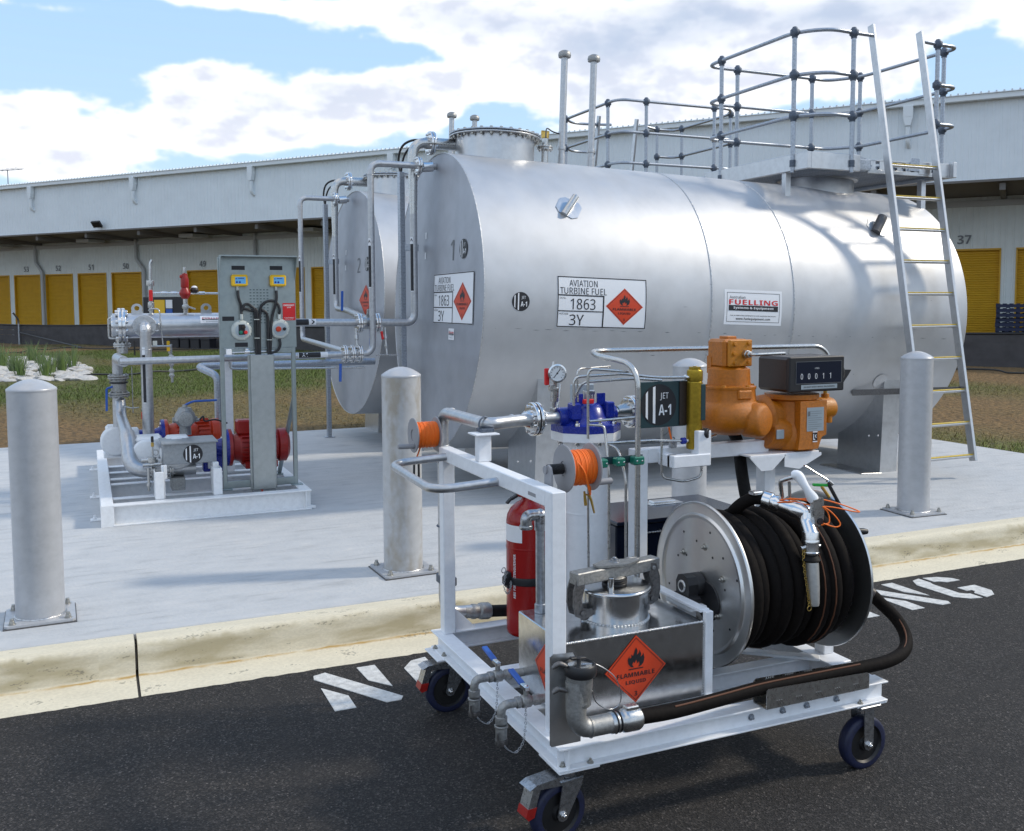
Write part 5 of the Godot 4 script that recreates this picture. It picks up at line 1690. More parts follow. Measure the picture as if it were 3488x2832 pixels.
	m.tube(bend([Vector3(0.24, 1.50, vz + 0.05), Vector3(0.17, 1.50, vz + 0.05), Vector3(0.17, 1.33, vz + 0.05), Vector3(0.24, 1.33, vz + 0.05)], 0.02), 0.008, 8)
	part(vessel, "lifting_handle", m, M.steel)
	for x in [0.398, 0.961]:
		m = Mb.new()
		var ring := disc(x, 1.575, 0.045, 20)
		var hole := disc(x, 1.58, 0.02, 16)
		for k in 20:
			var a := ring[k]
			var b := ring[(k + 1) % 20]
			var c := Vector2(x, 1.58) + (a - Vector2(x, 1.575)) * 0.45
			var d := Vector2(x, 1.58) + (b - Vector2(x, 1.575)) * 0.45
			m.prism(PackedVector2Array([a, b, d, c]), Vector3(0, 0, vz - 0.006), Vector3.RIGHT, Vector3.UP, 0.012)
		m.box(x - 0.045, 1.53, vz - 0.006, x + 0.045, 1.556, vz + 0.006)
		part(vessel, "lifting_eye", m, M.alu)
	maker_sign(vessel, Surf.round(Vector3(0, 1.432, vz), Vector3.RIGHT, Vector3.UP, Vector3.BACK, 0.106, deg_to_rad(62)), 1.01, 0.0, 0.22, 0.07, false)
	# facing flange on the vessel's side, elbow and riser
	m = Mb.new()
	m.cyl(Vector3(0.446, 1.43, vz + 0.08), Vector3(0.446, 1.43, vz + 0.14), 0.055, 20)
	flange(m, Vector3(0.446, 1.43, vz + 0.15), Vector3.BACK, 0.095, 0.012, 6)
	m.tube(bend([Vector3(0.446, 1.43, vz + 0.16), Vector3(0.446, 1.43, vz + 0.26), Vector3(0.446, 0.52, vz + 0.26)], 0.09, 8), 0.046, 20)
	m.torus(Vector3(0.446, 1.24, vz + 0.26), Vector3.UP, 0.046, 0.004, 20, 6)
	var riser := part(o, "outlet_riser", m, M.pipe)
	pipe_label(riser, Surf.round(Vector3(0.446, 0.80, vz + 0.26), Vector3.UP, Vector3.LEFT, Vector3.BACK, 0.047, deg_to_rad(62)), 0.0, 0.40, 0.024, "", 0.0)
	m = Mb.new(); m.box(0.415, 1.40, vz + 0.30, 0.445, 1.44, vz + 0.32, 0.004); part(riser, "white_tag", m, M.paperwhite)
	m = Mb.new(); m.box(0.50, 1.27, vz + 0.26, 0.535, 1.31, vz + 0.265, 0.001); part(riser, "pale_tag", m, M.polycarb)
	m = Mb.new()
	m.tube(bend([Vector3(0.49, 1.56, vz + 0.03), Vector3(0.50, 1.575, vz + 0.05), Vector3(0.57, 1.575, vz + 0.10), Vector3(0.59, 1.27, vz + 0.12)], 0.03), 0.006, 8)
	m.tube(bend([Vector3(0.53, 1.45, vz + 0.16), Vector3(0.56, 1.45, vz + 0.16), Vector3(0.56, 1.39, vz + 0.16), Vector3(0.53, 1.39, vz + 0.16)], 0.02), 0.007, 8)
	part(vessel, "small_tube", m, M.steel)
	m = Mb.new(); flange(m, Vector3(0.272, 1.27, vz), Vector3.UP, 0.07, 0.012, 6); m.cyl(Vector3(0.272, 1.20, vz), Vector3(0.272, 1.33, vz), 0.045, 16); part(vessel, "bottom_branch", m, M.steel)
	m = Mb.new()
	m.rod(Vector3(0.512, 1.535, vz), Vector3(0.512, 1.80, vz), 0.017, 12); m.cyl(Vector3(0.512, 1.77, vz), Vector3(0.512, 1.815, vz), 0.033, 14)
	m.tube(bend([Vector3(0.512, 1.80, vz), Vector3(0.515, 1.96, vz), Vector3(0.53, 1.99, vz)], 0.02), 0.012, 10)
	m.cyl(Vector3(0.512, 1.58, vz), Vector3(0.512, 1.63, vz), 0.026, 12)
	var air := part(o, "air_valve", m, M.steel)
	m = Mb.new(); m.box(0.495, 1.64, vz + 0.02, 0.525, 1.735, vz + 0.035, 0.005); part(air, "red_handle", m, M.signred)
	m = Mb.new()
	m.tube(bend([Vector3(0.53, 1.71, vz), Vector3(1.22, 1.705, vz), Vector3(1.22, 1.2, vz)], 0.03), 0.009, 8)
	for x in [0.62, 0.70, 0.93]: m.cyl(Vector3(x - 0.025, 1.709, vz), Vector3(x + 0.025, 1.709, vz), 0.014, 8)
	part(o, "relief_line", m, M.chrome)
	m = Mb.new()
	m.lathe([Vector2(0.0, 1.66), Vector2(0.025, 1.66), Vector2(0.045, 1.69), Vector2(0.05, 1.71), Vector2(0.028, 1.755), Vector2(0.034, 1.76), Vector2(0.034, 1.83), Vector2(0.026, 1.845), Vector2(0.024, 1.875), Vector2(0, 1.88)], Vector3(0.79, 0, vz), Vector3.UP, 18)
	m.box(0.75, 1.835, vz - 0.02, 0.79, 1.865, vz + 0.02, 0.006)
	var rv := part(o, "relief_valve", m, M.redpaint)
	m = Mb.new(); m.cyl(Vector3(0.79, 1.535, vz), Vector3(0.79, 1.66, vz), 0.018, 12); m.cyl(Vector3(0.79, 1.59, vz - 0.04), Vector3(0.79, 1.59, vz + 0.05), 0.026, 12); m.cyl(Vector3(0.79, 1.88, vz), Vector3(0.79, 1.93, vz), 0.011, 10); m.bar(Vector3(0.79, 1.60, vz + 0.03), Vector3(0.87, 1.57, vz + 0.03), 0.012, 0.014); part(rv, "body_valve", m, M.steel)
	m = Mb.new(); m.sphere(Vector3(0.868, 1.735, vz), 0.035, 14, 0.8); part(rv, "dark_cap", m, M.brownblack)
	m = Mb.new(); m.sphere(Vector3(0.868, 1.757, vz), 0.026, 12, 0.6); part(rv, "white_cap", m, M.paperwhite)
	# yellow-handled drain below the vessel
	m = Mb.new()
	m.tube([Vector3(0.49, 1.265, vz + 0.24), Vector3(0.64, 1.262, vz + 0.22)], 0.008, 8)
	m.tube([Vector3(0.655, 1.27, vz), Vector3(0.66, 1.10, vz), Vector3(0.665, 0.94, vz)], 0.011, 8)
	for y in [1.16, 1.10, 1.04, 1.0]: m.cyl(Vector3(0.662, y, vz - 0.03), Vector3(0.662, y, vz + 0.03), 0.022, 10)
	m.cyl(Vector3(0.655, 1.19, vz), Vector3(0.655, 1.27, vz), 0.018, 10)
	var dr := part(o, "vessel_drain", m, M.steel)
	m = Mb.new(); m.box(0.625, 1.21, vz + 0.03, 0.65, 1.30, vz + 0.05, 0.006); part(dr, "yellow_handle", m, M.yellow)
	# white column that carries the vessel
	m = Mb.new()
	m.box(1.08, 0.155, vz + 0.12, 1.145, 1.20, vz + 0.18, 0.003); m.box(1.06, 1.18, vz + 0.10, 1.16, 1.26, vz + 0.24, 0.004)
	part(o, "vessel_column", m, M.skid)
	m = Mb.new()
	m.rod(Vector3(0.40, 0.74, -8.6), Vector3(0.43, 0.74, -8.6), 0.01, 8); m.tube(smooth([Vector3(0.24, 0.76, -8.85), Vector3(0.32, 0.74, -8.75), Vector3(0.38, 0.75, -8.65)], 5), 0.006, 6); m.rod(Vector3(0.345, 0.68, -8.9), Vector3(0.345, 1.08, -8.9), 0.005, 6)
	var gt := part(o, "gauge_tap", m, M.steel)
	m = Mb.new(); m.box(0.395, 0.66, -8.56, 0.42, 0.72, -8.545, 0.004); part(gt, "red_handle", m, M.signred)

# ---------------------------------------------------------------- control panel on its stand at the skid's front
func make_panel() -> void:
	var o := thing("control_panel", "grey hooded control panel with two yellow displays and black cables", "control panel", Vector3(1.24, 0.16, -7.72))
	var z := -7.75
	var m := Mb.new()
	m.box(0.950, 1.268, z - 0.004, 1.532, 1.985, z, 0.001)
	part(o, "back_plate", m, M.panel)
	m = Mb.new()
	m.box(0.950, 1.975, z, 1.532, 1.985, z + 0.10, 0.001)
	m.prism(PackedVector2Array([Vector2(0, 1.975), Vector2(0.10, 1.975), Vector2(0, 1.80)]), Vector3(0.950, 0, z), Vector3.BACK, Vector3.UP, -0.004)
	m.prism(PackedVector2Array([Vector2(0, 1.975), Vector2(0.10, 1.975), Vector2(0, 1.80)]), Vector3(1.528, 0, z), Vector3.BACK, Vector3.UP, -0.004)
	part(o, "hood", m, M.panel)
	for x in [0.958, 1.508]:
		m = Mb.new(); m.box(x - 0.016, 0.16, z - 0.04, x + 0.016, 1.97, z - 0.005, 0.003); m.box(x - 0.04, 0.156, z - 0.05, x + 0.05, 0.166, z + 0.02, 0.002); part(o, "post", m, M.panel)
	m = Mb.new(); m.box(0.96, 0.166, z - 0.03, 1.52, 0.225, z - 0.006, 0.002); m.box(0.96, 1.225, z - 0.035, 1.52, 1.265, z - 0.006, 0.002); part(o, "cross_rail", m, M.panel)
	m = Mb.new(); m.bar(Vector3(1.506, 0.85, z - 0.03), Vector3(1.47, 0.17, z - 0.55), 0.03, 0.03); m.cyl(Vector3(1.47, 0.156, z - 0.55), Vector3(1.47, 0.168, z - 0.55), 0.035, 12); part(o, "brace", m, M.panel)
	m = Mb.new()
	m.box(1.165, 0.15, z - 0.005, 1.340, 1.215, z + 0.05, 0.003); m.box(1.148, 0.15, z - 0.004, 1.165, 1.213, z + 0.012, 0.001); m.box(1.340, 0.15, z - 0.004, 1.352, 1.213, z + 0.012, 0.001)
	part(o, "cable_duct", m, M.duct)
	m = Mb.new(); m.box(1.16, 0.10, z, 1.34, 0.148, z + 0.04, 0.004); part(o, "duct_gland_box", m, M.greybox)
	m = Mb.new(); m.cyl(Vector3(1.23, 0.10, z + 0.03), Vector3(1.23, 0.15, z + 0.03), 0.013, 10); part(o, "red_gland", m, M.redorange)
	var face := Surf.flat(Vector3(0, 0, z + 0.001), Vector3.RIGHT, Vector3.UP)
	for e in [[1.093, 1.891, 0.10, 0.032], [1.383, 1.893, 0.098, 0.032], [1.009, 1.498, 0.09, 0.034], [1.104, 1.294, 0.098, 0.034]]:
		m = Mb.new(); fill(m, face, rect(e[0] - e[2] / 2, e[1] - e[3] / 2, e[0] + e[2] / 2, e[1] + e[3] / 2), 0.001); part(o, "black_nameplate", m, M.ink)
	# perforations behind the cables
	m = Mb.new()
	for i in 6:
		for j in 12:
			fill(m, face, rect(1.175 + i * 0.026, 1.46 + j * 0.0235, 1.175 + i * 0.026 + 0.014, 1.46 + j * 0.0235 + 0.006), 0.001)
	part(o, "vent_slots", m, M.darkgreen).set_meta("kind", "stuff")
	for x in [1.097, 1.391]:
		m = Mb.new(); m.box(x - 0.062, 1.748, z, x + 0.062, 1.838, z + 0.045, 0.012)
		var d := part(o, "level_display", m, M.yellow)
		m = Mb.new(); var s := Surf.flat(Vector3(x, 1.79, z + 0.0455), Vector3.RIGHT, Vector3.UP)
		fill(m, s, rect(-0.035, -0.022, 0.045, 0.030), 0.0005); part(d, "screen", m, M.display)
		m = Mb.new(); fill(m, s, disc(-0.022, -0.010, 0.008, 14), 0.0012); fill(m, s, disc(0.0, -0.010, 0.008, 14), 0.0012); fill(m, s, rect(-0.012, 0.016, 0.032, 0.022), 0.0012); fill(m, s, rect(-0.032, 0.013, -0.02, 0.019), 0.0012); part(d, "buttons", m, M.blue)
		m = Mb.new(); m.cyl(Vector3(x - 0.015, 1.715, z + 0.02), Vector3(x - 0.015, 1.75, z + 0.02), 0.010, 10); part(d, "cable_gland", m, M.polycarb)
	# round start and stop boxes
	for e in [[1.106, 1.408, true], [1.397, 1.414, false]]:
		m = Mb.new()
		m.lathe([Vector2(0.080, 0), Vector2(0.080, 0.02), Vector2(0.074, 0.032), Vector2(0.06, 0.046), Vector2(0, 0.048)], Vector3(e[0], e[1], z), Vector3.BACK, 36)
		for k in 8:
			var a := TAU * k / 8 + 0.2
			m.cyl(Vector3(e[0] + 0.07 * cos(a), e[1] + 0.07 * sin(a), z + 0.03), Vector3(e[0] + 0.07 * cos(a), e[1] + 0.07 * sin(a), z + 0.042), 0.006, 8)
		var j := part(o, "push_button_box", m, M.polycarb)
		m = Mb.new(); m.cyl(Vector3(e[0], e[1] - 0.002, z + 0.047), Vector3(e[0], e[1] - 0.002, z + 0.052), 0.052, 30); part(j, "cover", m, M.plategrey)
		if e[2]:
			m = Mb.new(); m.box(e[0] - 0.028, e[1] - 0.035, z + 0.052, e[0] + 0.02, e[1] + 0.045, z + 0.0535); part(j, "label", m, M.ink)
			m = Mb.new(); m.cyl(Vector3(e[0] - 0.012, e[1] - 0.016, z + 0.053), Vector3(e[0] - 0.012, e[1] - 0.016, z + 0.064), 0.014, 16); part(j, "green_button", m, M.green)
			m = Mb.new(); m.cyl(Vector3(e[0] + 0.025, e[1] - 0.016, z + 0.053), Vector3(e[0] + 0.025, e[1] - 0.016, z + 0.066), 0.014, 16); part(j, "red_button", m, M.signred)
			m = Mb.new(); m.cyl(Vector3(e[0] + 0.01, e[1] + 0.024, z + 0.053), Vector3(e[0] + 0.01, e[1] + 0.024, z + 0.068), 0.014, 16); part(j, "dark_red_knob", m, M.brownblack)
		else:
			m = Mb.new(); m.cyl(Vector3(e[0] - 0.015, e[1], z + 0.052), Vector3(e[0] - 0.015, e[1], z + 0.07), 0.021, 20); part(j, "red_button", m, M.redorange)
			m = Mb.new(); m.cyl(Vector3(e[0] + 0.032, e[1], z + 0.052), Vector3(e[0] + 0.032, e[1], z + 0.064), 0.013, 16); part(j, "blue_button", m, M.ink)
	m = Mb.new(); fill(m, face, rect(1.428, 1.481, 1.527, 1.617), 0.0012)
	var em := part(o, "emergency_stop_sign", m, M.signred)
	m = Mb.new(); letters(m, face, "EMERGENCY", 1.478, 1.600, 0.013, 0.002, true, 1.0, 0.084); letters(m, face, "STOP", 1.478, 1.583, 0.010, 0.002, true); letters(m, face, "IN CASE OF EMERGENCY", 1.478, 1.502, 0.005, 0.002, true); letters(m, face, "PRESS RED BUTTON", 1.478, 1.491, 0.005, 0.002, true); part(em, "lettering", m, M.paperwhite)
	# cables gathered in two bundles
	var zc := z + 0.035
	var runs := [[[1.082, 1.715], [1.085, 1.66], [1.10, 1.61], [1.105, 1.56], [1.105, 1.535]], [[1.11, 1.56], [1.125, 1.60], [1.155, 1.61], [1.185, 1.59], [1.205, 1.56], [1.21, 1.45], [1.212, 1.215]], [[1.11, 1.58], [1.15, 1.57], [1.19, 1.56], [1.215, 1.57], [1.225, 1.50], [1.226, 1.215]], [[1.376, 1.715], [1.376, 1.66], [1.365, 1.60], [1.345, 1.53], [1.332, 1.45], [1.322, 1.30], [1.318, 1.215]], [[1.393, 1.53], [1.398, 1.56], [1.385, 1.61], [1.35, 1.635], [1.30, 1.63], [1.262, 1.60], [1.25, 1.56], [1.24, 1.45], [1.238, 1.215]], [[1.26, 1.565], [1.29, 1.545], [1.305, 1.50], [1.306, 1.40], [1.304, 1.215]], [[1.393, 1.335], [1.396, 1.29], [1.375, 1.245], [1.32, 1.222], [1.31, 1.205]]]
	for r in runs:
		var pts := []
		for i in r.size(): pts.append(Vector3(r[i][0], r[i][1], zc + 0.004 * sin(i * 2.0 + r[0][0] * 40.0)))
		m = Mb.new(); m.tube(smooth(pts, 6), 0.0105, 9); part(o, "cable", m, M.black)
	m = Mb.new()
	for e in [[1.218, 1.49], [1.218, 1.345], [1.312, 1.33]]: m.box(e[0] - 0.02, e[1] - 0.003, zc - 0.014, e[0] + 0.02, e[1] + 0.003, zc + 0.016, 0.002)
	m.cyl(Vector3(1.105, 1.49, z + 0.03), Vector3(1.105, 1.535, z + 0.03), 0.012, 10); m.cyl(Vector3(1.393, 1.49, z + 0.03), Vector3(1.393, 1.535, z + 0.03), 0.012, 10)
	part(o, "cable_ties", m, M.polycarb)
	m = Mb.new()
	m.rod(Vector3(1.03, 1.235, z + 0.01), Vector3(1.36, 1.24, z + 0.01), 0.006, 8); m.cyl(Vector3(1.125, 1.237, z + 0.01), Vector3(1.165, 1.238, z + 0.01), 0.018, 10); m.cyl(Vector3(1.13, 1.255, z + 0.01), Vector3(1.155, 1.256, z + 0.01), 0.014, 10)
	part(o, "earth_rod", m, M.chrome)
	m = Mb.new(); m.box(0.985, 1.218, z - 0.02, 1.025, 1.262, z + 0.03, 0.003); part(o, "white_box", m, M.paperwhite)

# ---------------------------------------------------------------- the fuelling cart
func caster(o: Node3D, pivot: Vector3, turn: float, fixed: bool) -> void:
	var B := Basis(Vector3.UP, turn)
	var X := Transform3D(B, Vector3(pivot.x, ROAD, pivot.z))
	var off := 0.0 if fixed else -0.035
	var m := Mb.new(); m.X = X
	m.box(-0.05, 0.243, -0.045, 0.05, 0.256, 0.045, 0.003)
	if fixed:
		for z in [-0.034, 0.034]:
			m.prism(PackedVector2Array([Vector2(-0.024, 0.245), Vector2(0.024, 0.245), Vector2(0.022, 0.105), Vector2(0.016, 0.088), Vector2(0, 0.080), Vector2(-0.016, 0.088), Vector2(-0.022, 0.105)]), Vector3(0, 0, z - 0.002), Vector3.RIGHT, Vector3.UP, 0.004)
	else:
		m.cyl(Vector3(0, 0.215, 0), Vector3(0, 0.245, 0), 0.036, 20, 0.006)
		m.box(-0.045, 0.205, -0.040, 0.045, 0.217, 0.040, 0.005)
		for z in [-0.036, 0.036]:
			m.prism(PackedVector2Array([Vector2(-0.035, 0.216), Vector2(0.042, 0.216), Vector2(0.04, 0.19), Vector2(-0.012, 0.10), Vector2(-0.022, 0.084), Vector2(-0.036, 0.08), Vector2(-0.05, 0.086), Vector2(-0.056, 0.10), Vector2(-0.052, 0.115)]), Vector3(0, 0, z - 0.002), Vector3.RIGHT, Vector3.UP, 0.004)
	var f := part(o, "caster", m, M.zinc)
	m = Mb.new(); m.X = X
	var c := Vector3(off, 0.102, 0)
	m.lathe([Vector2(0.074, -0.024), Vector2(0.090, -0.024), Vector2(0.099, -0.019), Vector2(0.102, -0.010), Vector2(0.102, 0.010), Vector2(0.099, 0.019), Vector2(0.090, 0.024), Vector2(0.074, 0.024)], c, Vector3.BACK, 44)
	part(f, "tyre", m, M.tyre)
	m = Mb.new(); m.X = X
	m.lathe([Vector2(0, -0.027), Vector2(0.026, -0.027), Vector2(0.03, -0.016), Vector2(0.068, -0.014), Vector2(0.075, -0.023), Vector2(0.075, 0.023), Vector2(0.068, 0.014), Vector2(0.03, 0.016), Vector2(0.026, 0.027), Vector2(0, 0.027)], c, Vector3.BACK, 36)
	part(f, "wheel_core", m, M.wheelcore)
	m = Mb.new(); m.X = X
	for s in [-1.0, 1.0]: m.hexnut(c + Vector3(0, 0, s * 0.036), Vector3(0, 0, s), 0.013, 0.010); m.cyl(c + Vector3(0, 0, s * 0.046), c + Vector3(0, 0, s * 0.053), 0.007, 10)
	part(f, "axle_bolt", m, M.chrome)
	if not fixed:
		m = Mb.new(); m.X = X
		m.prism(PackedVector2Array([Vector2(-0.03, 0.232), Vector2(-0.135, 0.226), Vector2(-0.16, 0.214), Vector2(-0.11, 0.207), Vector2(-0.03, 0.200)]), Vector3(0, 0, -0.034), Vector3.RIGHT, Vector3.UP, 0.068)
		m.prism(PackedVector2Array([Vector2(-0.112, 0.215), Vector2(-0.142, 0.212), Vector2(-0.162, 0.15), Vector2(-0.132, 0.15)]), Vector3(0, 0, -0.026), Vector3.RIGHT, Vector3.UP, 0.052)
		part(f, "brake_lever", m, M.zinc)
		m = Mb.new(); m.X = X
		m.prism(PackedVector2Array([Vector2(-0.130, 0.150), Vector2(-0.164, 0.150), Vector2(-0.172, 0.124), Vector2(-0.162, 0.112), Vector2(-0.140, 0.118)]), Vector3(0, 0, -0.028), Vector3.RIGHT, Vector3.UP, 0.056)
		part(f, "brake_pedal_tip", m, M.redpaint)

# a bolt through a flange
func bolt(m: Mb, p: Vector3, up: Vector3, r := 0.008) -> void:
	m.cyl(p, p + up * 0.002, r * 1.5, 12, 0.0); m.hexnut(p + up * 0.002, up, r, r * 0.9); m.hexnut(p + up * (0.002 + r * 0.9), up, r * 0.62, r * 0.7)

# a lever cam coupling of radius r from p to q
func camlock(m: Mb, p: Vector3, q: Vector3, r: float) -> void:
	var d := (q - p)
	var l := d.length()
	m.lathe([Vector2(0, 0), Vector2(r * 0.86, 0), Vector2(r * 0.86, l * 0.25), Vector2(r, l * 0.28), Vector2(r, l * 0.42), Vector2(r * 0.92, l * 0.44), Vector2(r * 0.92, l * 0.55), Vector2(r * 1.08, l * 0.58), Vector2(r * 1.12, l * 0.66), Vector2(r * 1.12, l * 0.92), Vector2(r * 0.95, l), Vector2(0, l)], p, d, 26)

func make_cart() -> Node3D:
	var o := thing("fuelling_cart", "white wheeled fuelling cart carrying a black hose reel, filter and orange meter", "fuelling cart", Vector3(2.05, ROAD, -3.3))
	var m := Mb.new()
	var yb := 0.088
	var yt := 0.166
	var ym := (yb + yt) / 2
	# base frame of I beams, with mitred-looking front corner
	m.ibeam(Vector3(1.36, ym, -2.735), Vector3(2.745, ym, -2.735), 0.072, yt - yb, 0.007); part(o, "front_beam", m, M.white)
	m = Mb.new(); m.ibeam(Vector3(1.385, ym, -2.70), Vector3(1.385, ym, -3.97), 0.072, yt - yb + 0.001, 0.0072); part(o, "left_beam", m, M.white)
	m = Mb.new(); m.ibeam(Vector3(2.70, ym, -2.77), Vector3(2.70, ym, -3.97), 0.070, yt - yb - 0.001, 0.007); part(o, "right_beam", m, M.white)
	m = Mb.new(); m.ibeam(Vector3(1.42, ym, -3.935), Vector3(2.665, ym, -3.935), 0.07, yt - yb, 0.007); part(o, "rear_beam", m, M.white)
	for z in [-3.42, -3.05]:
		m = Mb.new(); m.ibeam(Vector3(1.42, ym, z), Vector3(2.665, ym, z), 0.06, yt - yb - 0.002, 0.007); part(o, "cross_beam", m, M.white)
	m = Mb.new(); m.box(1.35, yb - 0.0085, -2.86, 1.50, yb - 0.0005, -2.702, 0.002); m.box(1.32, yb - 0.0085, -3.97, 1.50, yb - 0.0005, -3.80, 0.002); m.box(2.60, yb - 0.0085, -2.85, 2.745, yb - 0.0005, -2.702, 0.002); part(o, "caster_plates", m, M.white)
	for p in [[1.375, -2.73], [1.40, -2.79], [1.47, -2.715], [1.355, -3.93], [1.36, -3.83], [1.47, -3.86], [2.62, -2.712], [2.735, -2.75]]:
		m = Mb.new(); bolt(m, Vector3(p[0], yb + 0.007, p[1]), Vector3.UP); part(o, "bolt", m, M.bolt)
	for x in [2.13, 2.27, 2.38, 2.52]:
		m = Mb.new(); bolt(m, Vector3(x, ym - 0.004, -2.731), Vector3.BACK, 0.0085); part(o, "bolt", m, M.galv)
	caster(o, Vector3(1.405, 0, -2.765), 0.12, false)
	caster(o, Vector3(1.425, 0, -3.87), 0.0, false)
	caster(o, Vector3(2.655, 0, -2.735), 0.0, true)
	caster(o, Vector3(2.655, 0, -3.90), 0.0, true)
	# left end frame
	m = Mb.new(); m.box(1.372, yt, -2.855, 1.425, 0.985, -2.80, 0.003); part(o, "corner_post", m, M.white)
	m = Mb.new(); m.box(1.382, yt, -3.935, 1.435, 0.985, -3.882, 0.003); part(o, "corner_post", m, M.white)
	m = Mb.new(); m.bar(Vector3(1.409, 0.957, -3.883), Vector3(1.399, 0.957, -2.854), 0.053, 0.055, Vector3.UP, 0.003); part(o, "top_rail", m, M.white)
	m = Mb.new(); m.prism(PackedVector2Array([Vector2(0, 0), Vector2(0.11, 0), Vector2(0, 0.11)]), Vector3(1.435, yt, -3.92), Vector3.RIGHT, Vector3.UP, 0.006); part(o, "gusset", m, M.white)
	m = Mb.new()
	m.tube(bend([Vector3(1.41, 0.955, -3.84), Vector3(1.145, 0.935, -3.88), Vector3(1.125, 0.93, -3.27), Vector3(1.405, 0.945, -3.27)], 0.10, 8), 0.0165, 16)
	part(o, "push_handle", m, M.pipe)
	m = Mb.new(); m.box(1.385, 0.985, -3.515, 1.44, 1.09, -3.475, 0.003); m.box(1.365, 1.09, -3.54, 1.465, 1.097, -3.45, 0.002); part(o, "pipe_support", m, M.white)
	# delivery pipe from the rear corner over the top to the filter
	m = Mb.new()
	m.tube(bend([Vector3(1.60, 0.215, -4.0), Vector3(1.425, 0.225, -4.0), Vector3(1.425, 1.128, -4.0), Vector3(1.432, 1.128, -3.50), Vector3(1.62, 1.126, -3.585), Vector3(1.85, 1.126, -3.60)], 0.075, 8), 0.0255, 18)
	for p in [[Vector3(1.425, 0.98, -4.0), Vector3.UP], [Vector3(1.428, 1.128, -3.90), Vector3.BACK], [Vector3(1.57, 1.127, -3.57), Vector3(1, 0, -0.3)]]: m.torus(p[0], p[1], 0.0255, 0.003, 20, 6)
	var dp := part(o, "inlet_pipe", m, M.pipe)
	m = Mb.new(); m.torus(Vector3(1.432, 1.126, -3.525), Vector3(0.3, 0, 1), 0.029, 0.004, 24, 6); m.torus(Vector3(1.425, 0.62, -4.0), Vector3.UP, 0.029, 0.004, 20, 6); m.box(1.398, 0.36, -4.035, 1.46, 0.40, -3.93, 0.004); m.box(1.40, 0.90, -4.03, 1.455, 0.935, -3.93, 0.004); m.box(1.405, 1.097, -3.55, 1.46, 1.112, -3.49, 0.002); part(dp, "pipe_clamp", m, M.clamp)
	m = Mb.new(); flange(m, Vector3(1.685, 1.126, -3.60), Vector3.RIGHT, 0.070, 0.016); m.lathe([Vector2(0.026, -0.06), Vector2(0.04, -0.02), Vector2(0.04, 0.02), Vector2(0.026, 0.06)], Vector3(1.685, 1.126, -3.60), Vector3.RIGHT, 22); part(dp, "flange", m, M.chrome)
	m = Mb.new(); m.torus(Vector3(1.685, 1.126, -3.60), Vector3.RIGHT, 0.066, 0.004, 28, 6); part(dp, "gasket", m, M.black)
	m = Mb.new(); camlock(m, Vector3(1.52, 0.215, -4.0), Vector3(1.645, 0.205, -4.0), 0.034); part(dp, "coupling", m, M.cast)
	m = Mb.new(); m.tube(smooth([Vector3(1.62, 0.205, -4.0), Vector3(1.8, 0.19, -3.99), Vector3(2.0, 0.20, -3.9), Vector3(2.05, 0.22, -3.7)], 6), 0.027, 14); part(o, "inlet_hose", m, M.rubber)
	# pressure gauge and its cock
	m = Mb.new(); m.rod(Vector3(1.772, 1.14, -3.6), Vector3(1.772, 1.29, -3.58), 0.008, 10); m.cyl(Vector3(1.772, 1.195, -3.59), Vector3(1.772, 1.255, -3.585), 0.017, 12); m.cyl(Vector3(1.772, 1.15, -3.6), Vector3(1.772, 1.17, -3.6), 0.014, 6); m.box(1.745, 1.24, -3.60, 1.772, 1.265, -3.575, 0.003); m.rod(Vector3(1.80, 1.15, -3.62), Vector3(1.835, 1.26, -3.66), 0.004, 6)
	m.rod(Vector3(1.762, 1.345, -3.58), Vector3(1.766, 1.362, -3.58), 0.007, 8)
	var g := part(o, "gauge_stem", m, M.steel)
	var gd := Vector3(-0.28, 0.0, 0.96).normalized()
	m = Mb.new(); m.lathe([Vector2(0, -0.024), Vector2(0.033, -0.024), Vector2(0.035, -0.005), Vector2(0.039, 0.0), Vector2(0.039, 0.008), Vector2(0.032, 0.010), Vector2(0.031, 0.003), Vector2(0, 0.003)], Vector3(1.772, 1.315, -3.565), gd, 32); part(g, "gauge_case", m, M.chrome)
	m = Mb.new()
	var gs := Surf.flat(Vector3(1.772, 1.315, -3.565) + gd * 0.0035, Vector3.UP.cross(gd), Vector3.UP)
	fill(m, gs, disc(0, 0, 0.031), 0.0); part(g, "dial", m, M.glassy)
	m = Mb.new()
	for k in 11:
		var a := deg_to_rad(225.0 - 27.0 * k)
		var p := Vector2(cos(a), sin(a))
		var q := Vector2(-p.y, p.x) * 0.0008
		fill(m, gs, PackedVector2Array([p * 0.022 - q, p * 0.028 - q, p * 0.028 + q, p * 0.022 + q]), 0.0006)
	fill(m, gs, PackedVector2Array([Vector2(-0.016, -0.018), Vector2(0.012, 0.019), Vector2(0.014, 0.017), Vector2(-0.013, -0.019)]), 0.001); fill(m, gs, disc(0, 0, 0.004, 12), 0.0014); part(g, "pointer", m, M.ink)
	m = Mb.new(); m.box(1.728, 1.265, -3.60, 1.748, 1.335, -3.585, 0.005); part(g, "red_handle", m, M.signred)
	# filter vessel: white body, white lower flange, blue head
	var F := Vector3(1.925, 0, -3.6)
	m = Mb.new(); m.lathe([Vector2(0.03, yt), Vector2(0.085, yt + 0.02), Vector2(0.097, yt + 0.06), Vector2(0.097, 0.715), Vector2(0.099, 0.718), Vector2(0.099, 0.726), Vector2(0.097, 0.729), Vector2(0.097, 1.035)], F, Vector3.UP, 40)
	var fv := part(o, "filter_vessel", m, M.white)
	m = Mb.new()
	var oct := PackedVector2Array()
	for k in 8: oct.append(Vector2(cos(TAU * (k + 0.5) / 8), sin(TAU * (k + 0.5) / 8)) * 0.148)
	m.prism(oct, F + Vector3(0, 1.03, 0), Vector3.RIGHT, Vector3.FORWARD, 0.036); part(fv, "lower_flange", m, M.white)
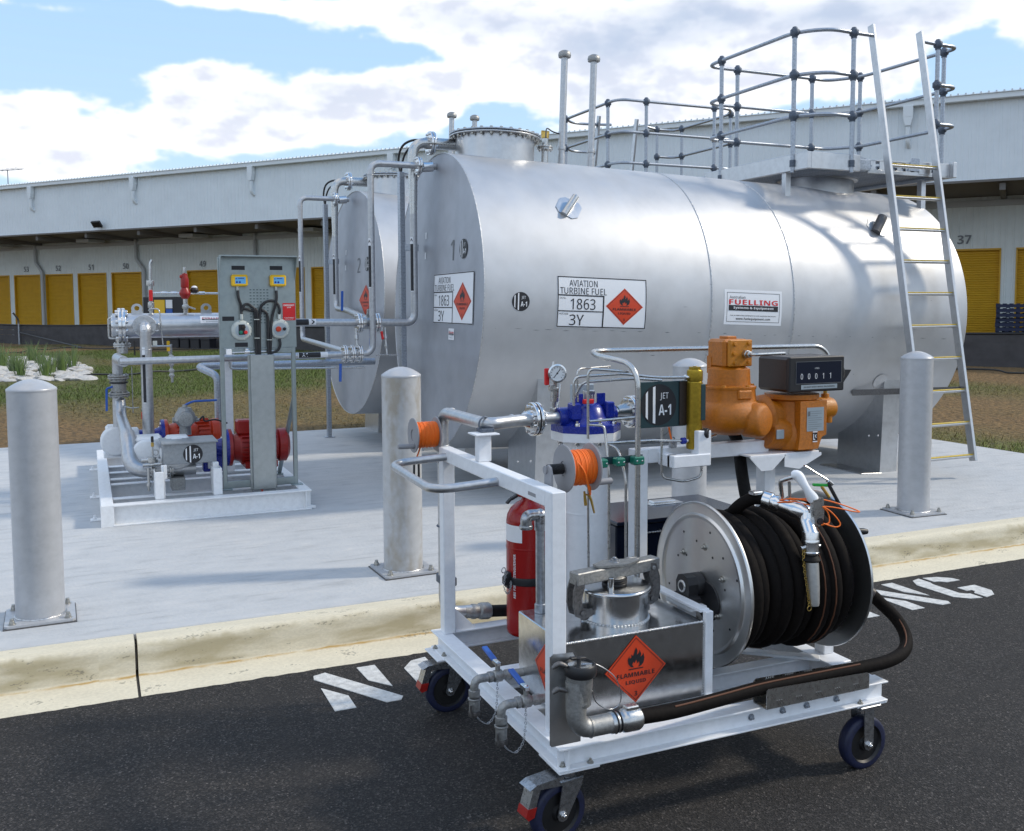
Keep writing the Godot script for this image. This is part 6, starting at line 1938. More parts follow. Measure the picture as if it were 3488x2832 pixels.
	m = Mb.new()
	m.prism(oct, F + Vector3(0, 1.0665, 0), Vector3.RIGHT, Vector3.FORWARD, 0.03)
	m.lathe([Vector2(0.125, 1.095), Vector2(0.105, 1.105), Vector2(0.088, 1.13), Vector2(0.078, 1.165), Vector2(0.05, 1.185), Vector2(0, 1.19)], F, Vector3.UP, 30)
	m.cyl(F + Vector3(-0.135, 1.126, 0), F + Vector3(0.135, 1.130, 0), 0.042, 22, 0.004)
	m.box(F.x - 0.10, 1.12, F.z + 0.02, F.x - 0.06, 1.19, F.z + 0.075, 0.006); m.box(F.x + 0.06, 1.12, F.z + 0.02, F.x + 0.10, 1.19, F.z + 0.075, 0.006)
	for x in [-0.07, 0.035]: m.prism(PackedVector2Array([Vector2(0, 0), Vector2(0.035, 0), Vector2(0.035, 0.05), Vector2(0, 0.05)]), F + Vector3(x, 1.175, 0.03), Vector3.RIGHT, Vector3.UP, 0.012)
	part(fv, "blue_head", m, M.blue)
	m = Mb.new()
	for k in 8:
		var p := F + Vector3(cos(TAU * k / 8) * 0.122, 1.0965, sin(TAU * k / 8) * 0.122)
		m.hexnut(p, Vector3.UP, 0.012, 0.012); m.rod(p + Vector3(0, -0.085, 0), p + Vector3(0, 0.022, 0), 0.006, 8); m.hexnut(p + Vector3(0, -0.068, 0), Vector3.DOWN, 0.012, 0.012)
	part(fv, "head_bolts", m, M.chrome)
	m = Mb.new(); m.cyl(F + Vector3(0, 1.18, 0.0), F + Vector3(0, 1.235, 0), 0.014, 10); m.cyl(F + Vector3(0.03, 1.18, 0.0), F + Vector3(0.03, 1.22, 0), 0.010, 10); m.box(F.x - 0.01, 1.215, F.z - 0.01, F.x + 0.04, 1.235, F.z + 0.01, 0.003); part(fv, "vent_fitting", m, M.steel)
	m = Mb.new(); m.box(F.x - 0.05, 1.185, F.z + 0.06, F.x + 0.0, 1.205, F.z + 0.075, 0.006); part(fv, "red_handle", m, M.signred)
	m = Mb.new(); m.box(1.908, 1.165, -3.715, 2.015, 1.253, -3.69, 0.003); part(o, "vent_plate", m, M.plategrey)
	# outlet to the meter
	m = Mb.new(); m.tube(bend([F + Vector3(0.12, 1 * 1.13, 0), Vector3(2.22, 1.135, -3.60), Vector3(2.40, 1.12, -3.46)], 0.08, 6), 0.0265, 18); m.lathe([Vector2(0.027, -0.07), Vector2(0.042, -0.015), Vector2(0.042, 0.02), Vector2(0.027, 0.05)], Vector3(2.145, 1.134, -3.60), Vector3.RIGHT, 20)
	var op := part(o, "outlet_pipe", m, M.steel)
	m = Mb.new(); flange(m, Vector3(2.148, 1.134, -3.60), Vector3.RIGHT, 0.070, 0.016); part(op, "flange", m, M.chrome)
	# meter stand
	m = Mb.new(); m.box(2.042, yt, -3.447, 2.102, 1.002, -3.387, 0.003); part(o, "meter_post", m, M.white)
	m = Mb.new(); m.box(2.70, yt, -3.452, 2.760, 0.925, -3.392, 0.003); part(o, "meter_post", m, M.white)
	m = Mb.new(); m.box(2.102, 0.942, -3.445, 2.72, 1.002, -3.389, 0.003); part(o, "meter_beam", m, M.white)
	m = Mb.new(); m.box(2.15, 0.935, -3.388, 2.19, 0.985, -3.30, 0.003); m.box(2.15, 0.935, -3.32, 2.33, 0.985, -3.27, 0.003); m.box(2.27, 0.935, -3.325, 2.335, 1.08, -3.275, 0.003); part(o, "sign_bracket", m, M.white)
	m = Mb.new()
	m.box(2.56, 0.945, -3.49, 2.93, 0.953, -3.31, 0.002)
	m.prism(PackedVector2Array([Vector2(0, 0), Vector2(0.19, 0), Vector2(0.12, -0.06), Vector2(0.06, -0.06)]), Vector3(2.555, 0.945, -3.312), Vector3.RIGHT, Vector3.UP, 0.005)
	m.prism(PackedVector2Array([Vector2(0, 0), Vector2(0.20, 0), Vector2(0.20, -0.012), Vector2(0.08, -0.065), Vector2(0, -0.05)]), Vector3(2.74, 0.945, -3.312), Vector3.RIGHT, Vector3.UP, 0.005)
	part(o, "meter_plate", m, M.white)
	make_meter(o)
	# JET A-1 plate and golden flow monitor
	m = Mb.new(); m.box(2.022, 1.095, -3.358, 2.262, 1.283, -3.350, 0.002)
	var sp := part(o, "fuel_grade_plate", m, M.darkgreen)
	jet_disc(sp, Surf.flat(Vector3(2.127, 1.188, -3.35), Vector3.RIGHT, Vector3.UP), 0, 0, 0.0845)
	m = Mb.new(); m.box(2.225, 1.10, -3.349, 2.262, 1.281, -3.343, 0.001); part(sp, "brown_strip", m, M.brownblack)
	m = Mb.new()
	m.lathe([Vector2(0, 1.0), Vector2(0.030, 1.0), Vector2(0.033, 1.006), Vector2(0.033, 1.10), Vector2(0.031, 1.105), Vector2(0.033, 1.11), Vector2(0.033, 1.275), Vector2(0.030, 1.28), Vector2(0.033, 1.285), Vector2(0.033, 1.322), Vector2(0.029, 1.328), Vector2(0.024, 1.33), Vector2(0.024, 1.34), Vector2(0, 1.342)], Vector3(2.288, 0, -3.33), Vector3.UP, 24)
	var fm := part(o, "flow_monitor", m, M.gold)
	m = Mb.new(); m.cyl(Vector3(2.308, 1.068, -3.30), Vector3(2.322, 1.068, -3.275), 0.021, 20, 0.004); part(fm, "black_knob", m, M.black)
	m = Mb.new(); m.box(2.298, 1.12, -3.312, 2.322, 1.27, -3.297, 0.003); part(fm, "sight_window", m, M.darkgreen)
	m = Mb.new(); m.cyl(Vector3(2.225, 1.036, -3.33), Vector3(2.245, 1.036, -3.33), 0.014, 12); part(fm, "blue_cap", m, M.blue)
	m = Mb.new(); m.cyl(Vector3(2.245, 1.036, -3.33), Vector3(2.26, 1.036, -3.33), 0.010, 10); m.cyl(Vector3(2.238, 1.298, -3.33), Vector3(2.258, 1.298, -3.33), 0.011, 10); m.cyl(Vector3(2.288, 1.34, -3.33), Vector3(2.288, 1.348, -3.33), 0.008, 8); m.cyl(Vector3(2.288, 0.96, -3.33), Vector3(2.288, 1.0, -3.33), 0.007, 8); m.bar(Vector3(2.32, 1.035, -3.33), Vector3(2.42, 1.045, -3.36), 0.012, 0.008); part(fm, "tube_fittings", m, M.chrome)
	make_tubes(o)
	make_reel(o)
	make_sump(o)
	spool(o, Vector3(1.555, 1.03, -2.97), 0.082, 0.105, true)
	spool(o, Vector3(1.335, 1.035, -3.98), 0.074, 0.105, false)
	# dark cabinet at the back of the cart
	m = Mb.new(); m.box(2.085, yt + 0.002, -3.965, 2.66, 0.632, -3.62, 0.006)
	var cb := part(o, "cabinet", m, M.cabinet)
	m = Mb.new(); m.box(2.080, 0.634, -3.985, 2.765, 0.652, -3.600, 0.005); part(cb, "lid", m, M.cabinet)
	m = Mb.new(); m.box(2.40, 0.6525, -3.93, 2.58, 0.655, -3.84, 0.001); m.box(2.43, 0.655, -3.91, 2.55, 0.664, -3.86, 0.003); part(cb, "latch", m, M.chrome)
	m = Mb.new(); m.tube(bend([Vector3(2.20, 0.60, -3.61), Vector3(2.20, 0.595, -3.595), Vector3(2.30, 0.595, -3.595), Vector3(2.30, 0.60, -3.61)], 0.01), 0.004, 6); part(cb, "handle", m, M.steel)
	return o

func make_meter(o: Node3D) -> void:
	var m := Mb.new()
	var c := Vector3(2.525, 0, -3.42)
	# strainer body, its collar and the air eliminator tower
	m.lathe([Vector2(0, 1.035), Vector2(0.06, 1.038), Vector2(0.112, 1.055), Vector2(0.145, 1.085), Vector2(0.150, 1.12), Vector2(0.146, 1.155), Vector2(0.125, 1.175), Vector2(0.116, 1.185), Vector2(0.112, 1.232), Vector2(0.116, 1.236), Vector2(0.116, 1.246), Vector2(0.092, 1.25), Vector2(0.088, 1.32), Vector2(0.07, 1.33)], c, Vector3.UP, 32)
	m.cyl(Vector3(2.56, 1.105, -3.36), Vector3(2.60, 1.105, -3.262), 0.075, 24, 0.02)
	m.lathe([Vector2(0.08, 0.10), Vector2(0.065, 0.15), Vector2(0.085, 0.165), Vector2(0.088, 0.185), Vector2(0.06, 0.195), Vector2(0.06, 0.27)], Vector3(2.525, 1.112, -3.42), Vector3.RIGHT, 24)
	m.box(2.49, 1.195, -3.325, 2.56, 1.235, -3.30, 0.006)
	var b := part(o, "strainer_body", m, M.orange)
	m = Mb.new()
	m.box(2.455, 1.325, -3.485, 2.585, 1.448, -3.362, 0.012); m.box(2.465, 1.30, -3.475, 2.575, 1.33, -3.372, 0.006)
	m.prism(PackedVector2Array([Vector2(0, 0), Vector2(0.03, 0), Vector2(0.03, 0.07), Vector2(0, 0.075)]), Vector3(2.453, 1.30, -3.48), Vector3.BACK, Vector3.UP, -0.012)
	m.box(2.50, 1.445, -3.46, 2.55, 1.460, -3.40, 0.004)
	part(b, "air_eliminator", m, M.orange)
	m = Mb.new(); m.box(2.470, 1.333, -3.361, 2.586, 1.446, -3.340, 0.004); part(b, "cover_plate", m, M.orangelight)
	m = Mb.new()
	for e in [[2.495, 1.428], [2.566, 1.430], [2.491, 1.388], [2.497, 1.348], [2.566, 1.350]]: m.hexnut(Vector3(e[0], e[1], -3.340), Vector3.BACK, 0.0085, 0.008)
	for k in 6:
		var a := TAU * k / 6 + 0.3
		m.hexnut(c + Vector3(cos(a) * 0.104, 1.246, sin(a) * 0.104), Vector3.UP, 0.009, 0.008)
	part(b, "cover_bolts", m, M.orangelight)
	m = Mb.new(); m.hexnut(Vector3(2.548, 1.385, -3.340), Vector3.BACK, 0.019, 0.02); m.hexnut(Vector3(2.548, 1.385, -3.322), Vector3.BACK, 0.015, 0.018); m.tube(bend([Vector3(2.548, 1.385, -3.31), Vector3(2.552, 1.385, -3.28), Vector3(2.70, 1.388, -3.27)], 0.02), 0.007, 10); part(b, "vent_union", m, M.steel)
	m = Mb.new()
	# meter body: a drum under the counter, its neck and feet
	var d := Vector3(2.865, 0, -3.42)
	m.lathe([Vector2(0, 0.954), Vector2(0.10, 0.954), Vector2(0.118, 0.97), Vector2(0.122, 1.01), Vector2(0.116, 1.05), Vector2(0.102, 1.075), Vector2(0.098, 1.17), Vector2(0.108, 1.175), Vector2(0.118, 1.18), Vector2(0.118, 1.20), Vector2(0, 1.20)], d, Vector3.UP, 32)
	m.cyl(Vector3(2.70, 1.04, -3.40), Vector3(2.86, 1.02, -3.40), 0.075, 24, 0.01)
	m.cyl(Vector3(2.70, 1.10, -3.42), Vector3(2.80, 1.10, -3.42), 0.062, 22)
	m.lathe([Vector2(0.08, 0), Vector2(0.085, 0.008), Vector2(0.085, 0.022), Vector2(0.08, 0.028)], Vector3(2.70, 1.08, -3.42), Vector3.RIGHT, 24)
	m.prism(PackedVector2Array([Vector2(0, 0.0), Vector2(0.11, 0), Vector2(0.13, 0.05), Vector2(0.155, 0.06), Vector2(0.155, 0.21), Vector2(0.01, 0.21), Vector2(0.01, 0.06)]), Vector3(2.80, 0.965, -3.33), Vector3.RIGHT, Vector3.UP, 0.035)
	var mb := part(o, "meter_body", m, M.orange)
	m = Mb.new()
	m.lathe([Vector2(0, 0), Vector2(0.048, 0), Vector2(0.050, 0.004), Vector2(0.050, 0.05), Vector2(0.053, 0.055), Vector2(0.053, 0.062), Vector2(0.050, 0.067), Vector2(0.050, 0.12), Vector2(0.045, 0.135), Vector2(0.025, 0.14), Vector2(0, 0.141)], Vector3(2.955, 1.125, -3.42), Vector3.RIGHT, 26)
	m.cyl(Vector3(3.055, 1.165, -3.42), Vector3(3.055, 1.19, -3.42), 0.018, 14); m.cyl(Vector3(3.06, 1.06, -3.40), Vector3(3.06, 1.09, -3.40), 0.016, 12)
	m.box(2.965, 1.16, -3.44, 2.99, 1.185, -3.40, 0.004)
	part(mb, "pulse_housing", m, M.orangelight)
	m = Mb.new(); m.cyl(Vector3(3.055, 1.19, -3.42), Vector3(3.055, 1.225, -3.42), 0.009, 10); part(mb, "brass_union", m, M.brass)
	m = Mb.new(); var s := Surf.flat(Vector3(2.80, 0.965, -3.295), Vector3.RIGHT, Vector3.UP)
	fill(m, s, rect(0.045, 0.078, 0.138, 0.182), 0.001); var np := part(mb, "nameplate", m, M.plategrey)
	m = Mb.new()
	for k in 9: fill(m, s, rect(0.052, 0.088 + k * 0.0095, 0.052 + 0.05 + 0.028 * absf(sin(k * 2.1)), 0.0895 + k * 0.0095), 0.002)
	fill(m, s, rect(0.05, 0.145, 0.062, 0.165), 0.002)
	part(np, "small_print", m, M.inkgrey)
	m = Mb.new(); fill(m, s, rect(0.078, 0.036, 0.104, 0.071), 0.001); var lg := part(mb, "logo_plate", m, M.ink)
	m = Mb.new(); letters(m, s, "L", 0.086, 0.053, 0.026, 0.002, true, 0.7); letters(m, s, "c", 0.095, 0.056, 0.013, 0.002, true); fill(m, s, rect(0.078, 0.030, 0.104, 0.0345), 0.002); fill(m, s, rect(0.078, 0.0725, 0.104, 0.077), 0.002); part(lg, "logo", m, M.paperwhite)
	m = Mb.new(); m.box(2.705, 1.015, -3.325, 2.745, 1.055, -3.320, 0.001); part(mb, "grey_tag", m, M.plategrey)
	# register counter
	m = Mb.new(); m.box(2.744, 1.215, -3.51, 3.046, 1.368, -3.302, 0.012)
	var ct := part(o, "counter", m, M.brownblack)
	m = Mb.new(); m.box(2.744, 1.216, -3.312, 3.046, 1.369, -3.290, 0.010); part(ct, "bezel", m, M.black)
	m = Mb.new(); var f := Surf.flat(Vector3(0, 0, -3.289), Vector3.RIGHT, Vector3.UP)
	fill(m, f, rect(2.778, 1.254, 3.026, 1.346), 0.0005); part(ct, "window", m, M.cabinet)
	m = Mb.new()
	for k in 5: letters(m, f, ["0", "0", "0", "1", "1"][k], 2.808 + k * 0.039, 1.284, 0.024, 0.0015, false, 0.8)
	letters(m, f, "LITRES", 2.89, 1.318, 0.006, 0.0015)
	part(ct, "digits", m, M.paperwhite)
	m = Mb.new(); frame_lines(m, f, 2.776, 1.252, 3.028, 1.348, 0.0015, 0.001); part(ct, "window_frame", m, M.inkgrey)
	m = Mb.new(); fill(m, f, rect(2.805, 1.228, 3.004, 1.247), 0.0008); var st := part(ct, "caution_strip", m, M.plategrey)
	m = Mb.new(); letters(m, f, "DO NOT RESET WHILE DELIVERING", 2.9045, 1.2375, 0.006, 0.0016, true, 1.0, 0.17); part(st, "lettering", m, M.ink)
	m = Mb.new(); m.lathe([Vector2(0, 0), Vector2(0.042, 0), Vector2(0.036, 0.012), Vector2(0.024, 0.02), Vector2(0.016, 0.03), Vector2(0, 0.032)], Vector3(3.046, 1.292, -3.335), Vector3.RIGHT, 20); m.prism(PackedVector2Array([Vector2(0, -0.045), Vector2(0.028, -0.012), Vector2(0.045, 0.012), Vector2(0, 0.014)]), Vector3(3.075, 1.290, -3.34), Vector3.RIGHT, Vector3.UP, 0.012); part(ct, "reset_knob", m, M.black)

func make_tubes(o: Node3D) -> void:
	var runs := [
		["breather_tube", [Vector3(1.999, 0.50, -3.3), Vector3(1.999, 1.36, -3.3), Vector3(1.93, 1.385, -3.52), Vector3(2.05, 1.392, -3.78), Vector3(3.20, 1.395, -3.62), Vector3(3.26, 1.34, -3.62), Vector3(3.06, 1.30, -3.58)], 0.0115, 0.10],
		["small_tube", [Vector3(1.828, 1.06, -3.4), Vector3(1.828, 1.342, -3.4), Vector3(1.99, 1.327, -3.36)], 0.0055, 0.03],
		["small_tube", [Vector3(1.835, 1.20, -3.5), Vector3(1.83, 1.335, -3.5), Vector3(2.03, 1.335, -3.58)], 0.004, 0.03],
		["small_tube", [Vector3(1.79, 1.19, -3.45), Vector3(1.79, 1.307, -3.45), Vector3(1.99, 1.316, -3.40), Vector3(2.12, 1.30, -3.35), Vector3(2.245, 1.298, -3.33)], 0.0055, 0.03],
		["small_tube", [Vector3(1.815, 1.21, -3.5), Vector3(1.83, 1.285, -3.45), Vector3(2.04, 1.295, -3.40), Vector3(2.16, 1.285, -3.38)], 0.0055, 0.03],
		["small_tube", [Vector3(1.835, 1.13, -3.4), Vector3(2.0, 1.14, -3.36), Vector3(2.03, 1.142, -3.36)], 0.0055, 0.02],
		["small_tube", [Vector3(1.835, 1.115, -3.41), Vector3(1.892, 1.112, -3.38), Vector3(1.896, 0.93, -3.35), Vector3(1.90, 0.20, -3.35)], 0.0055, 0.02],
		["small_tube", [Vector3(1.905, 1.04, -3.38), Vector3(2.1, 1.045, -3.34), Vector3(2.23, 1.036, -3.33)], 0.0055, 0.02],
		["small_tube", [Vector3(2.15, 1.09, -3.36), Vector3(2.15, 0.885, -3.36), Vector3(2.24, 0.865, -3.33), Vector3(2.325, 0.88, -3.33), Vector3(2.325, 0.97, -3.33), Vector3(2.29, 0.985, -3.33)], 0.0055, 0.025],
		["small_tube", [Vector3(1.93, 1.03, -3.44), Vector3(1.968, 1.012, -3.4), Vector3(1.968, 0.90, -3.34), Vector3(1.972, 0.20, -3.34)], 0.0055, 0.03],
		["small_tube", [Vector3(1.815, 1.0, -3.4), Vector3(1.828, 0.90, -3.4), Vector3(1.845, 0.30, -3.42)], 0.0045, 0.02],
	]
	for r in runs:
		var m := Mb.new(); m.tube(bend(r[1], r[3], 6), r[2], 10); part(o, r[0], m, M.steel)
	var m := Mb.new(); m.bar(Vector3(1.80, 0.978, -3.33), Vector3(2.04, 0.978, -3.33), 0.006, 0.03, Vector3.UP, 0.002)
	var rail := part(o, "clamp_rail", m, M.darkgreen)
	for x in [1.838, 1.916, 2.0]:
		m = Mb.new(); var w := 0.045 if x > 1.98 else 0.036
		m.box(x - w / 2 - 0.002, 0.958, -3.325, x + w / 2 + 0.002, 0.992, -3.285, 0.005); part(rail, "tube_clamp", m, M.green)
		m = Mb.new()
		for s in [-0.012, 0.012]: m.cyl(Vector3(x + s, 0.975, -3.286), Vector3(x + s, 0.975, -3.283), 0.004, 8)
		part(rail, "clamp_screws", m, M.chrome)
	# orange bonding cord and its clip on the meter beam
	m = Mb.new(); m.tube(smooth([Vector3(2.19, 1.09, -3.37), Vector3(2.20, 1.05, -3.37), Vector3(2.208, 1.02, -3.37)], 4), 0.004, 6); part(o, "bonding_cord", m, M.orangecord)
	m = Mb.new(); m.box(2.197, 1.003, -3.385, 2.225, 1.035, -3.36, 0.003); m.torus(Vector3(2.211, 1.04, -3.372), Vector3.BACK, 0.008, 0.003, 12, 6); part(o, "bonding_clip", m, M.zinc)

func spool(o: Node3D, c: Vector3, r: float, w: float, near: bool) -> void:
	var m := Mb.new()
	for s in [-1.0, 1.0]:
		m.lathe([Vector2(0.026, -0.003), Vector2(r, -0.003), Vector2(r + 0.002, 0.0), Vector2(r, 0.003), Vector2(0.026, 0.003), Vector2(0.026, -0.003)], c + Vector3(s * w / 2, 0, 0), Vector3.RIGHT, 40)
	m.rod(c - Vector3(w / 2, 0, 0), c + Vector3(w / 2, 0, 0), 0.026, 18)
	var sp := part(o, "earth_cable_spool", m, M.plasticgrey)
	m = Mb.new()
	var n := 17
	for k in n: m.torus(c + Vector3(-w / 2 + 0.006 + (w - 0.012) * k / (n - 1.0), 0, 0), Vector3.RIGHT, r * 0.72 + 0.0012 * sin(k * 2.3), 0.0034, 40, 6)
	m.rod(c - Vector3(w / 2 - 0.004, 0, 0), c + Vector3(w / 2 - 0.004, 0, 0), r * 0.72, 30)
	part(sp, "cord", m, M.orangecord)
	m = Mb.new()
	if near:
		m.tube(smooth([c + Vector3(-0.045, r * 0.62, r * 0.4), c + Vector3(-0.01, 0.0, r * 0.80), c + Vector3(0.022, -0.075, r * 0.55), c + Vector3(0.045, -0.10, 0.01)], 6), 0.0036, 7); m.tube(smooth([c + Vector3(0.045, -0.10, 0.01), c + Vector3(0.035, -0.07, 0.03), c + Vector3(0.02, -0.055, 0.04)], 4), 0.0034, 6)
	else: m.rod(c + Vector3(-0.02, -r * 0.7, 0), c + Vector3(-0.045, -0.115, 0.0), 0.0034, 6)
	part(sp, "loose_cord", m, M.orangecord)
	m = Mb.new()
	if near:
		m.tuber([c + Vector3(0.04, -0.098, 0.01), c + Vector3(0.05, -0.12, 0.01), c + Vector3(0.062, -0.165, 0.01)], [0.006, 0.005, 0.0035], 8); m.tuber([c + Vector3(0.022, -0.085, 0.01), c + Vector3(0.026, -0.12, 0.01), c + Vector3(0.028, -0.135, 0.01)], [0.004, 0.006, 0.006], 8); m.bar(c + Vector3(0.02, -0.095, 0.01), c + Vector3(0.042, -0.10, 0.01), 0.008, 0.006)
		part(sp, "earth_clip", m, M.brass)
	else:
		m.bar(c + Vector3(-0.05, -0.10, 0), c + Vector3(-0.055, -0.18, 0.01), 0.012, 0.008); m.bar(c + Vector3(-0.03, -0.11, 0), c + Vector3(-0.03, -0.19, 0.0), 0.012, 0.008); m.box(c.x - 0.055, c.y - 0.12, c.z - 0.006, c.x - 0.01, c.y - 0.10, c.z + 0.006, 0.002)
		part(sp, "earth_clip", m, M.black)
	m = Mb.new()
	if near:
		m.prism(PackedVector2Array([Vector2(-0.028, -0.075), Vector2(0.028, -0.075), Vector2(0.026, 0.0), Vector2(0.018, 0.022), Vector2(0, 0.03), Vector2(-0.018, 0.022), Vector2(-0.026, 0.0)]), c + Vector3(-w / 2 - 0.07, -0.01, 0.015), Vector3.BACK, Vector3.UP, -0.008); m.rod(c + Vector3(-w / 2 - 0.075, 0, 0), c + Vector3(-w / 2, 0, 0), 0.014, 14); m.box(c.x - w / 2 - 0.13, c.y - 0.085, c.z - 0.02, c.x - w / 2 - 0.02, c.y - 0.07, c.z + 0.045, 0.002)
		m.cyl(c + Vector3(w / 2 + 0.005, -r * 0.72, 0.0), c + Vector3(w / 2 + 0.085, -r * 0.70, 0.0), 0.0115, 14)
	else:
		m.cyl(c + Vector3(-w / 2 - 0.075, -0.043, 0.02), c + Vector3(-w / 2 - 0.003, -0.045, 0.02), 0.011, 14); m.box(c.x + w / 2 + 0.004, c.y - 0.08, c.z - 0.01, c.x + w / 2 + 0.02, c.y + 0.02, c.z + 0.03, 0.003)
	part(sp, "bracket_and_crank", m, M.plasticgrey)
	if near:
		m = Mb.new()
		for k in 12: m.torus(c + Vector3(-w / 2 - 0.062 + k * 0.005, 0, 0), Vector3.RIGHT, 0.017, 0.0022, 16, 6)
		part(sp, "spring", m, M.black)

func make_reel(o: Node3D) -> void:
	var c := Vector3(2.41, 0.527, -3.045)
	var R := 0.311
	var xa := 2.132
	var xb := 2.688
	# near flange: pressed disc with rolled rim
	var m := Mb.new()
	for s in [[xa, -1.0], [xb, 1.0]]:
		var d := Vector3(s[1], 0, 0)
		m.lathe([Vector2(0.02, 0.004), Vector2(R * 0.80, 0.004), Vector2(R * 0.82, 0.012), Vector2(R * 0.85, 0.012), Vector2(R * 0.87, 0.003), Vector2(R * 0.97, 0.002), Vector2(R, 0.006), Vector2(R + 0.004, 0.001), Vector2(R + 0.002, -0.006), Vector2(R * 0.97, -0.006), Vector2(R * 0.87, -0.002), Vector2(0.02, -0.002)], Vector3(s[0], c.y, c.z), d, 72)
	var rl := part(o, "hose_reel", m, M.reeldisc)
	m = Mb.new()
	# holes and bolts on the near flange
	for e in [[0.30, 0.76], [0.75, 0.62], [1.30, 0.70], [1.75, 0.52], [2.15, 0.68], [2.7, 0.55], [3.4, 0.72], [3.9, 0.60], [4.4, 0.7], [5.2, 0.58], [5.7, 0.72], [1.0, 0.45], [0.1, 0.5], [4.9, 0.4], [2.4, 0.42]]:
		var p := Vector3(xa - 0.0042, c.y + sin(e[0]) * R * e[1], c.z + cos(e[0]) * R * e[1])
		m.cyl(p, p - Vector3(0.0008, 0, 0), 0.0048, 12, 0.0)
	part(rl, "flange_holes", m, M.ink)
	for k in 6:
		m = Mb.new()
		var a := TAU * k / 6 + 0.35
		var p := Vector3(xa - 0.004, c.y + sin(a) * R * 0.48, c.z + cos(a) * R * 0.48)
		m.cyl(p, p - Vector3(0.002, 0, 0), 0.014, 14, 0.0); m.hexnut(p - Vector3(0.002, 0, 0), Vector3.LEFT, 0.0095, 0.008); m.cyl(p - Vector3(0.010, 0, 0), p - Vector3(0.017, 0, 0), 0.005, 8)
		part(rl, "flange_bolt", m, M.bolt)
	m = Mb.new(); m.cyl(Vector3(xa, c.y, c.z), Vector3(xb, c.y, c.z), 0.12, 30); m.rod(Vector3(xa - 0.092, c.y, c.z), Vector3(xb + 0.06, c.y, c.z), 0.016, 16); part(rl, "drum", m, M.castdark)
	# the hose: two layers, wound a little unevenly
	m = Mb.new()
	var pts := []
	var turns := 9.0
	var steps := int(turns * 36)
	for i in steps + 1:
		var t := float(i) / steps
		var a := TAU * turns * t
		var x := lerpf(xa + 0.036, xb - 0.040, t) + 0.006 * sin(a * 0.5 + 1.0) + 0.004 * sin(a * 1.37)
		var rr := 0.238 + 0.010 * sin(a * 0.31 + 0.6) + 0.005 * sin(a * 1.13)
		rr += 0.012 * smoothstep(0.55, 0.75, t)
		pts.append(Vector3(x, c.y + rr * cos(a), c.z + rr * sin(a)))
	m.tube(pts, 0.0305, 16)
	part(rl, "wound_hose", m, M.hose)
	m = Mb.new()
	var under := []
	for i in 361:
		var t := i / 360.0
		var a := -TAU * 10.0 * t
		under.append(Vector3(lerpf(xb - 0.04, xa + 0.04, t), c.y + 0.198 * cos(a), c.z + 0.198 * sin(a)))
	m.tube(under, 0.026, 10); m.cyl(Vector3(xa + 0.01, c.y, c.z), Vector3(xb - 0.01, c.y, c.z), 0.185, 30)
	part(rl, "inner_hose_layer", m, M.hose)
	# faint brown line printed along the hose
	for w in [[6.03, 6.40], [7.02, 7.42]]:
		m = Mb.new()
		var line := []
		for i in 24:
			var t: float = lerpf(w[0], w[1], i / 23.0) / turns
			var a := TAU * turns * t
			var k := int(t * steps)
			var p: Vector3 = pts[k]
			var n := Vector3(0, cos(a), sin(a))
			line.append(p + (n * 0.9 + Vector3(-0.43, 0, 0)) * 0.0298)
		m.tube(line, 0.0030, 6)
		part(rl, "hose_stripe", m, M.stripe)
	# pillow block and pedestal at the near side
	m = Mb.new()
	m.prism(PackedVector2Array([Vector2(-0.062, -0.055), Vector2(0.062, -0.055), Vector2(0.062, -0.038), Vector2(0.042, -0.030), Vector2(0.044, 0.012), Vector2(0.03, 0.038), Vector2(0, 0.046), Vector2(-0.03, 0.038), Vector2(-0.044, 0.012), Vector2(-0.042, -0.030), Vector2(-0.062, -0.038)]), Vector3(2.045, c.y, c.z), Vector3.FORWARD, Vector3.UP, 0.042)
	m.cyl(Vector3(2.085, c.y, c.z), Vector3(xa - 0.004, c.y, c.z), 0.045, 26, 0.006)
	m.cyl(Vector3(2.12, c.y - 0.055, c.z + 0.05), Vector3(xa - 0.003, c.y - 0.055, c.z + 0.05), 0.075, 20)
	part(rl, "pillow_block", m, M.black)
	m = Mb.new(); m.torus(Vector3(2.043, c.y, c.z), Vector3.RIGHT, 0.019, 0.0055, 24, 8); part(rl, "bearing_ring", m, M.steel)
	m = Mb.new(); m.cyl(Vector3(2.038, c.y, c.z), Vector3(2.042, c.y, c.z), 0.015, 16, 0.0); part(rl, "shaft_end", m, M.ink)
	m = Mb.new(); m.box(2.025, 0.45, c.z - 0.085, 2.10, 0.468, c.z + 0.085, 0.003); m.box(2.04, 0.166, c.z - 0.03, 2.09, 0.45, c.z + 0.03, 0.003); part(o, "reel_pedestal", m, M.white)
	m = Mb.new(); m.box(2.715, 0.165, c.z - 0.03, 2.765, 0.47, c.z + 0.03, 0.003); m.box(2.705, 0.10, c.z - 0.05, 2.775, 0.165, c.z + 0.12, 0.003); m.bar(Vector3(2.40, 0.172, -3.20), Vector3(2.66, 0.172, -2.98), 0.05, 0.012); part(o, "reel_pedestal", m, M.white)
	m = Mb.new(); m.lathe([Vector2(0, 0), Vector2(0.006, 0), Vector2(0.012, 0.02), Vector2(0.013, 0.06), Vector2(0.010, 0.075), Vector2(0, 0.078)], Vector3(xb + 0.008, 0.715, -2.86), Vector3(1, -0.12, 0.1), 14); part(rl, "crank_grip", m, M.black)
	# hose from the meter down to the reel, and from the reel round to the front guide and inlet elbow
	m = Mb.new(); m.tube(smooth([Vector3(2.60, 1.05, -3.50), Vector3(2.615, 0.98, -3.47), Vector3(2.60, 0.86, -3.42), Vector3(2.60, 0.74, -3.38), Vector3(2.64, 0.60, -3.36), Vector3(2.73, 0.53, -3.2), Vector3(2.74, 0.527, -3.06)], 6), 0.027, 14); part(o, "meter_hose", m, M.rubber)
